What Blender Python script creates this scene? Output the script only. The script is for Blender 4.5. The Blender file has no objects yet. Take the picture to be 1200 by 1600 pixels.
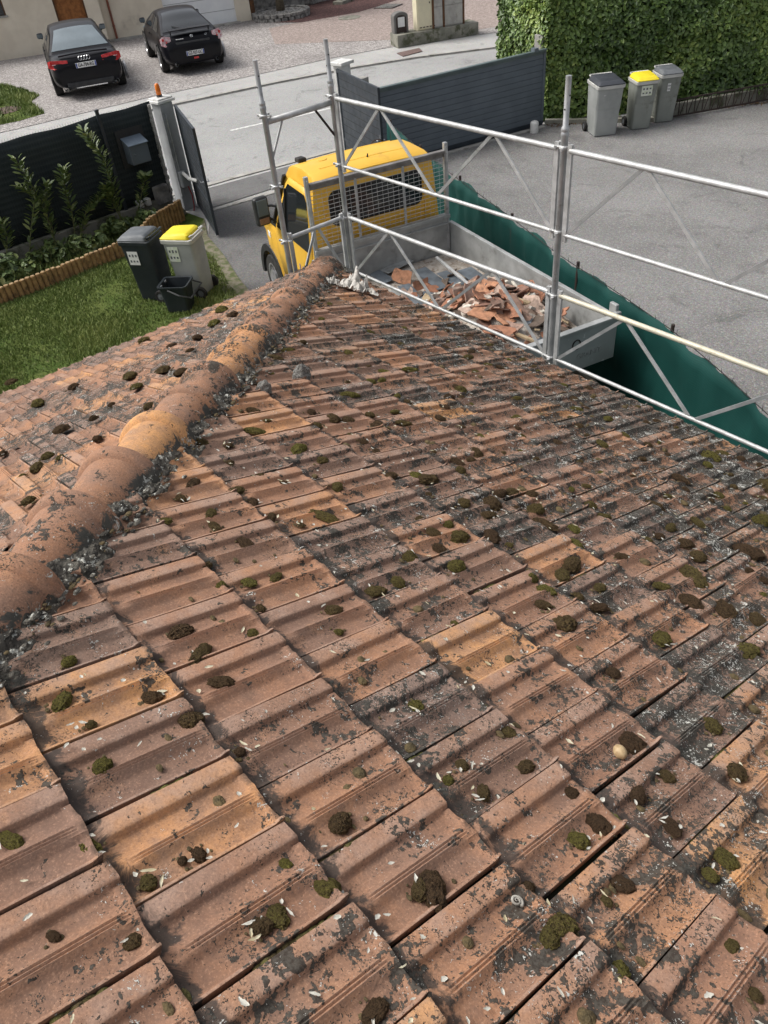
import bpy, bmesh, math, random
import numpy as np
from mathutils import Vector, Matrix
from mathutils import noise as mnoise

# ------------------------------------------------------------------ camera, world, sun, exposure
scene = bpy.context.scene
COL = scene.collection
F_PX = 1205.75
CAM = Vector((0.0, 0.0, 5.45))
MC = np.array([[0.646775, 0.461884, -0.606915], [0.758166, -0.475836, 0.44583], [-0.08287, -0.748494, -0.657943]])
def ray(px, py):
    return MC @ np.array([(px-600)/F_PX, (py-800)/F_PX, 1.0])
def P(px, py, z):
    d = ray(px, py)
    k = (z-CAM.z)/d[2]
    return Vector((d[0]*k, d[1]*k, z))
cam_data = bpy.data.cameras.new("camera")
cam = bpy.data.objects.new("camera", cam_data)
COL.objects.link(cam)
c0, c1, c2 = MC[:, 0], -MC[:, 1], -MC[:, 2]
cam.matrix_world = Matrix(((c0[0], c1[0], c2[0], CAM.x), (c0[1], c1[1], c2[1], CAM.y), (c0[2], c1[2], c2[2], CAM.z), (0, 0, 0, 1)))
cam_data.sensor_fit = 'VERTICAL'
cam_data.sensor_height = 24.0
cam_data.lens = 24.0*F_PX/1600.0
cam_data.clip_start = 0.05
cam_data.clip_end = 600.0
scene.camera = cam
scene.render.resolution_x, scene.render.resolution_y = 768, 1024

SUN_EL, SUN_AZ = math.radians(52), math.radians(222)      # direction towards the sun, azimuth from +X counter-clockwise
world = bpy.data.worlds.new("World")
scene.world = world
world.use_nodes = True
wn, wl = world.node_tree.nodes, world.node_tree.links
wn.clear()
sky = wn.new('ShaderNodeTexSky'); sky.sky_type = 'NISHITA'; sky.sun_disc = False
sky.sun_elevation = SUN_EL; sky.sun_rotation = math.pi/2 - SUN_AZ
sky.dust_density = 6.0; sky.air_density = 1.0; sky.ozone_density = 1.0
hs = wn.new('ShaderNodeHueSaturation'); hs.inputs['Saturation'].default_value = 0.30
bg = wn.new('ShaderNodeBackground'); bg.inputs['Strength'].default_value = 0.14
wo = wn.new('ShaderNodeOutputWorld')
wl.new(sky.outputs[0], hs.inputs['Color']); wl.new(hs.outputs[0], bg.inputs['Color']); wl.new(bg.outputs[0], wo.inputs['Surface'])
sun_data = bpy.data.lights.new("sun", 'SUN')
sun_data.energy = 1.9; sun_data.angle = math.radians(30); sun_data.color = (1.0, 0.965, 0.91)
sun = bpy.data.objects.new("sun", sun_data); COL.objects.link(sun)
sd = Vector((math.cos(SUN_EL)*math.cos(SUN_AZ), math.cos(SUN_EL)*math.sin(SUN_AZ), math.sin(SUN_EL)))
sun.rotation_euler = sd.to_track_quat('Z', 'Y').to_euler()
sun.location = (0, 0, 30)
scene.view_settings.view_transform = 'Standard'
scene.view_settings.look = 'None'
scene.view_settings.gamma = 1.0
scene.view_settings.exposure = 0.22
scene.view_settings.use_curve_mapping = False

R = random.Random(7)
NR = np.random.RandomState(11)
pi = math.pi

# ------------------------------------------------------------------ materials
class NT:
    def __init__(s, name, rough=0.8, metal=0.0, spec=0.4):
        s.m = bpy.data.materials.new(name); s.m.use_nodes = True
        s.n = s.m.node_tree.nodes; s.l = s.m.node_tree.links
        s.b = s.n['Principled BSDF']
        s.b.inputs['Roughness'].default_value = rough
        s.b.inputs['Metallic'].default_value = metal
        s.b.inputs['Specular IOR Level'].default_value = spec
        s.tc = s.n.new('ShaderNodeTexCoord').outputs['Object']
    def link(s, a, b): s.l.new(a, b)
    def noise(s, scale, detail=4.0, rough=0.55, dist=0.0, vec=None, out='Fac'):
        n = s.n.new('ShaderNodeTexNoise'); n.inputs['Scale'].default_value = scale
        n.inputs['Detail'].default_value = detail; n.inputs['Roughness'].default_value = rough
        n.inputs['Distortion'].default_value = dist
        s.l.new(vec or s.tc, n.inputs['Vector']); return n.outputs[out]
    def voro(s, scale, feature='F1', vec=None, rand=1.0, out='Distance'):
        n = s.n.new('ShaderNodeTexVoronoi'); n.feature = feature
        n.inputs['Scale'].default_value = scale; n.inputs['Randomness'].default_value = rand
        s.l.new(vec or s.tc, n.inputs['Vector']); return n.outputs[out]
    def ramp(s, fac, stops, interp='LINEAR'):
        n = s.n.new('ShaderNodeValToRGB'); r = n.color_ramp; r.interpolation = interp
        while len(r.elements) < len(stops): r.elements.new(0.5)
        for e, (p, c) in zip(r.elements, stops):
            e.position = p; e.color = (c, c, c, 1) if not hasattr(c, '__len__') else (*c, 1)
        s.l.new(fac, n.inputs['Fac']); return n.outputs['Color']
    def mix(s, fac, a, b, blend='MIX'):
        n = s.n.new('ShaderNodeMix'); n.data_type = 'RGBA'; n.blend_type = blend
        for sock, v in ((n.inputs[0], fac), (n.inputs[6], a), (n.inputs[7], b)):
            if hasattr(v, 'is_linked'): s.l.new(v, sock)
            elif hasattr(v, '__len__'): sock.default_value = (*v, 1)
            else: sock.default_value = v
        return n.outputs[2]
    def math(s, op, a, b=0.0, clamp=False, c=None):
        n = s.n.new('ShaderNodeMath'); n.operation = op; n.use_clamp = clamp
        for i, v in enumerate((a, b) if c is None else (a, b, c)):
            if hasattr(v, 'is_linked'): s.l.new(v, n.inputs[i])
            else: n.inputs[i].default_value = v
        return n.outputs[0]
    def maprange(s, v, a, b, c=0.0, d=1.0, smooth=True):
        n = s.n.new('ShaderNodeMapRange'); n.interpolation_type = 'SMOOTHSTEP' if smooth else 'LINEAR'
        s.l.new(v, n.inputs[0])
        for i, x in enumerate((a, b, c, d)):
            if hasattr(x, 'is_linked'): s.l.new(x, n.inputs[i+1])
            else: n.inputs[i+1].default_value = x
        return n.outputs[0]
    def attr(s, name):
        n = s.n.new('ShaderNodeAttribute'); n.attribute_name = name; return n
    def sep(s, col):
        n = s.n.new('ShaderNodeSeparateColor'); s.l.new(col, n.inputs[0]); return n.outputs
    def sepxyz(s, v):
        n = s.n.new('ShaderNodeSeparateXYZ'); s.l.new(v, n.inputs[0]); return n.outputs
    def mapping(s, scale=(1, 1, 1), rot=(0, 0, 0), vec=None):
        n = s.n.new('ShaderNodeMapping'); n.inputs['Scale'].default_value = scale; n.inputs['Rotation'].default_value = rot
        s.l.new(vec or s.tc, n.inputs['Vector']); return n.outputs[0]
    def color(s, c):
        if hasattr(c, 'is_linked'): s.l.new(c, s.b.inputs['Base Color'])
        else: s.b.inputs['Base Color'].default_value = (*c, 1)
    def rough(s, c): s.l.new(c, s.b.inputs['Roughness'])
    def bump(s, h, strength=0.5, dist=0.01):
        n = s.n.new('ShaderNodeBump'); n.inputs['Strength'].default_value = strength; n.inputs['Distance'].default_value = dist
        s.l.new(h, n.inputs['Height']); s.l.new(n.outputs[0], s.b.inputs['Normal'])

MATS = {}
def pm(name, c1, c2=None, scale=6.0, rough=0.7, metal=0.0, bump=0.0, bscale=None, bdist=0.004, spec=0.4, lo=0.35, hi=0.65, detail=5, dirt=None, dscale=3.0, damt=(0.55, 0.7)):
    if name in MATS: return MATS[name]
    t = NT(name, rough, metal, spec)
    c2 = c2 or tuple(x*0.75 for x in c1)
    n = t.noise(scale, detail)
    col = t.mix(t.maprange(n, lo, hi), c1, c2)
    if dirt:
        dn = t.noise(dscale, 6, 0.65)
        col = t.mix(t.maprange(dn, *damt), col, dirt)
    t.color(col)
    t.rough(t.maprange(t.noise(scale*2.3, 3), 0.3, 0.7, max(0.03, rough-0.07), min(1, rough+0.09)))
    if bump: t.bump(t.noise(bscale or scale*6, 4), bump, bdist)
    MATS[name] = t.m
    return t.m

def mat_asphalt(name, base, dark, speck, lowf=0.5, sp=0.6):
    t = NT(name, 0.9, 0, 0.3)
    a = t.maprange(t.noise(lowf, 6, 0.6), 0.3, 0.7)
    col = t.mix(a, base, dark)
    fine = t.noise(75, 3, 0.7)
    mid = t.noise(26, 4, 0.8)
    col = t.mix(t.maprange(mid, 0.52, 0.68, 0, sp*0.75), col, speck)
    col = t.mix(t.maprange(mid, 0.46, 0.34, 0, 0.5), col, tuple(x*0.45 for x in dark))
    col = t.mix(t.maprange(fine, 0.5, 0.75, 0, sp), col, speck)
    col = t.mix(t.maprange(fine, 0.46, 0.3, 0, 0.55), col, tuple(x*0.35 for x in dark))
    st = t.noise(1.3, 6, 0.75, 1.0)
    col = t.mix(t.maprange(st, 0.54, 0.68, 0, 0.5), col, tuple(x*0.5 for x in dark))
    vo = t.voro(120, out='Color')
    col = t.mix(0.22, col, vo, 'OVERLAY')
    t.color(col)
    t.bump(fine, 0.6, 0.006)
    MATS[name] = t.m; return t.m

def mat_gravel(name, c1, c2, c3, scale=28):
    t = NT(name, 0.9, 0, 0.3)
    w = t.sep(t.voro(scale, out='Color'))
    col = t.ramp(w[0], [(0.0, c2), (0.35, c1), (0.7, c3), (1.0, tuple(min(1, x*1.35) for x in c1))])
    d = t.voro(scale)
    col = t.mix(t.maprange(d, 0.35, 0.8, 0, 0.65), col, tuple(x*0.35 for x in c2))
    lf = t.noise(0.6, 5, 0.6)
    col = t.mix(t.maprange(lf, 0.45, 0.7, 0, 0.5), col, c2)
    mf = t.noise(9, 5, 0.75)
    col = t.mix(t.maprange(mf, 0.4, 0.62, 0.6, 0), col, tuple(x*0.45 for x in c2))
    t.color(col); t.bump(d, 0.8, 0.02)
    MATS[name] = t.m; return t.m

M_ASPH = mat_asphalt('asphalt_yard', (0.225, 0.221, 0.214), (0.148, 0.145, 0.14), (0.43, 0.42, 0.40), 0.45, 0.75)
M_DRIVE = mat_asphalt('asphalt_drive', (0.16, 0.157, 0.152), (0.12, 0.118, 0.115), (0.30, 0.29, 0.28), 0.8)
M_ROAD = mat_asphalt('asphalt_road', (0.35, 0.35, 0.345), (0.285, 0.285, 0.28), (0.50, 0.495, 0.485), 0.35)
M_WALK = mat_asphalt('asphalt_pavement', (0.43, 0.425, 0.41), (0.36, 0.355, 0.345), (0.53, 0.52, 0.50), 0.6, 0.4)
M_WALKD = mat_asphalt('asphalt_patch', (0.17, 0.168, 0.165), (0.13, 0.13, 0.128), (0.26, 0.25, 0.24), 0.9, 0.4)
M_GRAV = mat_gravel('gravel_pale', (0.54, 0.51, 0.495), (0.27, 0.245, 0.235), (0.64, 0.60, 0.565), 34)
M_GRAV2 = mat_gravel('gravel_sand', (0.47, 0.385, 0.35), (0.36, 0.29, 0.26), (0.54, 0.46, 0.42), 40)
M_GRAVR = mat_gravel('gravel_red', (0.145, 0.075, 0.07), (0.075, 0.04, 0.038), (0.2, 0.11, 0.10), 22)
M_CONC = pm('concrete', (0.42, 0.41, 0.38), (0.3, 0.29, 0.27), 3, 0.9, 0, 0.4, 40, dirt=(0.16, 0.155, 0.13), dscale=2.5)
M_CONCD = pm('concrete_mossy', (0.27, 0.26, 0.22), (0.17, 0.17, 0.14), 4, 0.95, 0, 0.5, 40, dirt=(0.08, 0.085, 0.05), dscale=3, damt=(0.5, 0.65))
M_PAINTW = pm('road_paint', (0.72, 0.72, 0.70), (0.5, 0.5, 0.48), 14, 0.8)
M_RENDER = pm('cream_render', (0.74, 0.67, 0.55), (0.66, 0.59, 0.48), 1.6, 0.95, 0, 0.5, 60, 0.004, dirt=(0.40, 0.35, 0.28), dscale=1.1, damt=(0.55, 0.8))
M_DOORW = pm('oak_door', (0.33, 0.13, 0.035), (0.22, 0.08, 0.02), 8, 0.55)
M_GARAGE = pm('garage_white', (0.84, 0.86, 0.87), (0.78, 0.80, 0.82), 2, 0.5)
M_PIPE = pm('downpipe_brown', (0.25, 0.085, 0.05), (0.17, 0.06, 0.04), 5, 0.5)
M_WOODB = pm('brown_post', (0.13, 0.06, 0.025), (0.08, 0.04, 0.02), 9, 0.8, 0, 0.3)
M_STONE = pm('stone_wall', (0.33, 0.32, 0.30), (0.15, 0.145, 0.14), 5, 0.95, 0, 0.9, 9, 0.05)
M_STEEL = pm('galvanised', (0.50, 0.51, 0.52), (0.36, 0.375, 0.385), 9, 0.42, 0.55, 0.15, 60, 0.001, dirt=(0.28, 0.28, 0.27), dscale=14, damt=(0.58, 0.72))
M_STEELW = pm('galvanised_pale', (0.54, 0.545, 0.545), (0.40, 0.405, 0.40), 12, 0.5, 0.35, 0.1, 60, 0.001, dirt=(0.40, 0.385, 0.34), dscale=16, damt=(0.6, 0.75))
M_STEELY = pm('galvanised_yellowed', (0.60, 0.565, 0.44), (0.52, 0.50, 0.42), 8, 0.55, 0.25, 0.1, 60, 0.001, dirt=(0.40, 0.36, 0.26), dscale=16)
M_SLATE = pm('slate_blue_metal', (0.125, 0.15, 0.175), (0.105, 0.128, 0.15), 2, 0.42, 0.1)
M_SLATEC = pm('slate_rail_green', (0.105, 0.14, 0.14), (0.085, 0.115, 0.118), 3, 0.4, 0.1)
M_ANTH = pm('anthracite_metal', (0.035, 0.044, 0.055), (0.026, 0.033, 0.042), 3, 0.42, 0.1)
M_RUBBER = pm('black_rubber', (0.02, 0.02, 0.02), (0.035, 0.033, 0.03), 10, 0.85)
M_BLKPL = pm('black_plastic', (0.022, 0.023, 0.025), (0.035, 0.036, 0.038), 6, 0.5)
M_IRON = pm('dark_iron', (0.03, 0.022, 0.02), (0.05, 0.033, 0.027), 9, 0.7)
M_WHITEP = pm('white_plastic', (0.70, 0.70, 0.68), (0.58, 0.58, 0.56), 4, 0.5, dirt=(0.4, 0.4, 0.37), dscale=6)
M_PILLAR = pm('grey_pillar', (0.36, 0.375, 0.385), (0.30, 0.31, 0.32), 3, 0.8, 0, 0.2)
def mat_glass(name, c=(0.012, 0.014, 0.016), r=0.06):
    t = NT(name, r, 0, 0.6); t.color(t.mix(t.noise(3), c, tuple(x*1.8 for x in c))); MATS[name] = t.m; return t.m
M_GLASS = mat_glass('dark_glass')
M_GLASSB = mat_glass('painted_sky_glass', (0.11, 0.135, 0.15), 0.04)  # pale blue-grey base colour paints in the reflected sky
def mat_carpaint(name, c):
    t = NT(name, 0.30, 0.0, 0.12); t.color(t.mix(t.noise(2), c, tuple(x*1.5 for x in c)))
    t.b.inputs['Coat Weight'].default_value = 0.16; t.b.inputs['Coat Roughness'].default_value = 0.05
    MATS[name] = t.m; return t.m
M_CARBLK = mat_carpaint('black_car_paint', (0.006, 0.006, 0.008))
M_YEL = pm('yellow_truck_paint', (0.78, 0.47, 0.065), (0.73, 0.42, 0.05), 2, 0.38, 0, 0, dirt=(0.50, 0.29, 0.06), dscale=2.5, damt=(0.58, 0.85))
M_RED = pm('red_lens', (0.42, 0.012, 0.015), (0.55, 0.05, 0.05), 14, 0.15)
M_PINKL = pm('clear_lens', (0.42, 0.2, 0.22), (0.62, 0.52, 0.54), 22, 0.15)
M_CHROME = pm('chrome', (0.75, 0.76, 0.78), (0.55, 0.56, 0.58), 9, 0.2, 0.9)
M_ALLOY = pm('alloy_wheel', (0.5, 0.5, 0.51), (0.36, 0.36, 0.37), 9, 0.35, 0.6)
M_PLATE = pm('plate_white', (0.75, 0.75, 0.74), (0.68, 0.68, 0.67), 9, 0.5)
M_PLATEB = pm('plate_blue', (0.03, 0.07, 0.35), None, 9, 0.5)
M_TEXTB = pm('ink_black', (0.01, 0.01, 0.01), (0.02, 0.02, 0.02), 9, 0.6)
M_AMBER = pm('amber_lens', (0.75, 0.20, 0.01), (0.6, 0.13, 0.01), 9, 0.25)
M_GREYBIN = pm('grey_bin_plastic', (0.37, 0.385, 0.375), (0.30, 0.315, 0.305), 2.4, 0.55, dirt=(0.23, 0.235, 0.22), dscale=3.5, damt=(0.58, 0.8))
M_GREYBIN2 = pm('olive_grey_bin_plastic', (0.27, 0.285, 0.26), (0.22, 0.235, 0.215), 2.4, 0.55, dirt=(0.17, 0.175, 0.155), dscale=3.5)
M_RIMPL = pm('pale_bin_rim', (0.56, 0.56, 0.53), (0.45, 0.45, 0.43), 3, 0.55)
M_YELLID = pm('yellow_lid', (0.80, 0.66, 0.03), (0.74, 0.60, 0.03), 3, 0.5)
M_DKLID = pm('dark_lid', (0.035, 0.04, 0.05), (0.05, 0.055, 0.065), 3, 0.5)
M_GRLID = pm('grey_lid', (0.10, 0.11, 0.12), (0.14, 0.15, 0.16), 4, 0.55)
M_BLKBIN = pm('black_bin_plastic', (0.016, 0.022, 0.027), (0.024, 0.03, 0.034), 3, 0.5)
M_LOG = pm('log_wood', (0.40, 0.24, 0.105), (0.27, 0.155, 0.065), 14, 0.85, 0, 0.4, 40, dirt=(0.12, 0.07, 0.035), dscale=6, damt=(0.52, 0.7))
M_LOGTOP = pm('log_end_grain', (0.46, 0.33, 0.19), (0.33, 0.22, 0.12), 20, 0.9)
M_SOIL = pm('garden_soil', (0.10, 0.085, 0.055), (0.05, 0.05, 0.028), 7, 1.0, 0, 1.0, 25, 0.03)
M_BARK = pm('bark', (0.12, 0.10, 0.07), (0.07, 0.055, 0.04), 20, 0.95, 0, 0.6)
M_BARKG = pm('green_stem', (0.15, 0.17, 0.06), (0.10, 0.10, 0.045), 20, 0.8)
M_WOOD = pm('old_batten', (0.36, 0.28, 0.18), (0.24, 0.18, 0.11), 15, 0.9, 0, 0.3)
M_WHITEWOOD = pm('pale_wood', (0.60, 0.57, 0.50), (0.42, 0.39, 0.33), 12, 0.9)
M_ZINC = pm('zinc_sheet', (0.21, 0.24, 0.27), (0.13, 0.15, 0.17), 6, 0.45, 0.5)
M_TRUCKBED = pm('galvanised_bed', (0.44, 0.45, 0.445), (0.31, 0.32, 0.315), 3.0, 0.5, 0.35, 0.3, 18, 0.01, dirt=(0.20, 0.20, 0.19), dscale=4.5, damt=(0.52, 0.75))
M_TAIL = pm('tailgate_flaking', (0.36, 0.39, 0.385), (0.30, 0.325, 0.32), 3, 0.55, 0.2, 0, dirt=(0.55, 0.57, 0.56), dscale=7, damt=(0.62, 0.66))
M_DUST = pm('rubble_dust', (0.46, 0.42, 0.37), (0.33, 0.29, 0.25), 9, 1.0, 0, 0.9, 30, 0.02, dirt=(0.24, 0.19, 0.15), dscale=11, damt=(0.5, 0.62))
M_CLOTH = pm('torn_membrane', (0.62, 0.60, 0.56), (0.46, 0.44, 0.40), 10, 0.9, 0, 0.6, 30, 0.01, dirt=(0.28, 0.26, 0.23), dscale=12)
M_MORT = pm('mortar_lichen', (0.05, 0.045, 0.038), (0.13, 0.12, 0.10), 22, 1.0, 0, 1.0, 90, 0.012, lo=0.42, hi=0.6, dirt=(0.50, 0.50, 0.45), dscale=38, damt=(0.57, 0.62))
M_STUFFW = pm('husk_white', (0.60, 0.58, 0.51), (0.42, 0.40, 0.34), 30, 0.8)
M_STUFFY = pm('husk_straw', (0.42, 0.36, 0.22), (0.60, 0.56, 0.42), 30, 0.8)

def mat_leaf(name, c1, c2, c3, rough=0.42):
    t = NT(name, rough, 0, 0.45)
    a = t.attr('rnd')
    col = t.ramp(a.outputs['Fac'], [(0.0, c1), (0.5, c2), (1.0, c3)])
    t.color(col)
    t.b.inputs['Subsurface Weight'].default_value = 0.0
    MATS[name] = t.m; return t.m
M_HEDGE = mat_leaf('hedge_leaves', (0.045, 0.085, 0.022), (0.13, 0.205, 0.048), (0.33, 0.40, 0.10))
M_LAUREL = mat_leaf('laurel_leaves', (0.05, 0.08, 0.03), (0.12, 0.17, 0.055), (0.28, 0.31, 0.12))
M_GRASS = mat_leaf('grass_blades', (0.07, 0.105, 0.025), (0.15, 0.205, 0.05), (0.31, 0.34, 0.12), 0.6)
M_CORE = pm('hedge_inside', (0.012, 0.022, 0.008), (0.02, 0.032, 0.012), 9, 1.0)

def mat_lawn():
    t = NT('lawn_ground', 1.0, 0, 0.1)
    n = t.noise(1.3, 6, 0.65)
    col = t.mix(t.maprange(n, 0.35, 0.65), (0.08, 0.125, 0.03), (0.13, 0.165, 0.045))
    n2 = t.noise(14, 6, 0.7)
    col = t.mix(t.maprange(n2, 0.5, 0.72), col, (0.17, 0.19, 0.07))
    n3 = t.noise(2.1, 6, 0.75, 0.6)
    col = t.mix(t.maprange(n3, 0.60, 0.72), col, (0.15, 0.125, 0.085))
    t.color(col); t.bump(t.noise(60, 3, 0.8), 1.0, 0.03)
    return t.m
M_LAWN = mat_lawn()

def mat_net():
    t = NT('green_net', 0.75, 0, 0.3)
    v = t.mapping((1, 1, 1))
    x, y, z = t.sepxyz(t.tc)
    wv = t.n.new('ShaderNodeTexWave'); wv.bands_direction = 'Z'; wv.inputs['Scale'].default_value = 13; wv.inputs['Distortion'].default_value = 1.2; wv.inputs['Detail'].default_value = 2
    t.link(t.tc, wv.inputs['Vector'])
    col = t.mix(wv.outputs['Fac'], (0.002, 0.042, 0.036), (0.003, 0.058, 0.049))
    col = t.mix(t.maprange(t.noise(1.5, 5), 0.4, 0.7, 0, 0.5), col, (0.002, 0.032, 0.029))
    t.color(col); t.bump(wv.outputs['Fac'], 0.2, 0.003)
    return t.m
M_NET = mat_net()
def mat_screen():
    t = NT('privacy_screen', 0.8, 0, 0.25)
    wv = t.n.new('ShaderNodeTexWave'); wv.bands_direction = 'Z'; wv.inputs['Scale'].default_value = 3.2; wv.inputs['Distortion'].default_value = 0.3
    t.link(t.tc, wv.inputs['Vector'])
    col = t.mix(wv.outputs['Fac'], (0.026, 0.034, 0.037), (0.042, 0.052, 0.056))
    col = t.mix(t.maprange(t.noise(1.1, 5), 0.4, 0.65, 0, 0.6), col, (0.020, 0.026, 0.029))
    t.color(col)
    return t.m
M_SCREEN = mat_screen()

def mat_tiles(name, ridge=False, extra=0.0):
    t = NT(name, 0.86, 0, 0.25)
    a = t.attr('tile')
    r1, r2, vv = t.sep(a.outputs['Color'])[:3]
    al = a.outputs['Alpha']
    base = t.ramp(r1, [(0.0, (0.20, 0.12, 0.085)), (0.2, (0.32, 0.17, 0.105)), (0.45, (0.46, 0.23, 0.118)), (0.68, (0.34, 0.178, 0.108)), (0.86, (0.54, 0.27, 0.125)), (1.0, (0.66, 0.34, 0.135))])
    base = t.mix(t.maprange(r2, 0.60, 1.0, 0, 0.9), base, (0.19, 0.145, 0.125))
    # firing flush and weathering bloom
    n1 = t.noise(5.5, 5, 0.6, 0.4)
    base = t.mix(t.maprange(n1, 0.38, 0.68, 0, 0.6), base, (0.225, 0.155, 0.125))
    n1b = t.noise(9.0, 5, 0.6, 0.2)
    base = t.mix(t.maprange(n1b, 0.56, 0.72, 0, 0.55), base, (0.50, 0.27, 0.15))
    n2 = t.noise(60, 4, 0.7)
    base = t.mix(t.maprange(n2, 0.35, 0.7, 0, 0.35), base, (0.20, 0.13, 0.10))
    # streaks along the fall of the tile
    pos = t.sepxyz(t.tc)
    dens = t.math('ADD', t.math('MULTIPLY', pos[1], 0.060 if not ridge else 0.0), t.math('MULTIPLY', pos[0], 0.036 if not ridge else -0.030))
    dens = t.math('ADD', dens, extra if not ridge else 0.13)
    big = t.noise(0.9, 3, 0.5)
    dens = t.math('ADD', dens, t.math('MULTIPLY', t.math('SUBTRACT', big, 0.5), 0.28))
    dens = t.math('ADD', dens, t.math('MULTIPLY', t.math('SUBTRACT', r2, 0.5), 0.12))
    if not ridge:
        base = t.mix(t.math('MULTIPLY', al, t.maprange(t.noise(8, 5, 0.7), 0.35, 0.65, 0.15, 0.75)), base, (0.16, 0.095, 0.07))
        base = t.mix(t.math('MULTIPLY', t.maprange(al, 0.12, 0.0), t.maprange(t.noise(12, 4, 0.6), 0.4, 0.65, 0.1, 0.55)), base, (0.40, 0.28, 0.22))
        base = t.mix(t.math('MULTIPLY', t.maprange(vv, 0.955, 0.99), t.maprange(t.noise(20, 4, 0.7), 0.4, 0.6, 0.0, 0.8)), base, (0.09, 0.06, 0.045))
    sal = t.noise(170, 3, 0.75)
    base = t.mix(t.maprange(sal, 0.50, 0.68, 0, 0.45), base, (0.13, 0.085, 0.065))
    base = t.mix(t.maprange(sal, 0.46, 0.34, 0, 0.30), base, (0.62, 0.38, 0.25))
    # grime collecting just below the course above
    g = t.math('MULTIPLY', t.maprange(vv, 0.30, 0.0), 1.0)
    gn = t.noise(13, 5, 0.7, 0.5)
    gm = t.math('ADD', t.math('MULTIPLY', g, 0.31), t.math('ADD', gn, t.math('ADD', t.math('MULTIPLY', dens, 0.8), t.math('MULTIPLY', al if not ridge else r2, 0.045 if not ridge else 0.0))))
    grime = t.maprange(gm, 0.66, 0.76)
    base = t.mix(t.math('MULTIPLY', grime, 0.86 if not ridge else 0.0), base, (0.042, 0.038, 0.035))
    # black lichen in ragged rounded colonies
    wob = t.mix(0.10, t.tc, t.noise(30, 4, 0.6, out='Color'), 'LINEAR_LIGHT')
    v1 = t.voro(17, vec=wob)
    clump = t.noise(6.5, 5, 0.65, 0.6)
    th = t.math('ADD', t.math('MULTIPLY', t.math('SUBTRACT', clump, 0.47), 2.3), t.math('ADD', t.math('MULTIPLY', dens, 2.3), 0.15 if not ridge else 0.17))
    th = t.math('ADD', th, t.math('MULTIPLY', t.math('SUBTRACT', t.noise(70, 4, 0.7), 0.5), 0.5))
    blk = t.maprange(t.math('SUBTRACT', th, v1), -0.02, 0.06)
    v1b = t.voro(48, vec=wob)
    th2 = t.math('ADD', t.math('MULTIPLY', t.math('SUBTRACT', t.noise(9, 4, 0.6), 0.5), 1.5), t.math('ADD', t.math('MULTIPLY', dens, 1.8), 0.18))
    blk2 = t.maprange(t.math('SUBTRACT', th2, v1b), -0.02, 0.05)
    blk = t.math('MAXIMUM', blk, blk2)
    lc = t.mix(t.maprange(t.noise(120, 3, 0.7), 0.35, 0.65), (0.026, 0.025, 0.022), (0.072, 0.070, 0.060))
    base = t.mix(t.math('MULTIPLY', blk, 0.93), base, lc)
    # white crustose lichen
    v2 = t.voro(40, vec=wob)
    wc = t.noise(13, 4, 0.7, 0.3)
    th3 = t.math('ADD', t.math('MULTIPLY', t.math('SUBTRACT', wc, 0.60), 2.3), t.math('ADD', t.math('MULTIPLY', dens, 1.25), 0.155))
    th3 = t.math('ADD', th3, t.math('MULTIPLY', t.math('SUBTRACT', t.noise(110, 3, 0.7), 0.5), 0.6))
    wh = t.maprange(t.math('SUBTRACT', th3, v2), -0.03, 0.03)
    v3 = t.sep(t.voro(85, vec=wob, out='Color'))
    v3d = t.voro(85, vec=wob)
    sp = t.math('MULTIPLY', t.math('GREATER_THAN', t.math('ADD', v3[0], t.math('MULTIPLY', dens, 0.5)), 0.985), t.maprange(v3d, 0.42, 0.30))
    wh = t.math('MAXIMUM', wh, sp)
    base = t.mix(wh, base, t.mix(t.noise(60), (0.50, 0.50, 0.46), (0.66, 0.65, 0.60)))
    v4 = t.voro(15, vec=wob)
    th4 = t.math('ADD', t.math('MULTIPLY', t.math('SUBTRACT', t.noise(5.5, 5, 0.75, 0.3), 0.595), 2.7), t.math('ADD', t.math('MULTIPLY', dens, 0.9), t.math('MULTIPLY', t.math('SUBTRACT', t.noise(75, 4, 0.8), 0.5), 1.1)))
    wh4 = t.maprange(t.math('SUBTRACT', th4, v4), -0.02, 0.03)
    wh = t.math('MAXIMUM', wh, wh4)
    base = t.mix(wh4, base, (0.60, 0.60, 0.55))
    if ridge:
        fl = t.maprange(a.outputs['Alpha'], 0.60, 0.85)
        mm = t.math('ADD', fl, t.math('MULTIPLY', t.math('SUBTRACT', t.noise(9, 5, 0.75, 0.6), 0.5), 3.2))
        base = t.mix(t.maprange(mm, 0.78, 1.02), base, t.mix(t.noise(40, 4, 0.7), (0.035, 0.034, 0.03), (0.12, 0.115, 0.10)))
        mw = t.math('ADD', fl, t.math('MULTIPLY', t.math('SUBTRACT', t.noise(26, 5, 0.8, 0.6), 0.5), 3.4))
        base = t.mix(t.maprange(mw, 1.22, 1.32), base, (0.52, 0.52, 0.47))
    t.color(base)
    h = t.math('ADD', t.math('MULTIPLY', n2, 0.5), t.math('ADD', t.math('MULTIPLY', blk, 0.5), t.math('MULTIPLY', wh, 0.7)))
    h = t.math('ADD', h, t.math('MULTIPLY', t.noise(17, 3, 0.5), 0.8))
    h = t.math('ADD', h, t.math('MULTIPLY', sal, 0.35))
    t.bump(h, 0.8, 0.0032)
    return t.m
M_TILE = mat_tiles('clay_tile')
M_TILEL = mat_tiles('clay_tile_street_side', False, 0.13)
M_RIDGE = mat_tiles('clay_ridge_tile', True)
M_MOSSC = pm('moss_crumb', (0.13, 0.095, 0.045), (0.065, 0.05, 0.025), 60, 1.0, 0, 1.0, 300, 0.003)
M_UNDER = pm('roof_underlay', (0.018, 0.016, 0.013), (0.03, 0.035, 0.015), 12, 1.0)

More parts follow.
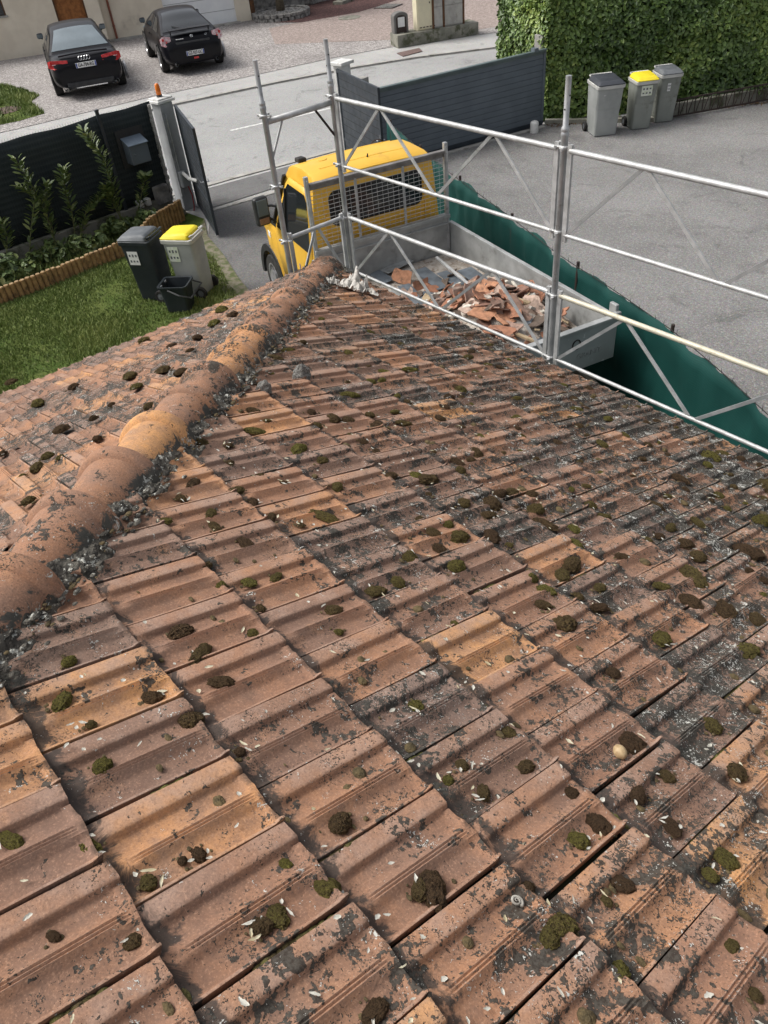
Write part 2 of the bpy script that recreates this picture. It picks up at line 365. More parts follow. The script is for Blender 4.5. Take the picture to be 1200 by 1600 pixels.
def mat_moss():
    t = NT('moss', 1.0, 0, 0.15)
    oi = t.n.new('ShaderNodeObjectInfo')
    n = t.noise(16, 5, 0.7)
    f = t.math('ADD', n, t.math('MULTIPLY', t.math('SUBTRACT', oi.outputs['Random'], 0.5), 0.42))
    col = t.ramp(f, [(0.38, (0.18, 0.11, 0.062)), (0.52, (0.25, 0.175, 0.08)), (0.66, (0.29, 0.26, 0.07)), (0.80, (0.40, 0.38, 0.085))])
    col = t.mix(t.maprange(t.noise(5.0, 5, 0.9), 0.38, 0.54), tuple([0.06, 0.042, 0.026]), col)
    t.color(col); t.bump(t.noise(9, 4, 0.9), 1.0, 0.25)
    return t.m
M_MOSS = mat_moss()
M_MOSSJ = pm('moss_joint', (0.15, 0.15, 0.04), (0.10, 0.07, 0.035), 9, 1.0, 0, 1.0, 200, 0.006)

# ------------------------------------------------------------------ helpers
def chain(o):
    m = o.matrix_basis.copy()
    p = o.parent
    while p is not None:
        m = p.matrix_basis @ m; p = p.parent
    return m
def tag(o, label=None, cat=None, group=None, kind=None):
    if label: o['label'] = label
    if cat: o['category'] = cat
    if group: o['group'] = group
    if kind: o['kind'] = kind
    return o
def thing(name, label, cat, loc=(0, 0, 0), rz=0.0, group=None):
    o = bpy.data.objects.new(name, None); COL.objects.link(o)
    o.location = loc; o.rotation_euler = (0, 0, rz); o.empty_display_size = 0.2
    return tag(o, label, cat, group)
def copy_tree(o, parent=None):
    c = o.copy(); COL.objects.link(c)
    if parent is not None: c.parent = parent
    for ch in [x for x in KIDS.get(o.name, [])]:
        cc = copy_tree(ch, c)
        KIDS.setdefault(c.name, []).append(cc)
    return c
KIDS = {}
class MB:
    def __init__(s): s.v = []; s.f = []; s.mi = []; s.cur = 0
    def add(s, vs, fs):
        n = len(s.v); s.v += [tuple(v) for v in vs]
        for f in fs: s.f.append(tuple(i+n for i in f)); s.mi.append(s.cur)
        return s
    def mat(s, i): s.cur = i; return s
    def obox(s, c, ax, ay, az, sx, sy, sz):
        c = Vector(c); vs = []
        for k in (-1, 1):
            for j in (-1, 1):
                for i in (-1, 1): vs.append(c+ax*(i*sx/2)+ay*(j*sy/2)+az*(k*sz/2))
        return s.add(vs, [(0, 2, 3, 1), (4, 5, 7, 6), (0, 1, 5, 4), (2, 6, 7, 3), (0, 4, 6, 2), (1, 3, 7, 5)])
    def box(s, c, size, rz=0.0):
        cx, sx = math.cos(rz), math.sin(rz)
        return s.obox(c, Vector((cx, sx, 0)), Vector((-sx, cx, 0)), Vector((0, 0, 1)), *size)
    def beam(s, p, q, w, h, up=Vector((0, 0, 1))):
        p, q = Vector(p), Vector(q); a = (q-p); L = a.length; a.normalize()
        b = up.cross(a)
        if b.length < 1e-4: b = Vector((1, 0, 0)).cross(a)
        b.normalize(); c = a.cross(b)
        return s.obox((p+q)/2, a, b, c, L, w, h)
    def wall(s, p, q, z0, z1, th):
        p, q = Vector((p[0], p[1], 0)), Vector((q[0], q[1], 0)); a = q-p; L = a.length; a.normalize(); b = Vector((-a.y, a.x, 0))
        return s.obox((p+q)/2+Vector((0, 0, (z0+z1)/2)), a, b, Vector((0, 0, 1)), L, th, z1-z0)
    def tube(s, p, q, r0, r1=None, n=10, caps=True):
        return s.path([p, q], [r0, r0 if r1 is None else r1], n, caps)
    def path(s, pts, rs, n=8, caps=True):
        pts = [Vector(p) for p in pts]
        if not hasattr(rs, '__len__'): rs = [rs]*len(pts)
        rings = []
        a = (pts[1]-pts[0]).normalized()
        b = a.orthogonal().normalized()
        for i, p in enumerate(pts):
            d = (pts[min(i+1, len(pts)-1)]-pts[max(i-1, 0)]).normalized()
            b = (b-d*b.dot(d)).normalized(); c = d.cross(b)
            rings.append([p+b*math.cos(2*pi*k/n)*rs[i]+c*math.sin(2*pi*k/n)*rs[i] for k in range(n)])
        return s.loft(rings, caps)
    def loft(s, rings, caps=True, closed=True):
        n = len(rings[0]); vs = [v for r in rings for v in r]; fs = []
        m = n if closed else n-1
        for i in range(len(rings)-1):
            for k in range(m):
                k2 = (k+1) % n
                fs.append((i*n+k, i*n+k2, (i+1)*n+k2, (i+1)*n+k))
        if caps:
            fs.append(tuple(range(n))[::-1]); fs.append(tuple((len(rings)-1)*n+k for k in range(n)))
        return s.add(vs, fs)
    def lathe(s, c, axis, prof, n=20, caps=True):
        c = Vector(c); a = Vector(axis).normalized(); b = a.orthogonal().normalized(); d = a.cross(b)
        rings = [[c+a*h+b*(r*math.cos(2*pi*k/n))+d*(r*math.sin(2*pi*k/n)) for k in range(n)] for h, r in prof]
        return s.loft(rings, caps)
    def prism(s, poly, off):
        off = Vector(off); n = len(poly); vs = [Vector(p) for p in poly]+[Vector(p)+off for p in poly]
        fs = [tuple(range(n))[::-1], tuple(range(n, 2*n))]+[(k, (k+1) % n, n+(k+1) % n, n+k) for k in range(n)]
        return s.add(vs, fs)
    def grid(s, rows):
        n = len(rows[0]); vs = [v for r in rows for v in r]
        return s.add(vs, [(i*n+k, i*n+k+1, (i+1)*n+k+1, (i+1)*n+k) for i in range(len(rows)-1) for k in range(n-1)])
    def build(s, name, mats, parent=None, smooth=False, bevel=0.0, local=False, seg=2, sub=0):
        me = bpy.data.meshes.new(name)
        vs = s.v
        if parent is not None and not local:
            inv = chain(parent).inverted(); vs = [inv @ Vector(v) for v in vs]
        me.from_pydata([tuple(v) for v in vs], [], s.f)
        if not isinstance(mats, (list, tuple)): mats = [mats]
        for m in mats: me.materials.append(m)
        if len(mats) > 1: me.polygons.foreach_set('material_index', s.mi)
        bm = bmesh.new(); bm.from_mesh(me); bmesh.ops.recalc_face_normals(bm, faces=bm.faces); bm.to_mesh(me); bm.free()
        if smooth: me.polygons.foreach_set('use_smooth', [True]*len(me.polygons))
        me.update()
        o = bpy.data.objects.new(name, me); COL.objects.link(o)
        if parent is not None:
            o.parent = parent; KIDS.setdefault(parent.name, []).append(o)
        if bevel:
            b = o.modifiers.new('bevel', 'BEVEL'); b.width = bevel; b.segments = seg; b.limit_method = 'ANGLE'; b.angle_limit = math.radians(35)
        if sub:
            b = o.modifiers.new('sub', 'SUBSURF'); b.levels = sub; b.render_levels = sub
        return o
def np_mesh(name, verts, faces, mat, attrs=None, smooth=False, parent=None):
    me = bpy.data.meshes.new(name)
    nv, nf, k = len(verts), len(faces), faces.shape[1]
    me.vertices.add(nv); me.vertices.foreach_set('co', np.asarray(verts, np.float32).ravel())
    me.loops.add(nf*k); me.loops.foreach_set('vertex_index', faces.astype(np.int32).ravel())
    me.polygons.add(nf); me.polygons.foreach_set('loop_start', np.arange(0, nf*k, k, dtype=np.int32)); me.polygons.foreach_set('loop_total', np.full(nf, k, np.int32))
    if smooth: me.polygons.foreach_set('use_smooth', np.ones(nf, bool))
    me.update(calc_edges=True)
    for an, (ty, data) in (attrs or {}).items():
        at = me.attributes.new(an, ty, 'POINT')
        at.data.foreach_set('value' if ty == 'FLOAT' else 'color', np.asarray(data, np.float32).ravel())
    me.materials.append(mat)
    o = bpy.data.objects.new(name, me); COL.objects.link(o)
    if parent is not None:
        o.parent = parent; KIDS.setdefault(parent.name, []).append(o)
    return o
def text(s, size, origin, right, up, mat, parent, name='lettering', depth=0.0015, squeeze=1.0, bold=0.0):
    cu = bpy.data.curves.new(name, 'FONT'); cu.body = s; cu.size = size; cu.extrude = depth; cu.align_x = 'CENTER'; cu.align_y = 'CENTER'; cu.offset = bold
    tmp = bpy.data.objects.new('tmp_text', cu); COL.objects.link(tmp)
    bpy.context.view_layer.update()
    me = bpy.data.meshes.new_from_object(tmp.evaluated_get(bpy.context.evaluated_depsgraph_get()))
    bpy.data.objects.remove(tmp)
    r, u = Vector(right).normalized(), Vector(up).normalized(); n = r.cross(u).normalized(); o3 = Vector(origin)
    m4 = Matrix(((r.x*squeeze, u.x, n.x, o3.x), (r.y*squeeze, u.y, n.y, o3.y), (r.z*squeeze, u.z, n.z, o3.z), (0, 0, 0, 1)))
    me.transform(m4)
    me.materials.clear(); me.materials.append(mat)
    o = bpy.data.objects.new(name, me); COL.objects.link(o)
    o.parent = parent; KIDS.setdefault(parent.name, []).append(o)
    return o
def sheet(name, poly, z, mat, kind='structure', th=0.0):
    mb = MB()
    if th: mb.prism([(x, y, z-th) for x, y in poly], (0, 0, th))
    else: mb.add([(x, y, z) for x, y in poly], [tuple(range(len(poly)))])
    o = mb.build(name, mat); o['kind'] = kind
    return o
def strip(name, a, b, z, mat, kind='structure'):
    # band between two polylines with the same number of points
    mb = MB(); n = len(a)
    mb.add([(x, y, z) for x, y in a]+[(x, y, z) for x, y in b], [(i, i+1, n+i+1, n+i) for i in range(n-1)])
    o = mb.build(name, mat); o['kind'] = kind; return o
#END_HEAD

# ------------------------------------------------------------------ the setting: ground sheets
sheet('ground', [(-260, -260), (260, -260), (260, 260), (-260, 260)], 0.0, M_WALK)
road_far = [(-28, -40), (-26, -10), (-24.6, 0), (-23.7, 7), (-23.13, 11.1), (-22.5, 14.1), (-21.7, 16.8), (-20.9, 18.6), (-19.5, 20.8), (-16.8, 24), (-11, 29), (0, 36)]
road_near = [(-20, -40), (-18.0, -10), (-17.0, 0), (-16.5, 5), (-16.1, 8.5), (-15.65, 11.2), (-15.2, 13.5), (-14.8, 15), (-13.9, 17.2), (-11.5, 20.6), (-7, 24.5), (3, 30)]
strip('road', road_far, road_near, 0.012, M_ROAD)
# darker channel along the far carriageway edge, and pale kerb band along the near one
def offs(pl, d): 
    out = []
    for i, p in enumerate(pl):
        a, b = pl[max(i-1, 0)], pl[min(i+1, len(pl)-1)]
        t = Vector((b[0]-a[0], b[1]-a[1])).normalized(); out.append((p[0]-t.y*d, p[1]+t.x*d))
    return out
strip('gutter_channel', offs(road_far, 0.0), offs(road_far, -0.07), 0.018, pm('channel_dark', (0.12, 0.118, 0.112), (0.19, 0.185, 0.18), 5, 0.9))
kb = MB()
for pl, o1, o2, z in ((road_far, 0.0, 0.14, 0.05), (road_near, 0.0, -0.16, 0.018)):
    a, b = offs(pl, o1), offs(pl, o2)
    for i in range(len(pl)-1):
        kb.prism([(*a[i], 0.005), (*a[i+1], 0.005), (*b[i+1], 0.005), (*b[i], 0.005)], (0, 0, z))
tag(kb.build('kerb', M_CONC), kind='structure')
sheet('pavement_patch', [(-16.0, 7.0), (-15.3, 11.6), (-14.45, 11.2), (-14.75, 7.2)], 0.014, M_WALKD)
walk_far = [(-30.5, -40), (-28.2, -10), (-26.4, 0), (-25.2, 7), (-24.85, 11.1), (-24.2, 14.1), (-23.7, 17.2), (-22.9, 19.8), (-21.4, 22.4), (-18.4, 26), (-12.4, 31), (-1, 38)]
gr_far = [(-60, -40), (-60, -10), (-60, 0), (-60, 7), (-60, 13), (-60, 22), (-56, 30), (-50, 38), (-44, 46), (-38, 52), (-26, 60), (-4, 70)]
strip('gravel_forecourt', gr_far, walk_far, 0.012, M_GRAV)
sheet('sandy_gravel', [P(430, 70, 0).xy, P(640, 62, 0).xy, P(760, 45, 0).xy, (-19, 29), (-30, 34), P(640, -6, 0).xy, P(600, 8, 0).xy, P(560, 20, 0).xy, P(480, 33, 0).xy, P(420, 45, 0).xy], 0.018, M_GRAV2)
sheet('red_gravel_bed', [P(400, 36, 0).xy, P(470, 36, 0).xy, P(560, 20, 0).xy, P(600, 8, 0).xy, P(640, -6, 0).xy, (-33, 30), (-36, 24)], 0.024, M_GRAVR)
sheet('weedy_grass_patch', [P(-40, 140, 0).xy, P(0, 132, 0).xy, P(35, 140, 0).xy, P(62, 150, 0).xy, P(48, 160, 0).xy, P(70, 178, 0).xy, P(30, 190, 0).xy, P(0, 196, 0).xy, P(-60, 200, 0).xy], 0.02, M_LAWN)
for a, b in (((360, 205), (417, 192)), ((453, 185.5), (516, 170))):
    p, q = P(*a, 0), P(*b, 0)
    mb = MB(); t = (q-p).normalized(); n = Vector((-t.y, t.x, 0))*0.055
    mb.add([p+n, p-n, q-n, q+n], [(0, 1, 2, 3)]); o = mb.build('lane_marking', M_PAINTW)
    for v in o.data.vertices: v.co.z = 0.017
    o['kind'] = 'structure'
# own drive, neighbouring yard, lawn
net_line = [(-12.2, 10.02), (-10.6, 9.3), (-9.1, 8.66), (-7.35, 7.98), (-5.76, 7.32), (-4.7, 6.98), (-3.67, 6.6), (-2.89, 6.22), (-2.26, 5.88), (-0.9, 5.1), (1.0, 4.1), (3, 3.6)]
sheet('driveway', [(-14.72, 7.3), (-13.46, 6.48), (-12.42, 6.2), (-11.26, 5.81), (-10.5, 5.62), (-8.8, 5.2), (-6, 4.9), (-5.0, 3.4), (6, 3.4), (3, 3.6)] + net_line[::-1][1:] + [(-14.2, 10.75)], 0.008, M_DRIVE)
yard = [(x, y) for x, y in net_line] + [(12, 2), (25, 2), (25, 40), (-4.5, 26), (-9.5, 19.75), (-12.6, 15.55), (-12.95, 15.3), (-13.35, 12.6), (-13.8, 10.95)]
sheet('neighbour_yard', yard, 0.006, M_ASPH)
sheet('lawn', [(-13.7, -14), (-13.8, 3.73), (-13.95, 5.02), (-14.3, 5.83), (-14.9, 6.85), (-14.3, 6.9), (-13.46, 6.48), (-12.42, 6.2), (-11.26, 5.81), (-10.5, 5.62), (-8.8, 5.2), (-6, 4.9), (-5.0, 3.4), (-5, -14)], 0.02, M_LAWN)
sheet('planting_bed', [(-15.15, -14), (-15.15, 6.9), (-14.8, 6.8), (-14.3, 5.83), (-13.95, 5.02), (-13.8, 3.73), (-13.7, -14)], 0.05, M_SOIL)
mb = MB(); mb.wall((-14.62, 7.28), (-14.12, 10.5), 0.0, 0.022, 0.14); tag(mb.build('gate_threshold', M_CONC), kind='structure')
mb = MB()
for i in range(len(net_line)-1): mb.wall(net_line[i], net_line[i+1], 0, 0.16-0.001*(i % 2), 0.14)
tag(mb.build('boundary_kerb_wall', M_CONCD), 'low mossy concrete kerb wall under the green windbreak net', 'wall')
sheet('paved_edge', [(-14.3, 6.9), (-13.46, 6.48), (-12.42, 6.2), (-11.3, 5.83), (-10.5, 5.62), (-10.7, 5.3), (-11.5, 5.45), (-12.6, 5.95), (-13.5, 6.15)], 0.026, pm('gravelly_soil', (0.24, 0.21, 0.16), (0.10, 0.12, 0.045), 9, 1.0, 0, 1.0, 40, 0.03))

# ------------------------------------------------------------------ grass: blades over the lawn
def blades(name, polys, n, h0, h1, w, seedless=None, z=0.02, label=None):
    xs = np.concatenate([np.array(p)[:, 0] for p in polys]); ys = np.concatenate([np.array(p)[:, 1] for p in polys])
    pts = NR.uniform((xs.min(), ys.min()), (xs.max(), ys.max()), (n*3, 2))
    keep = np.zeros(len(pts), bool)
    for poly in polys:
        poly = np.array(poly); ins = np.zeros(len(pts), bool); m = len(poly)
        for i in range(m):
            x1, y1 = poly[i]; x2, y2 = poly[(i+1) % m]
            c = ((y1 > pts[:, 1]) != (y2 > pts[:, 1])) & (pts[:, 0] < (x2-x1)*(pts[:, 1]-y1)/(y2-y1+1e-9)+x1)
            ins ^= c
        keep |= ins
    cl = np.array([mnoise.noise(Vector((x*1.1, y*1.1, 0))) for x, y in pts])
    keep &= NR.rand(len(pts)) < np.clip(0.75+cl*1.3, 0.12, 1)
    pts = pts[keep][:n]; cl = cl[keep][:n]; n = len(pts)
    a = NR.uniform(0, 2*pi, n); h = NR.uniform(h0, h1, n)*(1+0.6*np.clip(cl, -0.5, 1)); lean = NR.uniform(0.1, 0.9, n)*h; la = NR.uniform(0, 2*pi, n)
    v = np.zeros((n, 4, 3)); dx, dy = np.cos(a)*w, np.sin(a)*w
    v[:, 0] = np.stack([pts[:, 0]-dx, pts[:, 1]-dy, np.full(n, z)], 1)
    v[:, 1] = np.stack([pts[:, 0]+dx, pts[:, 1]+dy, np.full(n, z)], 1)
    tip = np.stack([pts[:, 0]+np.cos(la)*lean, pts[:, 1]+np.sin(la)*lean, z+h], 1)
    v[:, 2] = tip+np.stack([dx*.4, dy*.4, 0*dx], 1); v[:, 3] = tip-np.stack([dx*.4, dy*.4, 0*dx], 1)
    f = np.arange(n*4).reshape(n, 4)
    rnd = np.clip(0.45+cl*0.5+NR.normal(0, 0.2, n), 0, 1)
    o = np_mesh(name, v.reshape(-1, 3), f, M_GRASS, {'rnd': ('FLOAT', np.repeat(rnd, 4))})
    return tag(o, label, 'grass', kind='stuff')
blades('grass', [[(-13.7, 0.5), (-13.8, 3.73), (-13.95, 5.02), (-14.25, 5.6), (-13.5, 6.2), (-12.42, 6.0), (-11.26, 5.6), (-10.5, 5.4), (-8.8, 5.1), (-7, 4.6), (-6.5, 0.5)]], 90000, 0.02, 0.055, 0.007, label='short green lawn grass between the log edging and the tiled roof')
blades('bed_weeds', [[(-15.05, 0.5), (-15.05, 6.7), (-14.45, 5.8), (-14.05, 5.02), (-13.95, 3.73), (-13.9, 0.5)]], 5000, 0.03, 0.12, 0.011, z=0.05, label='low weeds growing in the narrow planting bed along the dark fence')
blades('verge_grass', [[tuple(P(-40, 140, 0).xy), tuple(P(0, 132, 0).xy), tuple(P(35, 140, 0).xy), tuple(P(62, 150, 0).xy), tuple(P(48, 160, 0).xy), tuple(P(70, 178, 0).xy), tuple(P(30, 190, 0).xy), tuple(P(0, 196, 0).xy), tuple(P(-60, 200, 0).xy)]], 7000, 0.03, 0.1, 0.014, label='patchy grass beside the brown manhole cover across the street')

# ------------------------------------------------------------------ house with the tiled roof
TW, TL = 0.221, 0.345
PITCH = 0.36142939580; CP, SP = math.cos(PITCH), math.sin(PITCH); TP = math.tan(PITCH)
T0 = np.array([-1.492668, -0.061711, 5.45-1.436291])
STRIP_TOP = 0.042
EAVE_Z = 5.45-2.934-STRIP_TOP/CP
HIPC = -1.93
house = thing('house', 'house with the big mossy clay tile roof filling the foreground', 'house', (-5.83, 3.9, 0))
hw = MB()
hw.wall((-5.4, 3.45), (6, 3.45), 0, 2.42, 0.25); hw.wall((-5.4, -9), (-5.4, 3.3), 0, 2.42, 0.25)
hw.build('wall', M_RENDER, house)
fb = MB(); fb.wall((-5.75, 3.80), (6, 3.80), EAVE_Z-0.19, EAVE_Z-0.045, 0.03); fb.wall((-5.75, -9), (-5.75, 3.78), EAVE_Z-0.19, EAVE_Z-0.045, 0.03)
fb.wall((-5.7, 3.6), (6, 3.6), EAVE_Z-0.16, EAVE_Z-0.14, 0.35); fb.wall((-5.55, -9), (-5.55, 3.4), EAVE_Z-0.16, EAVE_Z-0.14, 0.35)
fb.build('fascia', M_WHITEP, house)
gt = MB()
for p, q in (((-5.9, 3.93), (6, 3.93)), ((-5.9, 3.93), (-5.9, -9))):
    a = Vector((p[0], p[1], EAVE_Z-0.06)); b = Vector((q[0], q[1], EAVE_Z-0.06))
    d = (b-a).normalized(); s_ = Vector((0, 0, 1)).cross(d); rows = []
    for k in range(9):
        an = pi+pi*k/8; o_ = s_*math.cos(an)*0.06+Vector((0, 0, 1))*math.sin(an)*0.06
        rows.append([a+o_, b+o_])
    gt.grid(rows)
gt.build('gutter', M_ZINC, house)
# dark deck just under the tiles
XR, YB = 2.2, -1.9
def zr(y): return EAVE_Z+(3.9-y)*TP
def zl(x): return EAVE_Z+(x+5.83)*TP
und = MB()
c_ = (-5.8, 3.87); hx = HIPC-YB
und.add([(c_[0], c_[1], zr(c_[1])-.012), (XR, c_[1], zr(c_[1])-.012), (XR, YB, zr(YB)-.012), (hx, YB, zr(YB)-.012)], [(0, 1, 2, 3)])
und.add([(c_[0], c_[1], zl(c_[0])-.012), (hx, YB, zl(hx)-.012), (-5.8, YB-1.6, zl(-5.8)-.012), (-5.8, 0, zl(-5.8)-.012)], [(0, 1, 2, 3)])
und.build('roof_deck', M_UNDER, house)

def tile_height(u, v):
    ss = lambda a, b, x: np.clip((x-a)/(b-a), 0, 1)**2*(3-2*np.clip((x-a)/(b-a), 0, 1))
    strip_ = 0.0205+0.0012*np.sin(np.clip(u/0.22, 0, 1)*pi)
    pan1 = 0.003+0.012*ss(0.36, 0.52, u)
    pan2 = 0.003+0.013*(1-ss(0.60, 0.68, u))+0.0155*ss(0.905, 0.948, u)+0.002*ss(0.8, 0.9, u)
    wide = 0.035*ss(0.80, 1.0, v)
    rib = 0.0160+0.0042*np.abs(np.sin((u-0.505)/0.105*3*pi))*(1-0.7*ss(0.85, 1, v))
    z = np.where(u < 0.5, pan1, pan2)
    inrib = ss(0.485-wide, 0.51-wide*0.6, u)*(1-ss(0.60+wide*0.6, 0.635+wide, u))
    z = z*(1-inrib)+np.maximum(z, rib)*inrib
    # rounded head end of the two pans
    e1 = np.abs((u-0.375)/0.145); e2 = np.abs((u-0.765)/0.16)
    e = np.where(u < 0.56, e1, e2)
    head = 1-ss(0.02+0.07*np.clip(e, 0, 1)**3, 0.10+0.07*np.clip(e, 0, 1)**3, v)
    head = head*(u < 0.93)
    z = z*(1-head*0.9)+0.0155*head*0.9
    z = z+0.008*ss(0.93, 0.985, v)*(u > 0.25)*(1-inrib)
    st = 1-ss(0.203, 0.250, u)
    z = z*(1-st)+strip_*st
    return z
US = np.array([0.0, 0.012, 0.03, 0.1, 0.17, 0.2, 0.215, 0.235, 0.255, 0.275, 0.31, 0.36, 0.41, 0.45, 0.48, 0.505, 0.5225, 0.54, 0.5575, 0.575, 0.5925, 0.61, 0.63, 0.66, 0.70, 0.77, 0.84, 0.90, 0.918, 0.935, 0.95, 0.966, 0.971])
VS = np.array([-0.07, 0.0, 0.03, 0.07, 0.12, 0.2, 0.4, 0.6, 0.75, 0.84, 0.90, 0.94, 0.965, 0.985, 1.0])
def build_roof(name, frame, nu0, nu1, nv0, nv1, clipf, stretch, mat, phase=0):
    """frame(a, b, h) -> world from distance along eave, distance down slope, height; tiles laid half-bond"""
    nu, nv = len(US), len(VS)
    UU, VV = np.meshgrid(US, VS)
    Z0 = tile_height(UU, VV)
    base_faces = []
    idx = np.arange(nu*nv).reshape(nv, nu)
    for i in range(nv-1):
        for k in range(nu-1): base_faces.append((idx[i, k], idx[i, k+1], idx[i+1, k+1], idx[i+1, k]))
    # skirts: lower end and left side
    n0 = nu*nv
    sk_e = np.arange(nu)+n0; sk_s = np.arange(nv)+n0+nu; sk_r = np.arange(nv)+n0+nu+nv
    for k in range(nu-1): base_faces.append((idx[-1, k], idx[-1, k+1], sk_e[k+1], sk_e[k]))
    for i in range(nv-1): base_faces.append((idx[i, 0], idx[i+1, 0], sk_s[i+1], sk_s[i]))
    for i in range(nv-1): base_faces.append((idx[i+1, -1], idx[i, -1], sk_r[i], sk_r[i+1]))
    base_faces = np.array(base_faces); npt = n0+nu+2*nv
    allv, allf, alla = [], [], []
    cnt = 0
    for j in range(nv0, nv1+1):
        off = 0.5 if (j+phase) % 2 == 0 else 0.0
        for i in range(nu0, nu1+1):
            u0 = i+off
            r1, r2, r4 = R.random(), R.random(), R.random()
            jx, jy, jz = R.gauss(0, 0.0018), R.gauss(0, 0.003), R.gauss(0, 0.0012)
            rot = R.gauss(0, 0.007); tilt = R.gauss(0, 0.0015); roll = R.gauss(0, 0.0016)
            wob = R.uniform(0, 100)
            U = np.concatenate([UU.ravel(), US, np.zeros(nv), np.full(nv, US[-1])]); V = np.concatenate([VV.ravel(), np.ones(nu), VS, VS])
            a = (U-0.5)*TW; b = (V-1.0)*TL
            edge = 0.0025*np.sin(U*9+wob)*(V > 0.97)
            Z = np.concatenate([Z0.ravel(), Z0[-1]-0.016, np.full(nv, -0.002), np.full(nv, -0.002)])
            Z = Z+0.019*V+tilt*(V-0.5)*2+roll*(U-.5)*2+jz+0.0012*np.sin(U*5+wob*3)*np.cos(V*4+wob)
            A = (u0+0.5)*TW+a+jx-b*rot
            B = (j*TL*(1+stretch*j))+b+a*rot+jy+edge
            w = frame(A, B, Z)
            cl = clipf(w)
            if not (cl > 0).any(): continue
            fc = base_faces
            keep = (cl[fc] > 0).any(axis=1)
            if not keep.any(): continue
            allv.append(w); allf.append(fc[keep]+cnt*npt)
            alla.append(np.stack([np.full(npt, r1), np.full(npt, r2), np.clip(V, 0, 1), np.concatenate([np.clip(1-Z0.ravel()/0.020, 0, 1), np.ones(nu+2*nv)])], 1)); cnt += 1
    verts = np.concatenate(allv); faces = np.concatenate(allf); att = np.concatenate(alla)
    used = np.zeros(len(verts), bool); used[faces.ravel()] = True
    remap = np.cumsum(used)-1
    print(name, 'tiles', cnt, 'faces', len(faces))
    o = np_mesh(name, verts[used], remap[faces], mat, {'tile': ('FLOAT_COLOR', att[used])}, smooth=True)
    b_ = o.modifiers.new('es', 'EDGE_SPLIT'); b_.split_angle = math.radians(48)
    o.parent = house; o.matrix_parent_inverse = chain(house).inverted()
    KIDS.setdefault(house.name, []).append(o)
    return o
def frame_r(A, B, Z):
    # corner lattice: A along +X from T0, B down slope (+Y)
    zz = Z-STRIP_TOP
    return np.stack([T0[0]+A, T0[1]+B*CP+zz*SP, T0[2]-B*SP+zz*CP], -1)
build_roof('roof_slope', frame_r, -21, 17, -5, 12, lambda w: w[:, 0]+w[:, 1]-HIPC+0.02, 0.0015, M_TILE)
# left slope: origin at the same eave height, tiles running towards -X
LX0 = -5.90; NLC = 20
def frame_l2(A, B, Z):
    zz = Z-STRIP_TOP; Bd = B-NLC*TL
    zE = EAVE_Z+STRIP_TOP/CP+(LX0+5.83)*TP
    return np.stack([LX0-Bd*CP-zz*SP, -2.0+A, zE-Bd*SP+zz*CP], -1)
build_roof('roof_slope', frame_l2, -3, 26, 5, NLC, lambda w: -(w[:, 0]+w[:, 1]-HIPC)+0.02, 0.0, M_TILEL, phase=1)

# hip ridge tiles: each wide end (with a rolled rim) faces down the hip and laps the next one
HD = Vector((-1, 1, -TP)); HD.normalize()              # down the hip
HN = Vector((1, 1, 0)).normalized()                      # across, towards the right slope
HU = HN.cross(HD)
if HU.z < 0: HU = -HU
def hip_pt(s):                                            # s = plan distance from the roof corner along the hip
    x = -5.83+s/math.sqrt(2)
    return Vector((x, HIPC-x, EAVE_Z+(x+5.83)*TP))
rims = [7.0, 6.6, 6.2, 5.83, 5.46, 5.07, 4.69, 4.32, 3.94, 3.59, 3.2, 2.82, 2.44, 2.07, 1.69, 1.32, 0.95, 0.57, 0.19]
RIDGE_H = -0.062; RIDGE_X = 0.052
for i, s in enumerate(rims):
    nxt = s+0.44
    p1 = hip_pt(s)+HU*(RIDGE_H+0.016)+HN*RIDGE_X; p0 = hip_pt(nxt)+HU*(RIDGE_H-0.004)+HN*RIDGE_X
    p1 = p1+HN*R.gauss(0, 0.005)+HU*R.gauss(0, 0.003)
    ax = (p1-p0); Lr = ax.length; ax.normalize()
    prof = [(0.0, 0.112), (0.15, 0.116), (0.3, 0.121), (0.5, 0.127), (0.72, 0.135), (0.84, 0.139), (0.865, 0.140), (0.88, 0.155), (0.90, 0.163), (0.97, 0.165), (0.993, 0.163), (1.0, 0.156), (1.0, 0.120)]
    nseg = 30; vs = []; at = []; r1, r2, r4 = R.random(), R.random()*0.75, R.random()
    ph = R.uniform(0, 50)
    for t, r in prof:
        for k in range(nseg+1):
            th = math.radians(-8)+math.radians(196)*k/nseg
            rr = r*(1+0.012*math.sin(3*th+ph)+0.01*math.sin(5*t+ph))
            rz_ = rr*0.97
            vs.append(p0+ax*(Lr*t)+HN*(rr*math.cos(th))+HU*(rz_*math.sin(th)))
            flank = 1-k/nseg
            at.append((r1, r2, 0.9, flank))
    # inner shell edge for thickness at the lower rim
    n = nseg+1; m = len(prof)
    fs = np.array([(a_*n+k, a_*n+k+1, (a_+1)*n+k+1, (a_+1)*n+k) for a_ in range(m-1) for k in range(nseg)])
    vs = np.array([tuple(v) for v in vs])-np.array([-5.83, 3.9, 0])
    o = np_mesh('ridge_tile', vs, fs, M_RIDGE, {'tile': ('FLOAT_COLOR', np.array(at))}, smooth=True, parent=house)
    e_ = o.modifiers.new('es', 'EDGE_SPLIT'); e_.split_angle = math.radians(50)
    if i == 7: at2 = np.array(at); at2[:, 0] = 1.0; at2[:, 1] = 0.1; o.data.attributes['tile'].data.foreach_set('color', at2.astype(np.float32).ravel()); o['label'] = 'brighter orange ridge tile'
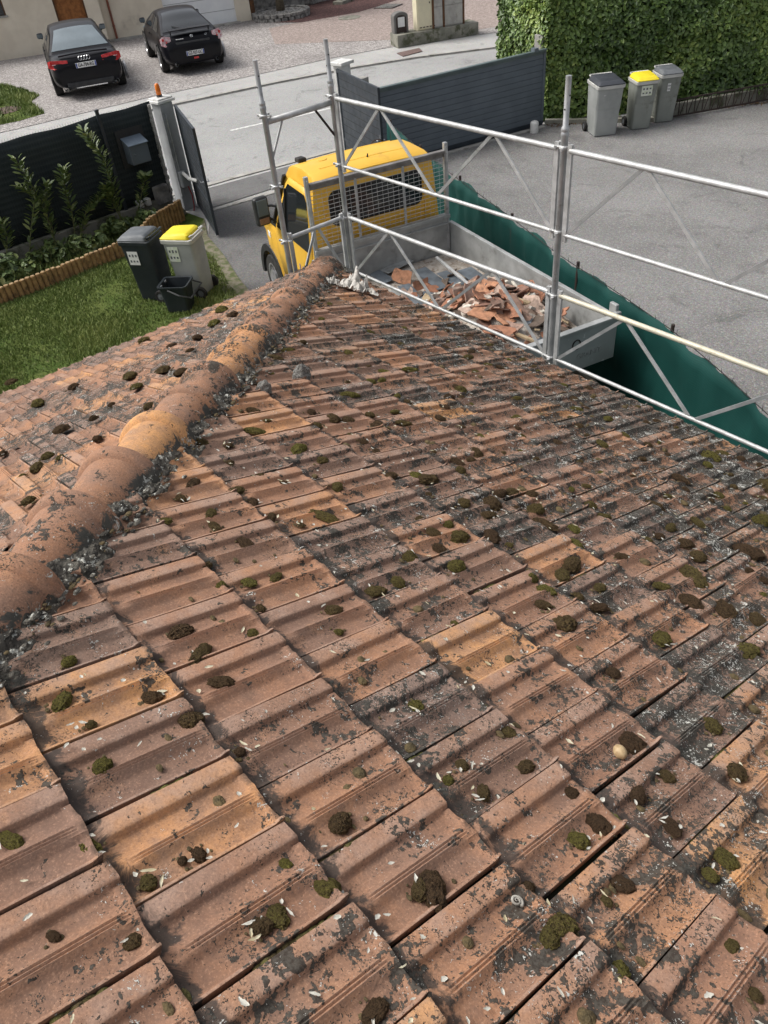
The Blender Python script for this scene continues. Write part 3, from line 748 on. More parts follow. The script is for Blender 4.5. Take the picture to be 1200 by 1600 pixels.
# crumbling mortar bed on both flanks of the hip
def mortar(side, w0, w1, hgt, mat, nm):
    L0, L1 = 0.0, 7.4; ns = 760; nw = 20; rows = []
    for i in range(ns+1):
        s = L0+(L1-L0)*i/ns; base = hip_pt(s); row = []
        wv = 1+0.35*mnoise.noise(Vector((s*3.1, side*7, 0)))+0.25*mnoise.noise(Vector((s*11, side*7, 3)))
        for k in range(nw+1):
            f = k/nw; d = w0+(w1-w0)*f*wv
            # slope surface drops away from the hip on each side
            p = base+HN*(side*d)+Vector((0, 0, -abs(d)/math.sqrt(2)*TP))
            bump_ = math.sin(min(1.0, f*1.02)*pi*0.5+pi*0.5)
            n = mnoise.fractal(Vector((s*14, d*22, side*5.0)), 0.7, 2.1, 4)+0.5*mnoise.noise(Vector((s*60, d*60, 2)))
            hh = hgt*bump_+n*0.014*(0.3+0.7*math.sin(f*pi))-0.010*f
            row.append(p+HU*(hh+0.02*(1-f)))
        rows.append(row)
    mb = MB(); mb.grid(rows); return mb.build(nm, mat, house)
mortar(1, 0.13, 0.255, 0.038, M_MORT, 'mortar_bed')
mortar(-1, 0.03, 0.085, 0.03, M_MORT, 'mortar_bed')

# ------------------------------------------------------------------ scaffold along the eave
SY = 4.3; GZ = 5.45
sc = thing('scaffold', 'galvanised tube scaffold with truss guardrails standing along the roof eave', 'scaffold', (-5.94, SY, 0))
def post(x, y, ztop, mat=M_STEEL):
    mb = MB()
    mb.lathe((x, y, 0), (0, 0, 1), [(0.0, 0.055), (0.01, 0.055), (0.011, 0.024), (0.5, 0.024), (ztop-0.36, 0.0242), (ztop-0.352, 0.027), (ztop-0.335, 0.0275), (ztop-0.325, 0.0235), (ztop-0.315, 0.027), (ztop-0.30, 0.0265), (ztop-0.29, 0.019), (ztop, 0.019)], 14)
    o = mb.build('post', mat, sc, smooth=True); e = o.modifiers.new('es', 'EDGE_SPLIT'); e.split_angle = math.radians(40)
    h = MB(); h.tube((x-0.0195, y, ztop-0.11), (x+0.0195, y, ztop-0.11), 0.006, n=8); h.build('pin_hole', M_RUBBER, o)
    h = MB(); h.tube((x, y-0.0195, ztop-0.19), (x, y+0.0195, ztop-0.19), 0.006, n=8); h.build('pin_hole', M_RUBBER, o)
    return o
def collar(x, y, z):
    mb = MB()
    mb.lathe((x, y, z), (0, 0, 1), [(-0.012, 0.028), (-0.006, 0.034), (0.006, 0.034), (0.012, 0.028)], 14)
    for k in range(4):
        a = k*pi/2+0.4; mb.tube((x+math.cos(a)*0.03, y+math.sin(a)*0.03, z), (x+math.cos(a)*0.058, y+math.sin(a)*0.058, z), 0.009, n=6)
        mb.lathe((x+math.cos(a)*0.058, y+math.sin(a)*0.058, z-0.008), (0, 0, 1), [(0, 0.012), (0.016, 0.012)], 8)
    mb.build('coupling', M_STEELW, sc, smooth=False)
zt = GZ-1.22
for x, y in ((-5.94, SY), (-3.42, SY), (-0.90, SY), (-5.94, 3.60)):
    post(x, y, zt if y == SY else zt-0.02)
    for z in (GZ-1.64, GZ-2.20, GZ-2.68, GZ-3.20, GZ-4.2): collar(x, y, z)
def guard(p, q, zt_, zb_, mat=M_STEELW, bays=2, name='guardrail'):
    p, q = Vector((*p, 0)), Vector((*q, 0)); d = (q-p).normalized(); L = (q-p).length
    a, b = p+d*0.055, q-d*0.055
    up = lambda v, z: Vector((v.x, v.y, z))
    mb = MB()
    for z, r in ((zt_, 0.0185), (zb_, 0.0145)):
        mb.mat(0 if z == zt_ else 1); mb.tube(up(a, z), up(b, z), r, n=12)
    mb.mat(1)
    for v in (a, b): mb.beam(up(v, zb_-0.05), up(v, zt_+0.04), 0.022, 0.035, up=d)
    fr = mb.build(name, [mat, M_STEELW], sc, smooth=True); e = fr.modifiers.new('es', 'EDGE_SPLIT'); e.split_angle = math.radians(40)
    n = Vector((-d.y, d.x, 0))
    for i in range(bays):
        s0, s1 = L*i/bays, L*(i+1)/bays; m = (s0+s1)/2
        A, B, Cc = p+d*(s0+(0.07 if i == 0 else 0.03)), p+d*m, p+d*(s1-(0.07 if i == bays-1 else 0.03))
        w = MB(); w.beam(up(A, zb_+0.01), up(B-d*0.02, zt_-0.012), 0.024, 0.012, up=n); w.build('brace', M_STEEL, fr)
        w = MB(); w.beam(up(B+d*0.02, zt_-0.012), up(Cc, zb_+0.01), 0.024, 0.012, up=n); w.build('brace', M_STEELW, fr)
    for v, sg in ((a, -1), (b, 1)):
        for z in (zt_+0.015, zb_):
            w = MB(); w.path([up(v+d*sg*0.01, z+0.03), up(v+d*sg*0.045, z+0.025)+n*0.01, up(v+d*sg*0.055, z-0.03)+n*0.015], 0.006, 6); w.build('wedge', M_STEELW, fr)
    return fr
guard((-5.94, SY), (-3.42, SY), GZ-1.655, GZ-2.21)
guard((-3.42, SY), (-0.90, SY), GZ-1.655, GZ-2.215)
guard((-5.94, SY), (-3.42, SY), GZ-2.67, GZ-3.205)
g_ = guard((-3.42, SY), (-0.90, SY), GZ-2.67, GZ-3.205, M_STEELY); g_['label'] = 'yellowed guardrail panel of the right-hand bay'
guard((-5.94, 3.60), (-5.94, SY), GZ-2.67, GZ-3.205, bays=1)
# end frame: thick horizontal at the top with two short struts
mb = MB(); mb.tube((-5.94, 3.62, GZ-1.69), (-5.94, SY-0.02, GZ-1.69), 0.024, n=12); mb.build('end_frame_rail', M_STEELW, sc, smooth=True)
mb = MB(); mb.beam((-5.94, 3.77, GZ-1.70), (-5.94, 3.615, GZ-1.97), 0.018, 0.01, up=Vector((1, 0, 0))); mb.build('brace', M_STEELW, sc)
mb = MB(); mb.beam((-5.94, 4.10, GZ-1.70), (-5.94, SY-0.02, GZ-1.95), 0.018, 0.01, up=Vector((1, 0, 0))); mb.build('brace', M_IRON, sc)
# deck below the eave, seen as a thin pale edge above the tiles
for k in range(2):
    mb = MB(); mb.box(((-5.94-3.42)/2+2.52*k, 4.13, GZ-4.2), (2.45, 0.3, 0.05)); mb.build('deck_board', M_STEELW, sc, bevel=0.004)
mb = MB(); mb.beam((-5.9, 4.12, GZ-3.19), (-0.9, 4.12, GZ-3.19), 0.016, 0.03); mb.build('eave_rail', M_STEELW, sc)

# ------------------------------------------------------------------ yellow tipper truck
TC = Vector((-7.98, 6.36, 0)); TYAW = math.atan2(0.229, -0.973)
truck = thing('tipper_truck', 'yellow tipper truck with galvanised bed parked beside the house scaffold', 'truck', TC, TYAW)
# local frame: +x forward (s), +y = left of heading; the near side of the truck is local +y
def TB(): return MB()
def tbuild(mb, name, mat, parent=None, **k): return mb.build(name, mat, parent or truck, local=True, **k)
NEAR = 1
# cab shell: side profile lofted across the width, with the roof narrower than the waist
def half_w(z):
    return 0.97 if z < 1.25 else 0.97-0.10*min(1.0, (z-1.25)/0.95)**1.15-(0.05*((z-2.15)/0.15)**2 if z > 2.15 else 0)
prof = [(0.14, 0.62), (0.14, 1.3), (0.135, 1.8), (0.14, 2.18), (0.165, 2.26), (0.24, 2.30), (0.6, 2.315), (0.85, 2.30), (0.98, 2.26), (1.08, 2.14), (1.30, 1.78), (1.55, 1.42), (1.75, 1.33), (2.2, 1.22), (2.5, 1.08), (2.62, 0.92), (2.66, 0.6), (2.62, 0.42), (2.48, 0.40)]
prof_low = [(2.48, 0.40), (2.42, 0.55), (2.30, 0.72), (2.10, 0.79), (1.90, 0.72), (1.78, 0.55), (1.72, 0.40), (0.9, 0.38), (0.14, 0.40)]
ring2 = prof+prof_low[1:]
def cab_ring(f, inset):
    out = []
    cxx = 1.3
    for s, z in ring2:
        w = half_w(z)
        if s > 2.2: w *= 1-0.30*((s-2.2)/0.46)**2*0.6
        out.append((s, z, w*f))
    return out
rings = []
for f, ins in ((-1, 0.05), (-0.985, 0.012), (-0.94, 0), (-0.5, -0.0), (0, -0.0), (0.5, -0.0), (0.94, 0), (0.985, 0.012), (1, 0.05)):
    r_ = []
    for (s, z, y) in cab_ring(f, ins):
        cs, cz = 1.2, 1.2
        dn = math.hypot(s-cs, z-cz); k = 1-ins/dn
        crown = 0.02*(1-f*f) if z > 2.24 else 0.0
        r_.append(Vector((cs+(s-cs)*k, y, cz+(z-cz)*k+crown)))
    rings.append(r_)
mb = MB(); mb.loft(rings, caps=True)
cab = tbuild(mb, 'cab', M_YEL, smooth=True); e_ = cab.modifiers.new('es', 'EDGE_SPLIT'); e_.split_angle = math.radians(32)
# a ridge across the rear cab wall and rear window
def patch_x(name, x, ys, zs, mat, parent, r=0.07, th=0.006, side=-1):
    y0, y1 = ys; z0, z1 = zs; pts = []
    for cx_, cz_, a0 in ((y1-r, z1-r, 0), (y0+r, z1-r, 90), (y0+r, z0+r, 180), (y1-r, z0+r, 270)):
        for k in range(6):
            a = math.radians(a0+18*k); pts.append(Vector((x, cx_+r*math.cos(a), cz_+r*math.sin(a))))
    m = MB(); m.prism(pts, (side*th, 0, 0)); return tbuild(m, name, mat, parent)
fr_ = patch_x('window_seal', 0.137, (-0.69, 0.67), (1.66, 2.11), M_RUBBER, cab, 0.11, 0.008)
patch_x('rear_window', 0.128, (-0.67, 0.65), (1.68, 2.09), M_GLASS, cab, 0.10, 0.006)
for z in (1.58, 1.51, 1.30, 1.05):
    m = MB(); m.box((0.130, 0, z), (0.014, 1.66 if z > 1.4 else 1.5, 0.02)); tbuild(m, 'pressed_rib', M_YEL, cab, bevel=0.005)
m = MB(); m.box((0.128, 0.72, 1.5), (0.012, 0.012, 1.1)); m.box((0.128, -0.72, 1.5), (0.012, 0.012, 1.1)); tbuild(m, 'panel_seam', M_YEL, cab)
for x in (0.42, 0.86):
    m = MB(); m.grid([[Vector((x+dx, y, 2.308+0.02*(1-(y/0.8)**2)-(0.0 if x < 0.6 else 0.012)+dz)) for y in np.linspace(-0.62, 0.62, 9)] for dx, dz in ((-0.02, -0.004), (-0.008, 0.008), (0.008, 0.008), (0.02, -0.004))]); tbuild(m, 'roof_swage', M_YEL, cab, smooth=True)
m = MB(); m.lathe((0.72, 0.45, 2.325), (0, 0, 1), [(0, 0.06), (0.004, 0.06), (0.006, 0.05)], 20); tbuild(m, 'roof_dimple', M_YEL, cab, smooth=True)
m = MB(); m.tube((0.4, -0.05, 2.31), (0.38, -0.05, 2.37), 0.012, 0.008); m.tube((0.97, -0.5, 2.28), (0.9, -0.5, 2.34), 0.01, 0.006); tbuild(m, 'aerial', M_RUBBER, cab)
m = MB(); m.path([(0.95, -0.35, 2.28), (0.93, -0.42, 2.34), (0.92, -0.5, 2.34), (0.93, -0.58, 2.27)], 0.007, 6); tbuild(m, 'roof_hook', M_IRON, cab)
m = MB(); m.obox(Vector((0.97, 0.66, 2.31)), Vector((1, 0, -.1)).normalized(), Vector((0, 1, 0)), Vector((.1, 0, 1)).normalized(), 0.16, 0.12, 0.06); tbuild(m, 'marker_lamp', M_RUBBER, cab, bevel=0.02)
# side glazing and windscreen follow the shell
def side_pt(s, z, out=0.006, sg=1): 
    w = half_w(z)
    return Vector((s, sg*(w+out), z))
for sg in (1, -1):
    door = MB(); dp = [(0.20, 0.62), (0.20, 1.30), (0.27, 2.05), (0.34, 2.14), (0.85, 2.16), (1.02, 2.06), (1.52, 1.38), (1.60, 1.2), (1.62, 0.95), (1.5, 0.6)]
    door.add([side_pt(s, z, 0.003, sg) for s, z in dp]+[side_pt(s, z, -0.01, sg) for s, z in dp], [tuple(range(len(dp)))]+[(k, (k+1) % len(dp), len(dp)+(k+1) % len(dp), len(dp)+k) for k in range(len(dp))])
    # split polygon into strips so that it follows the tumblehome
    zs_ = [0.62, 0.95, 1.2, 1.30]
    dr = MB(); rows = []
    for z, s0, s1 in ((0.62, 0.20, 1.5), (0.95, 0.20, 1.62), (1.2, 0.20, 1.60), (1.38, 0.20, 1.52), (1.7, 0.225, 1.285), (2.05, 0.27, 1.03), (2.15, 0.33, 0.90)):
        rows.append([side_pt(s0+(s1-s0)*k/4, z, 0.004, sg) for k in range(5)])
    dr.grid(rows); d_ = tbuild(dr, 'door', M_YEL, cab, smooth=True); so = d_.modifiers.new('so', 'SOLIDIFY'); so.thickness = 0.012; so.offset = 0
    gl = MB(); rows = []
    for z, s0, s1 in ((1.33, 0.28, 1.50), (1.5, 0.27, 1.38), (1.75, 0.28, 1.20), (1.98, 0.31, 1.04), (2.06, 0.38, 0.95)):
        rows.append([side_pt(s0+(s1-s0)*k/4, z, 0.014, sg) for k in range(5)])
    gl.grid(rows); tbuild(gl, 'side_window', M_GLASS, d_, smooth=True)
    bar = MB(); bar.beam(side_pt(1.12, 1.34, 0.02, sg), side_pt(1.03, 1.98, 0.02, sg), 0.02, 0.045, up=Vector((0, 1, 0))); tbuild(bar, 'window_divider', M_RUBBER, d_)
    hd = MB(); hd.box((0.36, sg*0.985, 1.06), (0.17, 0.03, 0.09)); tbuild(hd, 'door_handle', M_BLKPL, d_, bevel=0.015)
    ap = MB(); ap.beam(side_pt(1.60, 1.37, 0.012, sg), side_pt(1.06, 2.14, 0.012, sg), 0.03, 0.05, up=Vector((0, 1, 0))); tbuild(ap, 'window_pillar', M_BLKPL, cab)
    tr = MB(); tr.box((1.72, sg*0.945, 1.34), (0.36, 0.05, 0.12)); tbuild(tr, 'mirror_base', M_BLKPL, cab, bevel=0.02)
    arm = MB(); arm.path([(1.50, sg*0.95, 1.40), (1.52, sg*1.04, 1.46), (1.50, sg*1.12, 1.52)], 0.02, 8); arm.path([(1.40, sg*0.90, 1.62), (1.45, sg*1.02, 1.66), (1.48, sg*1.12, 1.66)], 0.018, 8); tbuild(arm, 'mirror_arm', M_BLKPL, cab)
    mir = MB(); mir.box((1.50, sg*1.16, 1.60), (0.12, 0.22, 0.40), 0.15*sg); mo = tbuild(mir, 'wing_mirror', M_BLKPL, cab, bevel=0.045, seg=3)
    mg = MB(); mg.box((1.437, sg*1.155, 1.66), (0.008, 0.16, 0.22), 0.15*sg); tbuild(mg, 'mirror_glass', M_GLASSB, mo, bevel=0.002)
    mg = MB(); mg.box((1.437, sg*1.155, 1.475), (0.01, 0.15, 0.08), 0.15*sg); tbuild(mg, 'mirror_indicator', pm('dull_orange', (0.35, 0.2, 0.13), None, 5, 0.3), mo, bevel=0.002)
    hl = MB(); hl.box((2.47, sg*0.66, 0.93), (0.24, 0.28, 0.26), -0.4*sg); tbuild(hl, 'headlight', M_GLASSB, cab, bevel=0.05)
    ar = MB(); pts = [(2.10+0.46*math.cos(a), sg*0.972, 0.36+0.46*math.sin(a)) for a in np.linspace(-0.1, pi+0.1, 14)]
    rr_ = [[Vector((2.10+rad*math.cos(a), sg*yy, 0.36+rad*math.sin(a))) for a in np.linspace(-0.15, pi+0.15, 18)] for rad, yy in ((0.40, 0.90), (0.40, 0.985), (0.50, 0.985), (0.51, 0.955))]
    ar.grid(rr_); tbuild(ar, 'wheel_arch', M_BLKPL, cab)
    em = MB(); em.prism([(2.02, sg*0.955, 1.12), (1.90, sg*0.965, 1.12), (1.90, sg*0.965, 1.04), (2.02, sg*0.955, 1.04)], (0, sg*0.01, 0)); tbuild(em, 'badge', M_PLATE, cab)
text('LAT', 0.17, (0.60, 0.984, 0.98), (-1, 0, 0), (0, 0, 1), pm('lilac_ink', (0.16, 0.13, 0.36), None, 5, 0.6), cab, bold=0.004)
ws = MB(); rows = []
for s, z in ((1.09, 2.10), (1.2, 1.93), (1.31, 1.765), (1.43, 1.59), (1.54, 1.43)):
    w = half_w(z)-0.07; rows.append([Vector((s+0.012, -w+2*w*k/6, z+0.010)) for k in range(7)])
ws.grid(rows); tbuild(ws, 'windscreen', M_GLASS, cab, smooth=True)
m = MB(); m.box((2.60, 0, 0.50), (0.16, 1.72, 0.26)); tbuild(m, 'bumper', M_BLKPL, bevel=0.05)
m = MB(); m.box((2.66, 0, 0.86), (0.03, 0.9, 0.2)); tbuild(m, 'grille', M_BLKPL, bevel=0.01)
def wheel_parts(parent, s, y, r, w, sg, name='wheel'):
    tb = MB(); tb.lathe((s, y-w/2*sg, r), (0, sg, 0), [(0, r*0.62), (0.0, r*0.93), (0.02, r*0.985), (w*0.3, r), (w*0.7, r), (w-0.02, r*0.985), (w, r*0.93), (w+0.002, r*0.62), (w-0.03, r*0.6)], 30)
    ty = parent[0](tb, name, M_RUBBER, parent[1], smooth=False)
    rm = MB(); rm.lathe((s, y+w/2*sg-0.05, r), (0, sg, 0), [(0, 0.02), (0.0, r*0.60), (0.052, r*0.62), (0.052, r*0.56), (0.02, r*0.5), (0.02, r*0.28), (0.06, r*0.34), (0.065, 0.03)], 24, caps=True)
    for k in range(8):
        a = k*pi/4; rm.tube((s+math.cos(a)*r*0.40, y+w/2*sg-0.03, r+math.sin(a)*r*0.40), (s+math.cos(a)*r*0.40, y+w/2*sg-0.02, r+math.sin(a)*r*0.40), r*0.07, n=8)
    parent[0](rm, 'rim', M_ALLOY, ty, smooth=False)
    for k in range(5):
        pass
    return ty
tb_ = (tbuild, truck)
for s in (2.10, -1.55):
    for sg in (1, -1): wheel_parts(tb_, s, sg*0.86, 0.35, 0.22, sg)
m = MB()
for sg in (1, -1): m.box((-1.1, sg*0.38, 0.62), (5.0, 0.08, 0.2))
tbuild(m, 'chassis', M_IRON)
# bed
BZ0, BZ1, BL, BW = 0.93, 1.35, 3.42, 1.03
m = MB(); m.box((-BL/2, 0, BZ0-0.03), (BL, 2*BW, 0.06)); tbuild(m, 'bed_floor', M_DUST)
for sg in (1, -1):
    m = MB(); m.box((-BL/2, sg*BW, (BZ0+BZ1)/2), (BL, 0.035, BZ1-BZ0)); m.box((-BL/2, sg*(BW+0.003), BZ1), (BL, 0.055, 0.045)); m.box((-BL/2, sg*(BW+0.02), BZ0), (BL, 0.04, 0.05))
    for k in range(6): m.box((-0.25-k*0.58, sg*(BW+0.022), (BZ0+BZ1)/2), (0.05, 0.03, BZ1-BZ0-0.04))
    tbuild(m, 'side_board', M_TRUCKBED, bevel=0.004)
m = MB(); m.box((-BL-0.02, 0, (BZ0+BZ1)/2-0.03), (0.04, 2*BW+0.06, BZ1-BZ0+0.06)); tg = tbuild(m, 'tailgate', M_TAIL, bevel=0.005)
m = MB(); m.box((-BL-0.02, 0, BZ1+0.012), (0.075, 2*BW+0.08, 0.035)); tbuild(m, 'tailgate_rim', M_TRUCKBED, tg, bevel=0.006)
for sg in (1, -1):
    m = MB(); m.box((-BL+0.02, sg*(BW+0.01), BZ1+0.06), (0.11, 0.045, 0.18)); m.box((-BL-0.05, sg*(BW-0.02), BZ1+0.05), (0.05, 0.12, 0.06)); tbuild(m, 'tailgate_latch', M_TRUCKBED, tg, bevel=0.01)
# ring emblem and worn stencil on the tailgate
m = MB(); cpt = Vector((-BL-0.045, -0.52, 1.20))
m.path([cpt+Vector((0, 0.05*math.cos(a), 0.055*math.sin(a))) for a in np.linspace(0, 2*pi, 25)], 0.007, 6); tbuild(m, 'emblem', M_TEXTB, tg)
text('GRANIT', 0.09, (-BL-0.0425, -0.70, 1.04), (0, -1, 0), (0, 0, 1), pm('worn_ink', (0.20, 0.215, 0.21), (0.33, 0.35, 0.345), 30, 0.7), tg)
# headboard: pressed panel, ladder frame and wire mesh
m = MB(); m.box((0.0, 0, 1.19), (0.05, 2*BW-0.04, 0.52)); m.box((-0.012, 0, 1.46), (0.085, 2*BW-0.04, 0.05)); m.box((-0.02, 0, 1.36), (0.05, 2*BW-0.04, 0.03)); hb = tbuild(m, 'headboard', M_TRUCKBED, bevel=0.006)
for y in (-0.985, 0.985):
    m = MB(); m.box((0.0, y, 1.70), (0.055, 0.05, 1.40)); m.box((-0.03, y, 1.68), (0.03, 0.024, 1.36)); tbuild(m, 'guard_post', M_STEEL, hb, bevel=0.004)
m = MB(); m.box((0.0, 0, 2.295), (0.075, 1.92, 0.03)); m.box((0.012, 0, 2.25), (0.03, 1.92, 0.05)); tbuild(m, 'guard_top_rail', pm('weathered_rail', (0.17, 0.16, 0.155), (0.26, 0.25, 0.24), 8, 0.6, 0.3), hb, bevel=0.005)
for y in (-0.35, 0.33):
    m = MB(); m.box((0.004, y, 1.86), (0.022, 0.03, 0.76)); tbuild(m, 'guard_bar', M_STEEL, hb)
m = MB()
for k in range(15): m.tube((-0.012, -0.96, 1.50+k*0.051), (-0.012, 0.96, 1.50+k*0.051), 0.0034, n=5, caps=False)
for k in range(26): m.tube((-0.006, -0.96+k*0.0768, 1.48), (-0.006, -0.96+k*0.0768, 2.23), 0.0018, n=5, caps=False)
tbuild(m, 'wire_mesh', M_STEELW, hb)

# ------------------------------------------------------------------ load of the truck
TM = chain(truck)
def tw(s, y, z): return TM @ Vector((s, y, z))
def load_at(px_, py_, z): return P(px_, py_, z)
# heap of dust and rubble under the broken pieces
m = MB(); rows = []
for i in range(46):
    s = -0.05-3.3*i/45; row = []
    for k in range(30):
        y = -0.99+1.98*k/29
        g = math.exp(-(((s+2.3)/0.85)**2))*math.exp(-((y+0.25)/0.75)**2)*0.34+math.exp(-(((s+0.55)/0.5)**2))*0.02
        nz = 0.028*mnoise.fractal(Vector((s*6, y*6, 2)), 1, 2, 4)+0.012*mnoise.noise(Vector((s*22, y*22, 5)))
        row.append(Vector((s, y, BZ0+0.008+g+abs(nz)*(0.25+3*g))))
    rows.append(row)
m.grid(rows); o = m.build('rubble', M_DUST, None, smooth=False)
for v in o.data.vertices: v.co = TM @ v.co
tag(o, 'pale dust and crushed rubble covering the floor of the truck bed', 'rubble', kind='stuff')
def heap(s, y): return BZ0+0.01+math.exp(-(((s+2.3)/0.85)**2))*math.exp(-((y+0.25)/0.75)**2)*0.34
tile_cols = [pm('tile_shard_%d' % k, c, tuple(x*0.7 for x in c), 16, 0.9, 0, 0.3, 60, 0.003, dirt=(0.09, 0.075, 0.06), dscale=9, damt=(0.55, 0.7)) for k, c in enumerate([(0.38, 0.18, 0.11), (0.27, 0.15, 0.11), (0.48, 0.24, 0.14), (0.36, 0.24, 0.19), (0.12, 0.09, 0.07), (0.50, 0.37, 0.30)])]
def shard(seed, L, W):
    rr = random.Random(seed); mb = MB(); nu_, nv_ = 9, 5; top = []; n = 11
    # ragged curved shard: radial outline on a curved, ribbed surface
    prof_ = rr.choice((0, 1)); cut = [rr.uniform(0.72, 1.05) for _ in range(n)]
    cv = rr.uniform(0.8, 2.6)
    def hz(x, y): return (cv*y*y if prof_ else 0.03*math.tanh(12*y)-0.012*math.cos(40*y))
    ctr = Vector((0, 0, hz(0, 0))); rings_ = []
    for f in (0.35, 0.7, 1.0):
        r0 = []
        for k in range(n*2):
            a = 2*pi*k/(n*2); c_ = (cut[k//2]+cut[((k+1)//2) % n])/2
            m_ = 1/max(abs(math.cos(a)), abs(math.sin(a)))
            x, y = L/2*math.cos(a)*m_*f*c_, W/2*math.sin(a)*m_*f*c_
            r0.append(Vector((x, y, hz(x, y))))
        rings_.append(r0)
    th = Vector((0, 0, -0.014)); N = n*2
    vs = [ctr]+[v for r in rings_ for v in r]; fs = [(0, 1+k, 1+(k+1) % N) for k in range(N)]
    for q in range(2):
        for k in range(N): fs.append((1+q*N+k, 1+(q+1)*N+k, 1+(q+1)*N+(k+1) % N, 1+q*N+(k+1) % N))
    nn = len(vs); vs2 = [v+th for v in vs]; fs2 = [tuple(i+nn for i in f[::-1]) for f in fs]
    rim_ = [(1+2*N+k, nn+1+2*N+k, nn+1+2*N+(k+1) % N, 1+2*N+(k+1) % N) for k in range(N)]
    mb.add(vs+vs2, fs+fs2+rim_)
    return mb
protos = []
for k in range(10):
    rr = random.Random(50+k); protos.append((rr.uniform(0.17, 0.40), rr.uniform(0.14, 0.26)))
shard_meshes = []
def place(o, loc, rx, ry, rz_):
    o.location = loc; o.rotation_euler = (rx, ry, rz_)
first = {}
for i in range(120):
    k = i % 10; ci = R.choice([0, 0, 1, 1, 2, 3, 3, 4, 4, 5, 5]); key = (k, ci)
    if key not in first:
        o = shard(60+k, *protos[k]).build('broken_tile', tile_cols[ci]); first[key] = o
    else:
        o = first[key].copy(); COL.objects.link(o)
    if i < 84:
        s, y = R.gauss(-2.05, 0.50), R.gauss(-0.18, 0.40)
    else:
        s, y = R.uniform(-3.25, -0.8), R.uniform(-0.9, 0.85)
    s = max(-3.25, min(-0.5, s)); y = max(-0.84, min(0.86, y))
    place(o, tw(s, y, heap(s, y)+0.035+R.random()*0.07*(1 if i < 60 else 0.3)), R.gauss(0, 0.45), R.gauss(0, 0.45), R.uniform(0, 6.28))
    where = ('nearest the cab' if s > -1.25 else 'towards the tailgate' if s < -2.75 else 'in the middle of the load')+(' by the far side board' if y < -0.25 else ' by the near side board' if y > 0.3 else ' along the centre line')
    tag(o, ['orange', 'brownish', 'bright orange', 'dusty pink', 'blackened', 'pale dusty'][ci]+' broken tile shard '+where, 'tile shard', 'broken roof tiles in the truck bed')
# named single shards near the cab, grey sheets, battens
o = shard(77, 0.30, 0.20).build('broken_tile', tile_cols[2]); place(o, P(628, 432, 1.05), 0.9, 0.2, 0.5); tag(o, 'large orange curved tile fragment lying alone nearest the cab', 'tile shard')
def slab(name, a, b, w, th, z, mat, label, cat, dz=0.0):
    p, q = P(*a, z), P(*b, z+dz); mb = MB(); mb.beam(p, q, w, th); ob = mb.build(name, mat, bevel=0.002); tag(ob, label, cat); return ob
sheets = [((600, 425), (640, 405), 0.17, 1.0, M_TRUCKBED, 'pale grey sheet lying nearest the headboard corner'),
          ((655, 460), (705, 470), 0.22, 1.06, M_ZINC, 'wide grey sheet between the two lower guardrail braces'),
          ((710, 490), (760, 520), 0.20, 1.10, M_DUST, 'pale dusty slab at the near edge of the load'),
          ((725, 420), (760, 445), 0.22, 1.08, M_ZINC, 'grey sheet beyond the steel angle by the far side board'),
          ((780, 520), (830, 550), 0.16, 1.12, M_TRUCKBED, 'pale metal strip near the scaffold post'),
          ((608, 440), (585, 425), 0.18, 1.0, M_ZINC, 'small grey metal sheet nearest the guardrail post in the truck bed'),
          ((655, 420), (695, 450), 0.20, 1.03, M_ZINC, 'dark grey rectangular sheet lying flat behind the orange fragment'),
          ((630, 445), (662, 478), 0.17, 1.05, M_ZINC, 'blue-grey metal strip under the front guardrail brace'),
          ((690, 425), (720, 445), 0.16, 1.06, M_ZINC, 'grey sheet leaning on the long steel angle'),
          ((820, 500), (850, 540), 0.20, 1.12, M_ZINC, 'dark metal sheet beside the tailgate end of the heap'),
          ((610, 455), (640, 462), 0.15, 1.02, M_TRUCKBED, 'pale dented metal offcut below the blue-grey strip'),
          ((790, 470), (830, 505), 0.13, 1.2, M_ZINC, 'narrow grey flashing strip on top of the rubble heap')]
for a, b, w, z, mt, lb in sheets: slab('metal_sheet', a, b, w, 0.006, z, mt, lb, 'metal sheet', R.uniform(-0.02, 0.05))
bat = [((682, 402), (745, 455), 0.035, 1.14, M_STEELW, 'long pale steel angle lying across the load'),
       ((666, 470), (720, 442), 0.03, 1.10, M_WHITEWOOD, 'white lath crossing over the grey sheets'),
       ((770, 455), (828, 474), 0.05, 1.28, M_WOOD, 'rough wooden batten on the heap by the far side board'),
       ((790, 515), (840, 535), 0.045, 1.20, M_WOOD, 'yellowish batten near the tailgate'),
       ((800, 440), (850, 500), 0.03, 1.18, M_WHITEWOOD, 'pale lath along the far side board'),
       ((738, 440), (762, 470), 0.04, 1.2, M_WOOD, 'short brown batten stub in the middle of the heap'),
       ((815, 470), (850, 488), 0.05, 1.2, M_WHITEWOOD, 'white splintered board end under the far lath'),
       ((700, 455), (760, 500), 0.03, 1.17, M_STEEL, 'dull steel bar sunk in the rubble')]
for a, b, w, z, mt, lb in bat: slab('batten', a, b, w, 0.025, z, mt, lb, 'batten', R.uniform(-0.04, 0.04))
chips = []
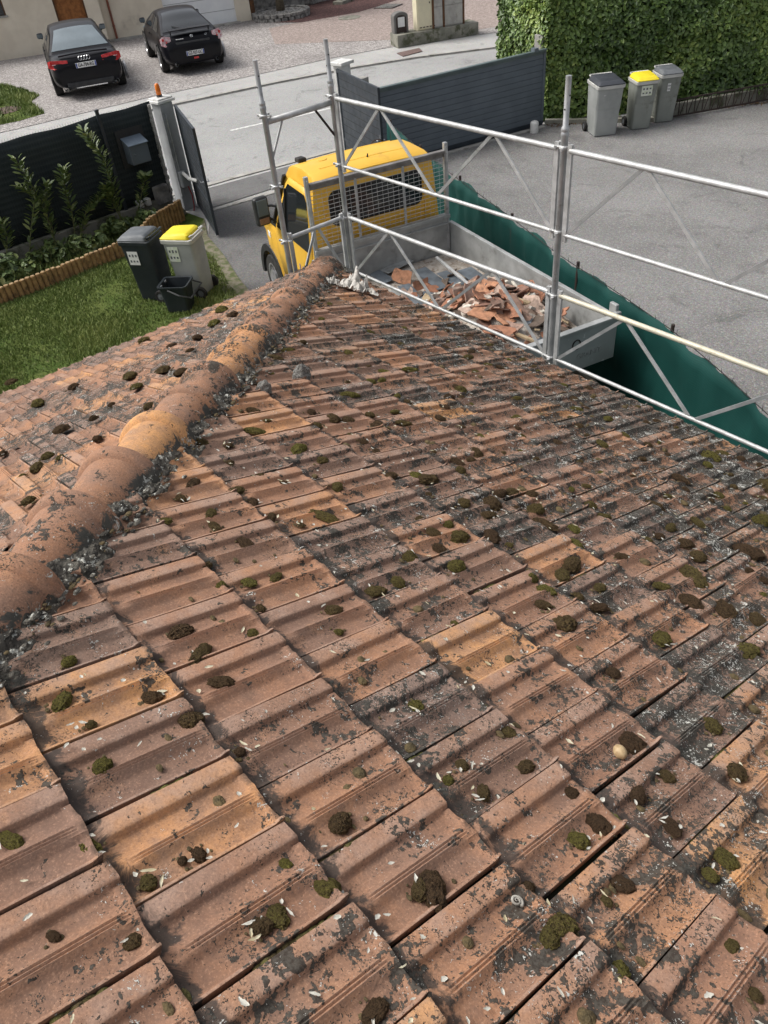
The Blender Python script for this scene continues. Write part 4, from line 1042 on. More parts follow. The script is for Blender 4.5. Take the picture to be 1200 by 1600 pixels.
for i in range(70):
    s, y = R.gauss(-2.2, 0.6), R.gauss(-0.15, 0.45); s = max(-3.3, min(-0.4, s)); y = max(-0.9, min(0.9, y))
    mi = R.randrange(6); mt = [M_WHITEWOOD, M_DUST, M_CLOTH, tile_cols[0], M_WOOD, M_WHITEWOOD][mi]; d = R.uniform(0.03, 0.09)
    mb = MB(); mb.box((0, 0, 0), (d*R.uniform(1, 2.6), d, d*R.uniform(0.2, 0.7)))
    o = mb.build('rubble_piece', mt, bevel=0.004); place(o, tw(s, y, heap(s, y)+0.05+R.random()*0.04), R.gauss(0, .5), R.gauss(0, .5), R.uniform(0, 6.3))
    tag(o, 'small '+['pale wood', 'grey mortar', 'white plaster', 'orange clay', 'brown wood', 'pale wood'][mi]+' chip '+('nearest the cab' if s > -1.4 else 'towards the tailgate' if s < -2.7 else 'amid the tile shards')+(' by the far side board' if y < -0.3 else ' by the near side board' if y > 0.2 else ' along the centre of the load'), 'rubble piece', 'chips scattered over the truck load')

# ------------------------------------------------------------------ green windbreak net on its fence
net = thing('net_fence', 'dark green windbreak net hung along the boundary beside the truck', 'fence', (-12.2, 10.02, 0))
m = MB(); rows_t, rows_b, rows_m = [], [], []
nseg = 300; tot = 0; segs = []
for i in range(len(net_line)-1):
    a, b = Vector(net_line[i]), Vector(net_line[i+1]); segs.append((a, b, (b-a).length)); tot += (b-a).length
def net_at(t):
    d = t*tot
    for a, b, L in segs:
        if d <= L: return a+(b-a)*(d/L), (b-a).normalized()
        d -= L
    return segs[-1][1], (segs[-1][1]-segs[-1][0]).normalized()
rows = []
HT = 1.42
for j in range(9):
    row = []
    for i in range(nseg+1):
        p, d = net_at(i/nseg); n = Vector((-d.y, d.x))
        sag = 0.06*mnoise.noise(Vector((i*0.10, 0, 1)))-0.035*abs(math.sin(i*pi/nseg*13))
        tear = 0.012*mnoise.noise(Vector((i*1.7, 4, 1)))
        wv = 0.07*mnoise.noise(Vector((i*0.10, j*0.35, 3)))+0.025*mnoise.noise(Vector((i*0.5+j*0.4, j*0.7, 9)))+0.01*math.sin(i*0.9)*(j/8)
        row.append(Vector((p.x+n.x*wv, p.y+n.y*wv, 0.10+(HT+sag+tear-0.10)*j/8)))
    rows.append(row)
m.grid(rows); o = m.build('net', M_NET, net, smooth=True); s_ = o.modifiers.new('so', 'SOLIDIFY'); s_.thickness = 0.004
for k in range(10):
    p, d = net_at(k/9.0*0.97+0.01); n = Vector((-d.y, d.x)); q = p+n*0.035
    m = MB(); m.tube((q.x, q.y, 0), (q.x, q.y, 1.45), 0.02, n=8); m.build('post', M_IRON, net)
for k in range(70):
    p, d = net_at((k+R.random()*0.6)/72); z = HT+0.01; m = MB(); m.tube((p.x, p.y, z-0.03), (p.x+R.uniform(-.015, .015), p.y+R.uniform(-.015, .015), z+0.03), 0.004, 0.001, 4); m.build('cable_tie', M_RUBBER, net)
m = MB(); rows = [net_at(0.01+0.98*k/60)[0] for k in range(61)]; m.path([(p.x, p.y, HT-0.01) for p in rows], 0.005, 5); m.build('top_wire', M_RUBBER, net)

# ------------------------------------------------------------------ gates, pillars, dark fence on the left
def leaf(h, f, top, label):
    h, f = Vector((*h, 0)), Vector((*f, 0)); d = (f-h).normalized(); L = (f-h).length; n = Vector((-d.y, d.x, 0))
    g = thing('gate_leaf', label, 'gate', h); at_ = lambda t, z: h+d*t+Vector((0, 0, z))
    m = MB(); m.obox(h+d*L/2+Vector((0, 0, 0.08+(top-0.08)/2)), d, n, Vector((0, 0, 1)), L-0.1, 0.022, top-0.14); m.build('panel', M_ANTH, g)
    m = MB()
    for t in (0.03, L-0.03): m.beam(at_(t, 0.06), at_(t, top), 0.06, 0.05, up=n)
    for z in (0.09, 0.62, top-0.03): m.beam(at_(0.06, z), at_(L-0.06, z), 0.046, 0.06)
    m.build('frame', M_ANTH, g, bevel=0.005)
    m = MB()
    for z in np.arange(0.2, top-0.1, 0.145):
        for sg in (1, -1): m.beam(at_(0.06, z)+n*0.012*sg, at_(L-0.06, z)+n*0.012*sg, 0.004, 0.006)
    m.build('board_joint', M_RUBBER, g)
    m = MB(); hc = at_(L-0.06, 1.02)
    for sg in (1, -1):
        m.path([hc+n*0.02*sg, hc+n*0.07*sg, hc+n*0.075*sg-d*0.11], 0.01, 8)
    m.beam(hc-Vector((0, 0, .1)), hc+Vector((0, 0, .1)), 0.06, 0.03, up=n); m.build('handle', M_CHROME, g)
    return g
leaf((-15.03, 7.2), (-13.22, 6.57), 1.93, 'open anthracite gate leaf folded back beside the left pillar')
leaf((-14.33, 10.57), (-12.33, 10.0), 1.95, 'open anthracite gate leaf standing behind the truck cab roof')
pl = thing('gate_pillar', 'grey gate pillar with orange beacon beside the dark mesh fence', 'pillar', (-15.22, 7.03, 0))
m = MB(); m.box((-15.22, 7.03, 1.0), (0.26, 0.30, 2.0), 0.15); m.build('shaft', M_PILLAR, pl, bevel=0.012)
m = MB(); m.box((-15.22, 7.03, 2.02), (0.36, 0.40, 0.05), 0.15); m.box((-15.22, 7.03, 2.06), (0.30, 0.34, 0.03), 0.15); m.build('cap', M_WHITEP, pl, bevel=0.01)
m = MB(); m.lathe((-15.24, 7.03, 2.075), (0, 0, 1), [(0, 0.055), (0.03, 0.055), (0.03, 0.05), (0.04, 0.05)], 16); bc_ = m.build('beacon_base', M_BLKPL, pl)
m = MB(); m.lathe((-15.24, 7.03, 2.115), (0, 0, 1), [(0, 0.05), (0.10, 0.047), (0.16, 0.042), (0.185, 0.03), (0.19, 0.005)], 16); m.build('beacon', M_AMBER, bc_, smooth=True)
m = MB(); m.beam((-15.08, 6.93, 0.3), (-15.08, 6.93, 1.98), 0.06, 0.05, up=Vector((1, 0, 0))); m.tube((-15.055, 6.98, 0.5), (-15.06, 6.98, 1.75), 0.014, n=8); m.tube((-15.06, 6.98, 1.75), (-15.11, 7.0, 1.82), 0.014, n=8); m.build('conduit', M_STEEL, pl)
m = MB(); m.box((-15.02, 7.0, 0.62), (0.12, 0.16, 0.30), 0.15); mo_ = m.build('gate_motor', M_PILLAR, pl, bevel=0.02)
m = MB(); m.path([(-14.98, 7.0, 0.74), (-14.6, 6.93, 0.72), (-14.35, 6.97, 0.72)], 0.035, 10); m.build('motor_arm', M_WHITEP, mo_)
m = MB(); m.path([(-15.0, 7.05, 0.5), (-14.97, 7.08, 0.3), (-14.95, 7.06, 0.1), (-14.93, 7.02, 0.0)], 0.012, 6); m.build('cable', pm('red_cable', (0.35, 0.02, 0.02), None, 5, 0.5), pl)
pr = thing('gate_pillar', 'pale gate pillar with flat white cap behind the right gate leaf', 'pillar', (-14.3, 10.72, 0))
m = MB(); m.box((-14.35, 10.72, 1.0), (0.24, 0.26, 2.0), 0.15); m.build('shaft', M_WHITEP, pr, bevel=0.01)
m = MB(); m.box((-14.35, 10.72, 2.03), (0.36, 0.38, 0.06), 0.15); m.build('cap', M_WHITEP, pr, bevel=0.01)
m = MB(); m.box((-14.28, 11.15, 0.84), (0.2, 0.22, 1.68), 0.15); tag(m.build('electricity_box', M_CONC, bevel=0.01), 'small weathered concrete stub post between white pillar and sliding gate', 'post')
# sliding gate of the neighbours
sg_ = thing('sliding_gate', 'slate blue sliding gate of horizontal boards across the neighbouring yard', 'gate', (-13.6, 10.95, 0))
h, f = Vector((-13.66, 10.85, 0)), Vector((-12.86, 15.28, 0)); d = (f-h).normalized(); L = (f-h).length; n = Vector((-d.y, d.x, 0))
at_ = lambda t, z: h+d*t+Vector((0, 0, z))
for k in range(12):
    z0 = 0.10+k*0.118
    m = MB(); m.obox(h+d*L/2+Vector((0, 0, z0+0.0575)), d, n, Vector((0, 0, 1)), L-0.1, 0.03, 0.112); m.build('board', M_SLATE, sg_, bevel=0.006)
m = MB(); m.obox(h+d*L/2+Vector((0, 0, 0.8)), d, n, Vector((0, 0, 1)), L-0.12, 0.012, 1.36); m.build('backing', M_ANTH, sg_)
m = MB(); m.beam(at_(-0.02, 1.555), at_(L+0.02, 1.555), 0.11, 0.045); m.beam(at_(0, 1.515), at_(L, 1.515), 0.06, 0.05); m.build('top_rail', M_SLATEC, sg_, bevel=0.008)
m = MB(); m.beam(at_(0, 0.06), at_(L, 0.06), 0.06, 0.09); m.build('bottom_rail', M_ANTH, sg_)
for t in (0.02, L-0.02):
    m = MB(); m.beam(at_(t, 0.03), at_(t, 1.54), 0.07, 0.06, up=n); m.build('stile', M_SLATE, sg_, bevel=0.004)
m = MB(); m.beam(at_(L-0.35, 1.60), at_(L-0.24, 1.60), 0.13, 0.07); m.build('guide_bracket', M_SLATE, sg_)
m = MB(); m.wall((h.x+0.16, h.y-0.03), (f.x+0.16, f.y-0.1), 0.007, 0.03, 0.12); tag(m.build('gate_track', M_CONC), kind='structure')
m = MB(); m.lathe((-12.60, 14.72, 0), (0, 0, 1), [(0, 0.09), (0.01, 0.095), (0.20, 0.095), (0.235, 0.085), (0.25, 0.06), (0.252, 0.01)], 20); m.lathe((-12.60, 14.72, 0.25), (0, 0, 1), [(0, 0.02), (0.02, 0.02)], 8)
tag(m.build('gate_stop', M_WHITEP, smooth=False, bevel=0.003), 'short white plastic cylinder standing in front of the sliding gate', 'gate stop')

# dark mesh fence with privacy screen
FX = -15.2
fl = thing('screened_fence', 'mesh fence with black privacy screen on a low concrete wall', 'fence', (FX, 3, 0))
m = MB(); rows = []
for j in range(7):
    row = []
    for i in range(60):
        y = -8+14.78*i/59; top = 2.03+0.012*math.sin(i*1.3)+(0.02 if i > 54 else 0)
        row.append(Vector((FX+0.008*math.sin(i*0.9+j), y, 0.36+(top-0.36)*j/6)))
    rows.append(row)
m.grid(rows); o = m.build('privacy_screen', M_SCREEN, fl, smooth=True); s_ = o.modifiers.new('so', 'SOLIDIFY'); s_.thickness = 0.006
m = MB()
for k in range(int(14.7/0.05)):
    y = -7.95+k*0.05; m.tube((FX+0.025, y, 0.37), (FX+0.025, y, 2.07), 0.0022, n=4, caps=False)
for z in np.arange(0.42, 2.05, 0.1):
    m.tube((FX+0.028, -8, z), (FX+0.028, 6.75, z), 0.0024, n=4, caps=False)
m.build('wire_mesh', pm('green_black_wire', (0.035, 0.045, 0.045), (0.02, 0.03, 0.03), 6, 0.6), fl)
for y in (-6.6, -4.1, -1.6, 0.9, 3.4, 5.72):
    m = MB(); m.box((FX+0.04, y, 1.2), (0.05, 0.06, 1.85)); m.box((FX+0.04, y, 2.14), (0.06, 0.07, 0.03)); m.build('post', M_ANTH, fl, bevel=0.004)
m = MB(); m.box((FX, -0.65, 0.18), (0.20, 14.7, 0.36)); m.build('base_wall', M_CONCD, fl, bevel=0.01)
m = MB(); rr = random.Random(4)
for k in range(22):
    z = 0.30+k*0.08; m.box((FX+0.02+rr.uniform(-.01, .01), 6.73+rr.uniform(-.012, .012), z), (0.10, 0.05, 0.079), rr.uniform(-.2, .2))
tag(m.build('rubble_edge', pm('pale_mortar_edge', (0.45, 0.44, 0.42), (0.3, 0.29, 0.27), 20, 1, 0, 0.6), bevel=0.01), 'ragged pale mortar edge closing the gap between mesh fence and gate pillar', 'wall end')
for k, (y, w) in enumerate(((6.0, 0.12), (6.17, 0.10), (6.5, 0.3))):
    m = MB(); m.box((FX+0.1, y, 0.40+0.05*(k == 2)), (0.14, w, 0.14+0.2*(k == 2)), 0.1*k); tag(m.build('stone', M_STONE if k == 2 else M_WHITEP, bevel=0.02), ['white stone block on the fence wall, left one of the pair', 'white stone block on the fence wall, right one of the pair', 'rough grey rubble stone at the foot of the gate pillar'][k], 'stone')
mbx = thing('mailbox', 'slate blue letterbox hung in the black screened fence', 'mailbox', (FX+0.12, 6.2, 1.15))
q0, q1 = 6.02, 6.40
m = MB(); m.prism([(FX+0.02, q0, 1.15), (FX+0.30, q0, 1.15), (FX+0.30, q0, 1.49), (FX+0.02, q0, 1.58)], (0, q1-q0, 0)); m.build('box', M_SLATE, mbx, bevel=0.008)
m = MB(); m.prism([(FX+0.0, q0-0.015, 1.59), (FX+0.33, q0-0.015, 1.485), (FX+0.33, q0-0.015, 1.50), (FX+0.0, q0-0.015, 1.608)], (0, q1-q0+0.03, 0)); m.build('lid', pm('slate_lid', (0.16, 0.20, 0.25), (0.13, 0.17, 0.21), 4, 0.35, 0.2), mbx, bevel=0.003)
m = MB(); m.tube((FX+0.30, q0+0.07, 1.33), (FX+0.312, q0+0.07, 1.33), 0.012, n=10); m.build('lock', M_CHROME, mbx)
m = MB(); m.box((FX+0.035, 6.21, 1.40), (0.02, 0.56, 0.66)); m.build('surround', M_BLKPL, mbx)

# ------------------------------------------------------------------ log edging
lg = thing('log_edging', 'low row of upright half-round wooden logs bordering the lawn', 'edging', (-13.9, 4, 0))
path_ = [(-13.72, 0.9), (-13.76, 2.58), (-13.80, 3.73), (-13.93, 5.02), (-14.22, 5.72), (-14.62, 6.66)]
def poly_at(pl, d):
    for i in range(len(pl)-1):
        a, b = Vector(pl[i]), Vector(pl[i+1]); L = (b-a).length
        if d <= L: return a+(b-a)*d/L
        d -= L
    return Vector(pl[-1])
tl = sum((Vector(path_[i+1])-Vector(path_[i])).length for i in range(len(path_)-1))
k = 0; d = 0.0
while d < tl:
    p = poly_at(path_, d); hgt = 0.29+R.gauss(0, 0.006)+(0.13 if d > tl-1.5 else 0)*min(1, (d-(tl-1.5))/0.6 if d > tl-1.5 else 0)
    m = MB(); r = 0.044*R.uniform(0.92, 1.06)
    m.lathe((p.x, p.y, 0), (0, 0, 1), [(0, r), (hgt-0.008, r), (hgt, r*0.86)], 10)
    m.mat(1); m.lathe((p.x, p.y, hgt+0.0005), (0, 0, 1), [(0, r*0.85), (0.0015, r*0.8)], 10)
    m.build('log', [M_LOG, M_LOGTOP], lg); d += 0.094; k += 1

# ------------------------------------------------------------------ wheeled bins
def bin_(loc, rz_, label, cat, hgt, w, dp, body, rim, lid, group, sticker=None, lidlabel=None, wheels=True, flat=False):
    b = thing('wheeled_bin', label, cat, loc, rz_, group)
    # local: front faces -x?  long side along x, handle and wheels at +x
    def rr_(cx_, cy_, sx_, sy_, z, r):
        pts = []
        for ax_, ay_, a0 in ((1, 1, 0), (-1, 1, 90), (-1, -1, 180), (1, -1, 270)):
            for q in range(4):
                a = math.radians(a0+30*q); pts.append(Vector((cx_+ax_*(sx_/2-r)+r*math.cos(a), cy_+ay_*(sy_/2-r)+r*math.sin(a), z)))
        return pts
    m = MB(); H_ = hgt
    m.loft([rr_(0.04, 0, dp*0.74, w*0.80, 0.015, 0.04), rr_(0.04, 0, dp*0.76, w*0.82, 0.05, 0.045), rr_(0.025, 0, dp*0.84, w*0.88, H_*0.5, 0.05), rr_(0.02, 0, dp*0.845, w*0.885, H_*0.505, 0.05), rr_(0.0, 0, dp*0.93, w*0.94, H_*0.88, 0.05)])
    bo = m.build('body', body, b, local=True, smooth=True); e = bo.modifiers.new('es', 'EDGE_SPLIT'); e.split_angle = math.radians(40)
    m = MB(); m.loft([rr_(0.0, 0, dp*0.935, w*0.945, H_*0.865, 0.05), rr_(-0.005, 0, dp*1.0, w*1.0, H_*0.87, 0.05), rr_(-0.005, 0, dp*1.01, w*1.02, H_*0.925, 0.05), rr_(-0.005, 0, dp*0.98, w*0.98, H_*0.93, 0.05)])
    m.build('rim', rim, b, local=True, bevel=0.004)
    m = MB(); x0, x1 = -dp*0.5-0.01, dp*0.40
    def lr(x0_, x1_, wy, z, r): return rr_((x0_+x1_)/2, 0, x1_-x0_, wy, z, r)
    slope = 0.012
    rows = [lr(x0, x1, w*0.96, H_*0.932, 0.045), lr(x0, x1, w*0.97, H_*0.945, 0.045), lr(x0+0.03, x1-0.01, w*0.90, H_*0.962, 0.04), lr(x0+0.06, x1-0.03, w*0.80, H_*0.985, 0.04), lr(x0+0.10, x1-0.05, w*0.72, H_*0.995, 0.04)]
    for q in rows[2:]:
        for v in q: v.z += 0.03*(v.x-x0)/(x1-x0)
    m.loft(rows); l_ = m.build('lid', lid, b, local=True, smooth=True); e = l_.modifiers.new('es', 'EDGE_SPLIT'); e.split_angle = math.radians(28)
    m = MB(); hx_ = dp*0.5+0.02
    m.path([(dp*0.40, -w*0.36, H_*0.96), (hx_-0.02, -w*0.40, H_*0.99), (hx_, -w*0.38, H_*0.99), (hx_, w*0.38, H_*0.99), (hx_-0.02, w*0.40, H_*0.99), (dp*0.40, w*0.36, H_*0.96)], 0.016, 8)
    m.build('handle', rim, b, local=True, smooth=True)
    for sgn in (1, -1):
        m = MB(); yy = sgn*(w*0.5-0.01); wx = dp*0.40
        m.lathe((wx, yy-0.03*sgn, 0.10), (0, sgn, 0), [(0, 0.03), (0, 0.092), (0.01, 0.10), (0.05, 0.10), (0.06, 0.092), (0.06, 0.06), (0.05, 0.055)], 20)
        wl_ = m.build('wheel', M_RUBBER, b, local=True); m = MB(); m.lathe((wx, yy+0.018*sgn, 0.10), (0, sgn, 0), [(0, 0.055), (0.008, 0.05), (0.008, 0.02), (0.014, 0.018)], 14); m.build('hub', M_GRLID, wl_, local=True)
    if sticker:
        face, u0, u1, z0, z1 = sticker[:5]
        if face == 'side':
            sy = sticker[5]; yv = lambda z: sy*(w*(0.40+0.07*z/H_)+0.012)
            m = MB(); m.prism([(u0, yv(z0), z0), (u1, yv(z0), z0), (u1, yv(z1), z1), (u0, yv(z1), z1)], (0, 0.003*sy, 0))
        else:
            xv = lambda z: -(dp*0.33+dp*0.15*z/H_)-0.004
            m = MB(); m.prism([(xv(z0), u0, z0), (xv(z0), u1, z0), (xv(z1), u1, z1), (xv(z1), u0, z1)], (-0.003, 0, 0))
        st_ = m.build('sticker', sticker[6] if len(sticker) > 6 else M_PLATE, b, local=True)
        # small dark pictograms on the label
        m = MB(); rq = random.Random(9)
        for a_ in range(3):
            for c_ in range(2):
                if face == 'side':
                    zz = z0+(z1-z0)*(0.28+0.42*c_); uu = u0+(u1-u0)*(0.2+0.3*a_); yy = (w*(0.40+0.07*zz/H_)+0.0165)*sticker[5]
                    m.box((uu, yy, zz), (abs(u1-u0)*0.16, 0.003, abs(z1-z0)*rq.uniform(0.12, 0.22)))
                else:
                    zz = z0+(z1-z0)*(0.28+0.42*c_); uu = u0+(u1-u0)*(0.2+0.3*a_)
                    m.box((xv(zz)-0.0045, uu, zz), (0.003, abs(u1-u0)*0.16, abs(z1-z0)*rq.uniform(0.12, 0.22)))
        m.build('pictogram', M_GRLID, st_, local=True)
    return b
G_ = 'wheeled bins put out by the gates'
STK = pm('label_green_white', (0.6, 0.66, 0.5), (0.72, 0.74, 0.68), 20, 0.6)
BINS = []
B1 = bin_((-11.90, 4.58, 0.02), 0.62, 'black wheeled bin with dark lid standing on the lawn', 'bin', 1.07, 0.50, 0.56, M_BLKBIN, M_BLKBIN, M_GRLID, G_, ('side', -0.16, 0.02, 0.62, 0.84, -1, M_PLATE))
B2 = bin_((-11.46, 5.08, 0.02), 0.62, 'grey wheeled bin with yellow lid standing on the lawn', 'bin', 1.04, 0.48, 0.55, M_GREYBIN, M_RIMPL, M_YELLID, G_, ('side', -0.18, 0.0, 0.62, 0.86, -1, STK))
text('TRI SELECTIF', 0.035, (-0.10, 0, 1.055), (0, -1, 0), (1, 0, 0), M_GRLID, B2.children[0] if B2.children else B2, squeeze=1.0) if False else None
B3 = bin_((-11.31, 15.50, 0.006), 2.55, 'light grey wheeled bin with black lid, nearest the sliding gate', 'bin', 1.12, 0.61, 0.77, M_GREYBIN, M_RIMPL, M_DKLID, G_, ('front', 0.10, 0.14, 0.84, 0.86))
B4 = bin_((-10.90, 16.27, 0.006), 2.55, 'grey wheeled bin with yellow lid between two others by the hedge', 'bin', 1.07, 0.50, 0.58, M_GREYBIN2, M_RIMPL, M_YELLID, G_, ('front', -0.12, 0.12, 0.70, 0.90, 0, STK))
B5 = bin_((-10.78, 16.98, 0.006), 2.55, 'greenish grey wheeled bin with grey lid, beside the iron fence', 'bin', 1.07, 0.50, 0.58, M_GREYBIN2, M_RIMPL, M_GRLID, G_, ('front', 0.0, 0.07, 0.66, 0.82))
# open kitchen-waste caddy
cd = thing('caddy', 'small open black caddy tipped against the black bin on the lawn', 'caddy', (-11.12, 4.62, 0.02), 0.75)
cd.scale = (1.22, 1.22, 1.15)
def rrect(cx_, cy_, sx_, sy_, z, r, dzx=0.0):
    pts = []
    for ax_, ay_, a0 in ((1, 1, 0), (-1, 1, 90), (-1, -1, 180), (1, -1, 270)):
        for q in range(4):
            a = math.radians(a0+30*q); x = cx_+ax_*(sx_/2-r)+r*math.cos(a); pts.append(Vector((x, cy_+ay_*(sy_/2-r)+r*math.sin(a), z+dzx*x)))
    return pts
m = MB(); m.loft([rrect(0, 0, 0.30, 0.26, 0.01, 0.04), rrect(0, 0, 0.36, 0.31, 0.36, 0.045), rrect(0, 0, 0.40, 0.35, 0.365, 0.05), rrect(0, 0, 0.40, 0.35, 0.39, 0.05), rrect(0, 0, 0.35, 0.30, 0.385, 0.045), rrect(0, 0, 0.28, 0.24, 0.03, 0.04)], caps=True)
m.build('body', M_BLKBIN, cd, local=True, bevel=0.003)
m = MB(); m.path([(-0.05, -0.18, 0.35), (0.12, -0.24, 0.30), (0.26, -0.22, 0.26), (0.26, 0.22, 0.26), (0.12, 0.24, 0.30), (-0.05, 0.18, 0.35)], 0.012, 8); m.build('handle', M_BLKPL, cd, local=True)
m = MB()
for y in (-0.08, 0.08): m.box((-0.17, y, 0.36), (0.03, 0.05, 0.03))
m.build('hinge', M_GRLID, cd, local=True)

# ------------------------------------------------------------------ building across the street
bl = thing('rendered_building', 'cream rendered building with oak door and white garage door', 'building', P(176, 68, 0))
A0, A1, A2 = Vector((-34.75, 14.75, 0)), Vector((-32.98, 20.3, 0)), None
dW = Vector((0.37, 0.929, 0)).normalized(); nW = Vector((dW.y, -dW.x, 0))     # nW faces the street
corner = P(172, 69, 0); left = corner-dW*9.0
def wallpt(o, t, z): return o+dW*t+Vector((0, 0, z))
def wall_seg(a, b, z0, z1, th, mat, name, parent, setback=0.0, **k):
    m = MB(); p = a-nW*(setback+th/2); q = b-nW*(setback+th/2); m.wall(p.xy, q.xy, z0, z1, th); return m.build(name, mat, parent, **k)
# door wall stands proud, with openings left for the door and the window
dt = (P(78, 40, 0.9)-left).dot(dW)
def proj_t(px_, py_):          # distance along the wall plane of a sight line
    d = Vector(ray(px_, py_)); k = (left-CAM).dot(nW)/d.dot(nW); p = CAM+d*k; return (p-left).dot(dW), p.z
tdl, zl_ = proj_t(82, 4); tdr, _ = proj_t(131, 4)
twl, twz = proj_t(10, 24)
WH = 3.2
wall_seg(left, wallpt(left, twl-1.1, 0), 0, WH, 0.3, M_RENDER, 'wall', bl)
wall_seg(wallpt(left, twl, 0), wallpt(left, tdl, 0), 0, WH, 0.3, M_RENDER, 'wall', bl)
wall_seg(wallpt(left, tdr, 0), corner, 0, WH, 0.3, M_RENDER, 'wall', bl)
wall_seg(wallpt(left, twl-1.1, 0), wallpt(left, twl, 0), 0, twz, 0.3, M_RENDER, 'wall', bl)
wall_seg(wallpt(left, twl-1.1, 0), wallpt(left, twl, 0), twz+1.2, WH, 0.3, M_RENDER, 'wall', bl)
wall_seg(wallpt(left, tdl, 0), wallpt(left, tdr, 0), 2.15, WH, 0.3, M_RENDER, 'wall', bl)
w_ = wall_seg(wallpt(left, twl-1.1, 0), wallpt(left, twl, 0), twz, twz+1.2, 0.04, M_GLASS, 'window', bl, setback=0.12)
wall_seg(wallpt(left, twl-1.15, 0)+nW*0.05, wallpt(left, twl+0.05, 0)+nW*0.05, twz-0.06, twz, 0.15, M_CONC, 'sill', w_)
m = MB()
for a, b in ((twl-1.1, twl-1.04), (twl-0.06, twl), (twl-0.58, twl-0.52)): m.wall((wallpt(left, a, 0)-nW*0.10).xy, (wallpt(left, b, 0)-nW*0.10).xy, twz, twz+1.2, 0.05)
m.build('frame', M_WOODB, w_)
dr = wall_seg(wallpt(left, tdl+0.05, 0), wallpt(left, tdr-0.05, 0), 0.02, 2.1, 0.05, M_DOORW, 'door', bl, setback=0.14)
m = MB(); wdt = tdr-tdl
for z0, z1 in ((0.2, 0.85), (0.98, 1.45), (1.56, 2.0)):
    for k in range(2): a = tdl+0.14+k*(wdt-0.2)/2; m.wall((wallpt(left, a, 0)-nW*0.13).xy, (wallpt(left, a+(wdt-0.2)/2-0.1, 0)-nW*0.13).xy, z0, z1, 0.03)
m.build('panel', M_DOORW, dr, bevel=0.01)
m = MB()
for a, b, z0, z1 in ((tdl, tdl+0.06, 0, 2.15), (tdr-0.06, tdr, 0, 2.15), (tdl, tdr, 2.1, 2.16)): m.wall((wallpt(left, a, 0)-nW*0.09).xy, (wallpt(left, b, 0)-nW*0.09).xy, z0, z1, 0.1)
m.build('door_frame', M_WOODB, dr)
# garage wall, slightly set back
cb = P(163, 70, 0)-nW*0.0; c2_ = corner-nW*0.45
def proj_t2(px_, py_):
    d = Vector(ray(px_, py_)); k = (c2_-CAM).dot(nW)/d.dot(nW); p = CAM+d*k; return (p-c2_).dot(dW), p.z
tgl, _ = proj_t2(252, 0); tgr, _ = proj_t2(372, 36); tend, _ = proj_t2(394, 32)
wall_seg(c2_-dW*0.3, wallpt(c2_, tgl, 0), 0, WH, 0.3, M_RENDER, 'wall', bl)
wall_seg(wallpt(c2_, tgr, 0), wallpt(c2_, tend, 0), 0, WH, 0.3, M_RENDER, 'wall', bl)
wall_seg(wallpt(c2_, tgl, 0), wallpt(c2_, tgr, 0), 2.3, WH, 0.3, M_RENDER, 'wall', bl)
gd = wall_seg(wallpt(c2_, tgl, 0), wallpt(c2_, tgr, 0), 0.02, 2.3, 0.05, M_GARAGE, 'garage_door', bl, setback=0.12)
m = MB()
for z in (0.48, 0.94, 1.40, 1.86): m.wall((wallpt(c2_, tgl+0.03, 0)-nW*0.118).xy, (wallpt(c2_, tgr-0.03, 0)-nW*0.118).xy, z, z+0.018, 0.01)
m.build('panel_joint', M_PILLAR, gd)
wall_seg(wallpt(c2_, tgl-0.1, 0)+nW*0.3, wallpt(c2_, tgr+0.1, 0)+nW*0.3, 0.0, 0.05, 0.35, M_CONC, 'threshold', gd)
wall_seg(wallpt(c2_, 0, 0)+nW*0.12, wallpt(c2_, 2.0, 0)+nW*0.12, 0.0, 0.10, 0.12, M_CONC, 'drain_edge', bl)
tp1, tz1 = proj_t2(184, 64)
m = MB(); a = wallpt(c2_, tp1, 0.02)+nW*0.06; m.tube(a, a+Vector((0, 0, 3.0)), 0.045, n=12)
for z in (0.5, 1.5, 2.5): m.lathe(a+Vector((0, 0, z)), (0, 0, 1), [(0, 0.055), (0.04, 0.055)], 12)
dp_ = m.build('downpipe', M_PIPE, bl, smooth=False)
m = MB(); m.tube(a+Vector((0, 0, 1.75)), a+Vector((0, 0, 3.0)), 0.047, n=12); m.build('upper_sleeve', M_ZINC, dp_)
m = MB(); p = left-nW*2.5+dW*-1; q = wallpt(c2_, tend, 0)-nW*2.5; m.wall((left-nW*3.3-dW).xy, (wallpt(c2_, tend+0.4, 0)-nW*2.9).xy, WH, WH+0.2, 7.2); m.build('roof', M_PIPE, bl)
# timber post, stone wall and tree in its round stone ring
ps = wallpt(c2_, tend+0.25, 0)-nW*0.1
for k, (xx, yy, lb) in enumerate((((397, 31, 0), 0, 'brown timber post at the end of the cream building'), ((441, 17, 0), 0, 'brown timber post right of the ringed tree trunk'))):
    p = P(xx[0], xx[1], 0); m = MB(); m.box((p.x, p.y, 1.4), (0.16, 0.16, 2.8), 0.3); tag(m.build('timber_post', M_WOODB, bevel=0.01), lb, 'post')
p, q = P(398, 24, 0), P(640, -22, 0); m = MB(); m.wall((p-nW*0.3).xy, (q-nW*0.3).xy, 0, 2.2, 0.4)
tag(m.build('stone_wall', M_STONE), 'grey rough stone wall behind the red gravel bed', 'wall')
tr = thing('tree', 'tree trunk rising from the round stone planter ring', 'tree', P(438, 26, 0))
c = P(440, 27, 0)
m = MB(); m.path([c, c+Vector((0.02, 0, 0.8)), c+Vector((0.08, 0.04, 1.8)), c+Vector((0.1, 0.1, 3.0))], [0.20, 0.16, 0.14, 0.11], 12); m.build('trunk', M_BARK, tr, smooth=True)
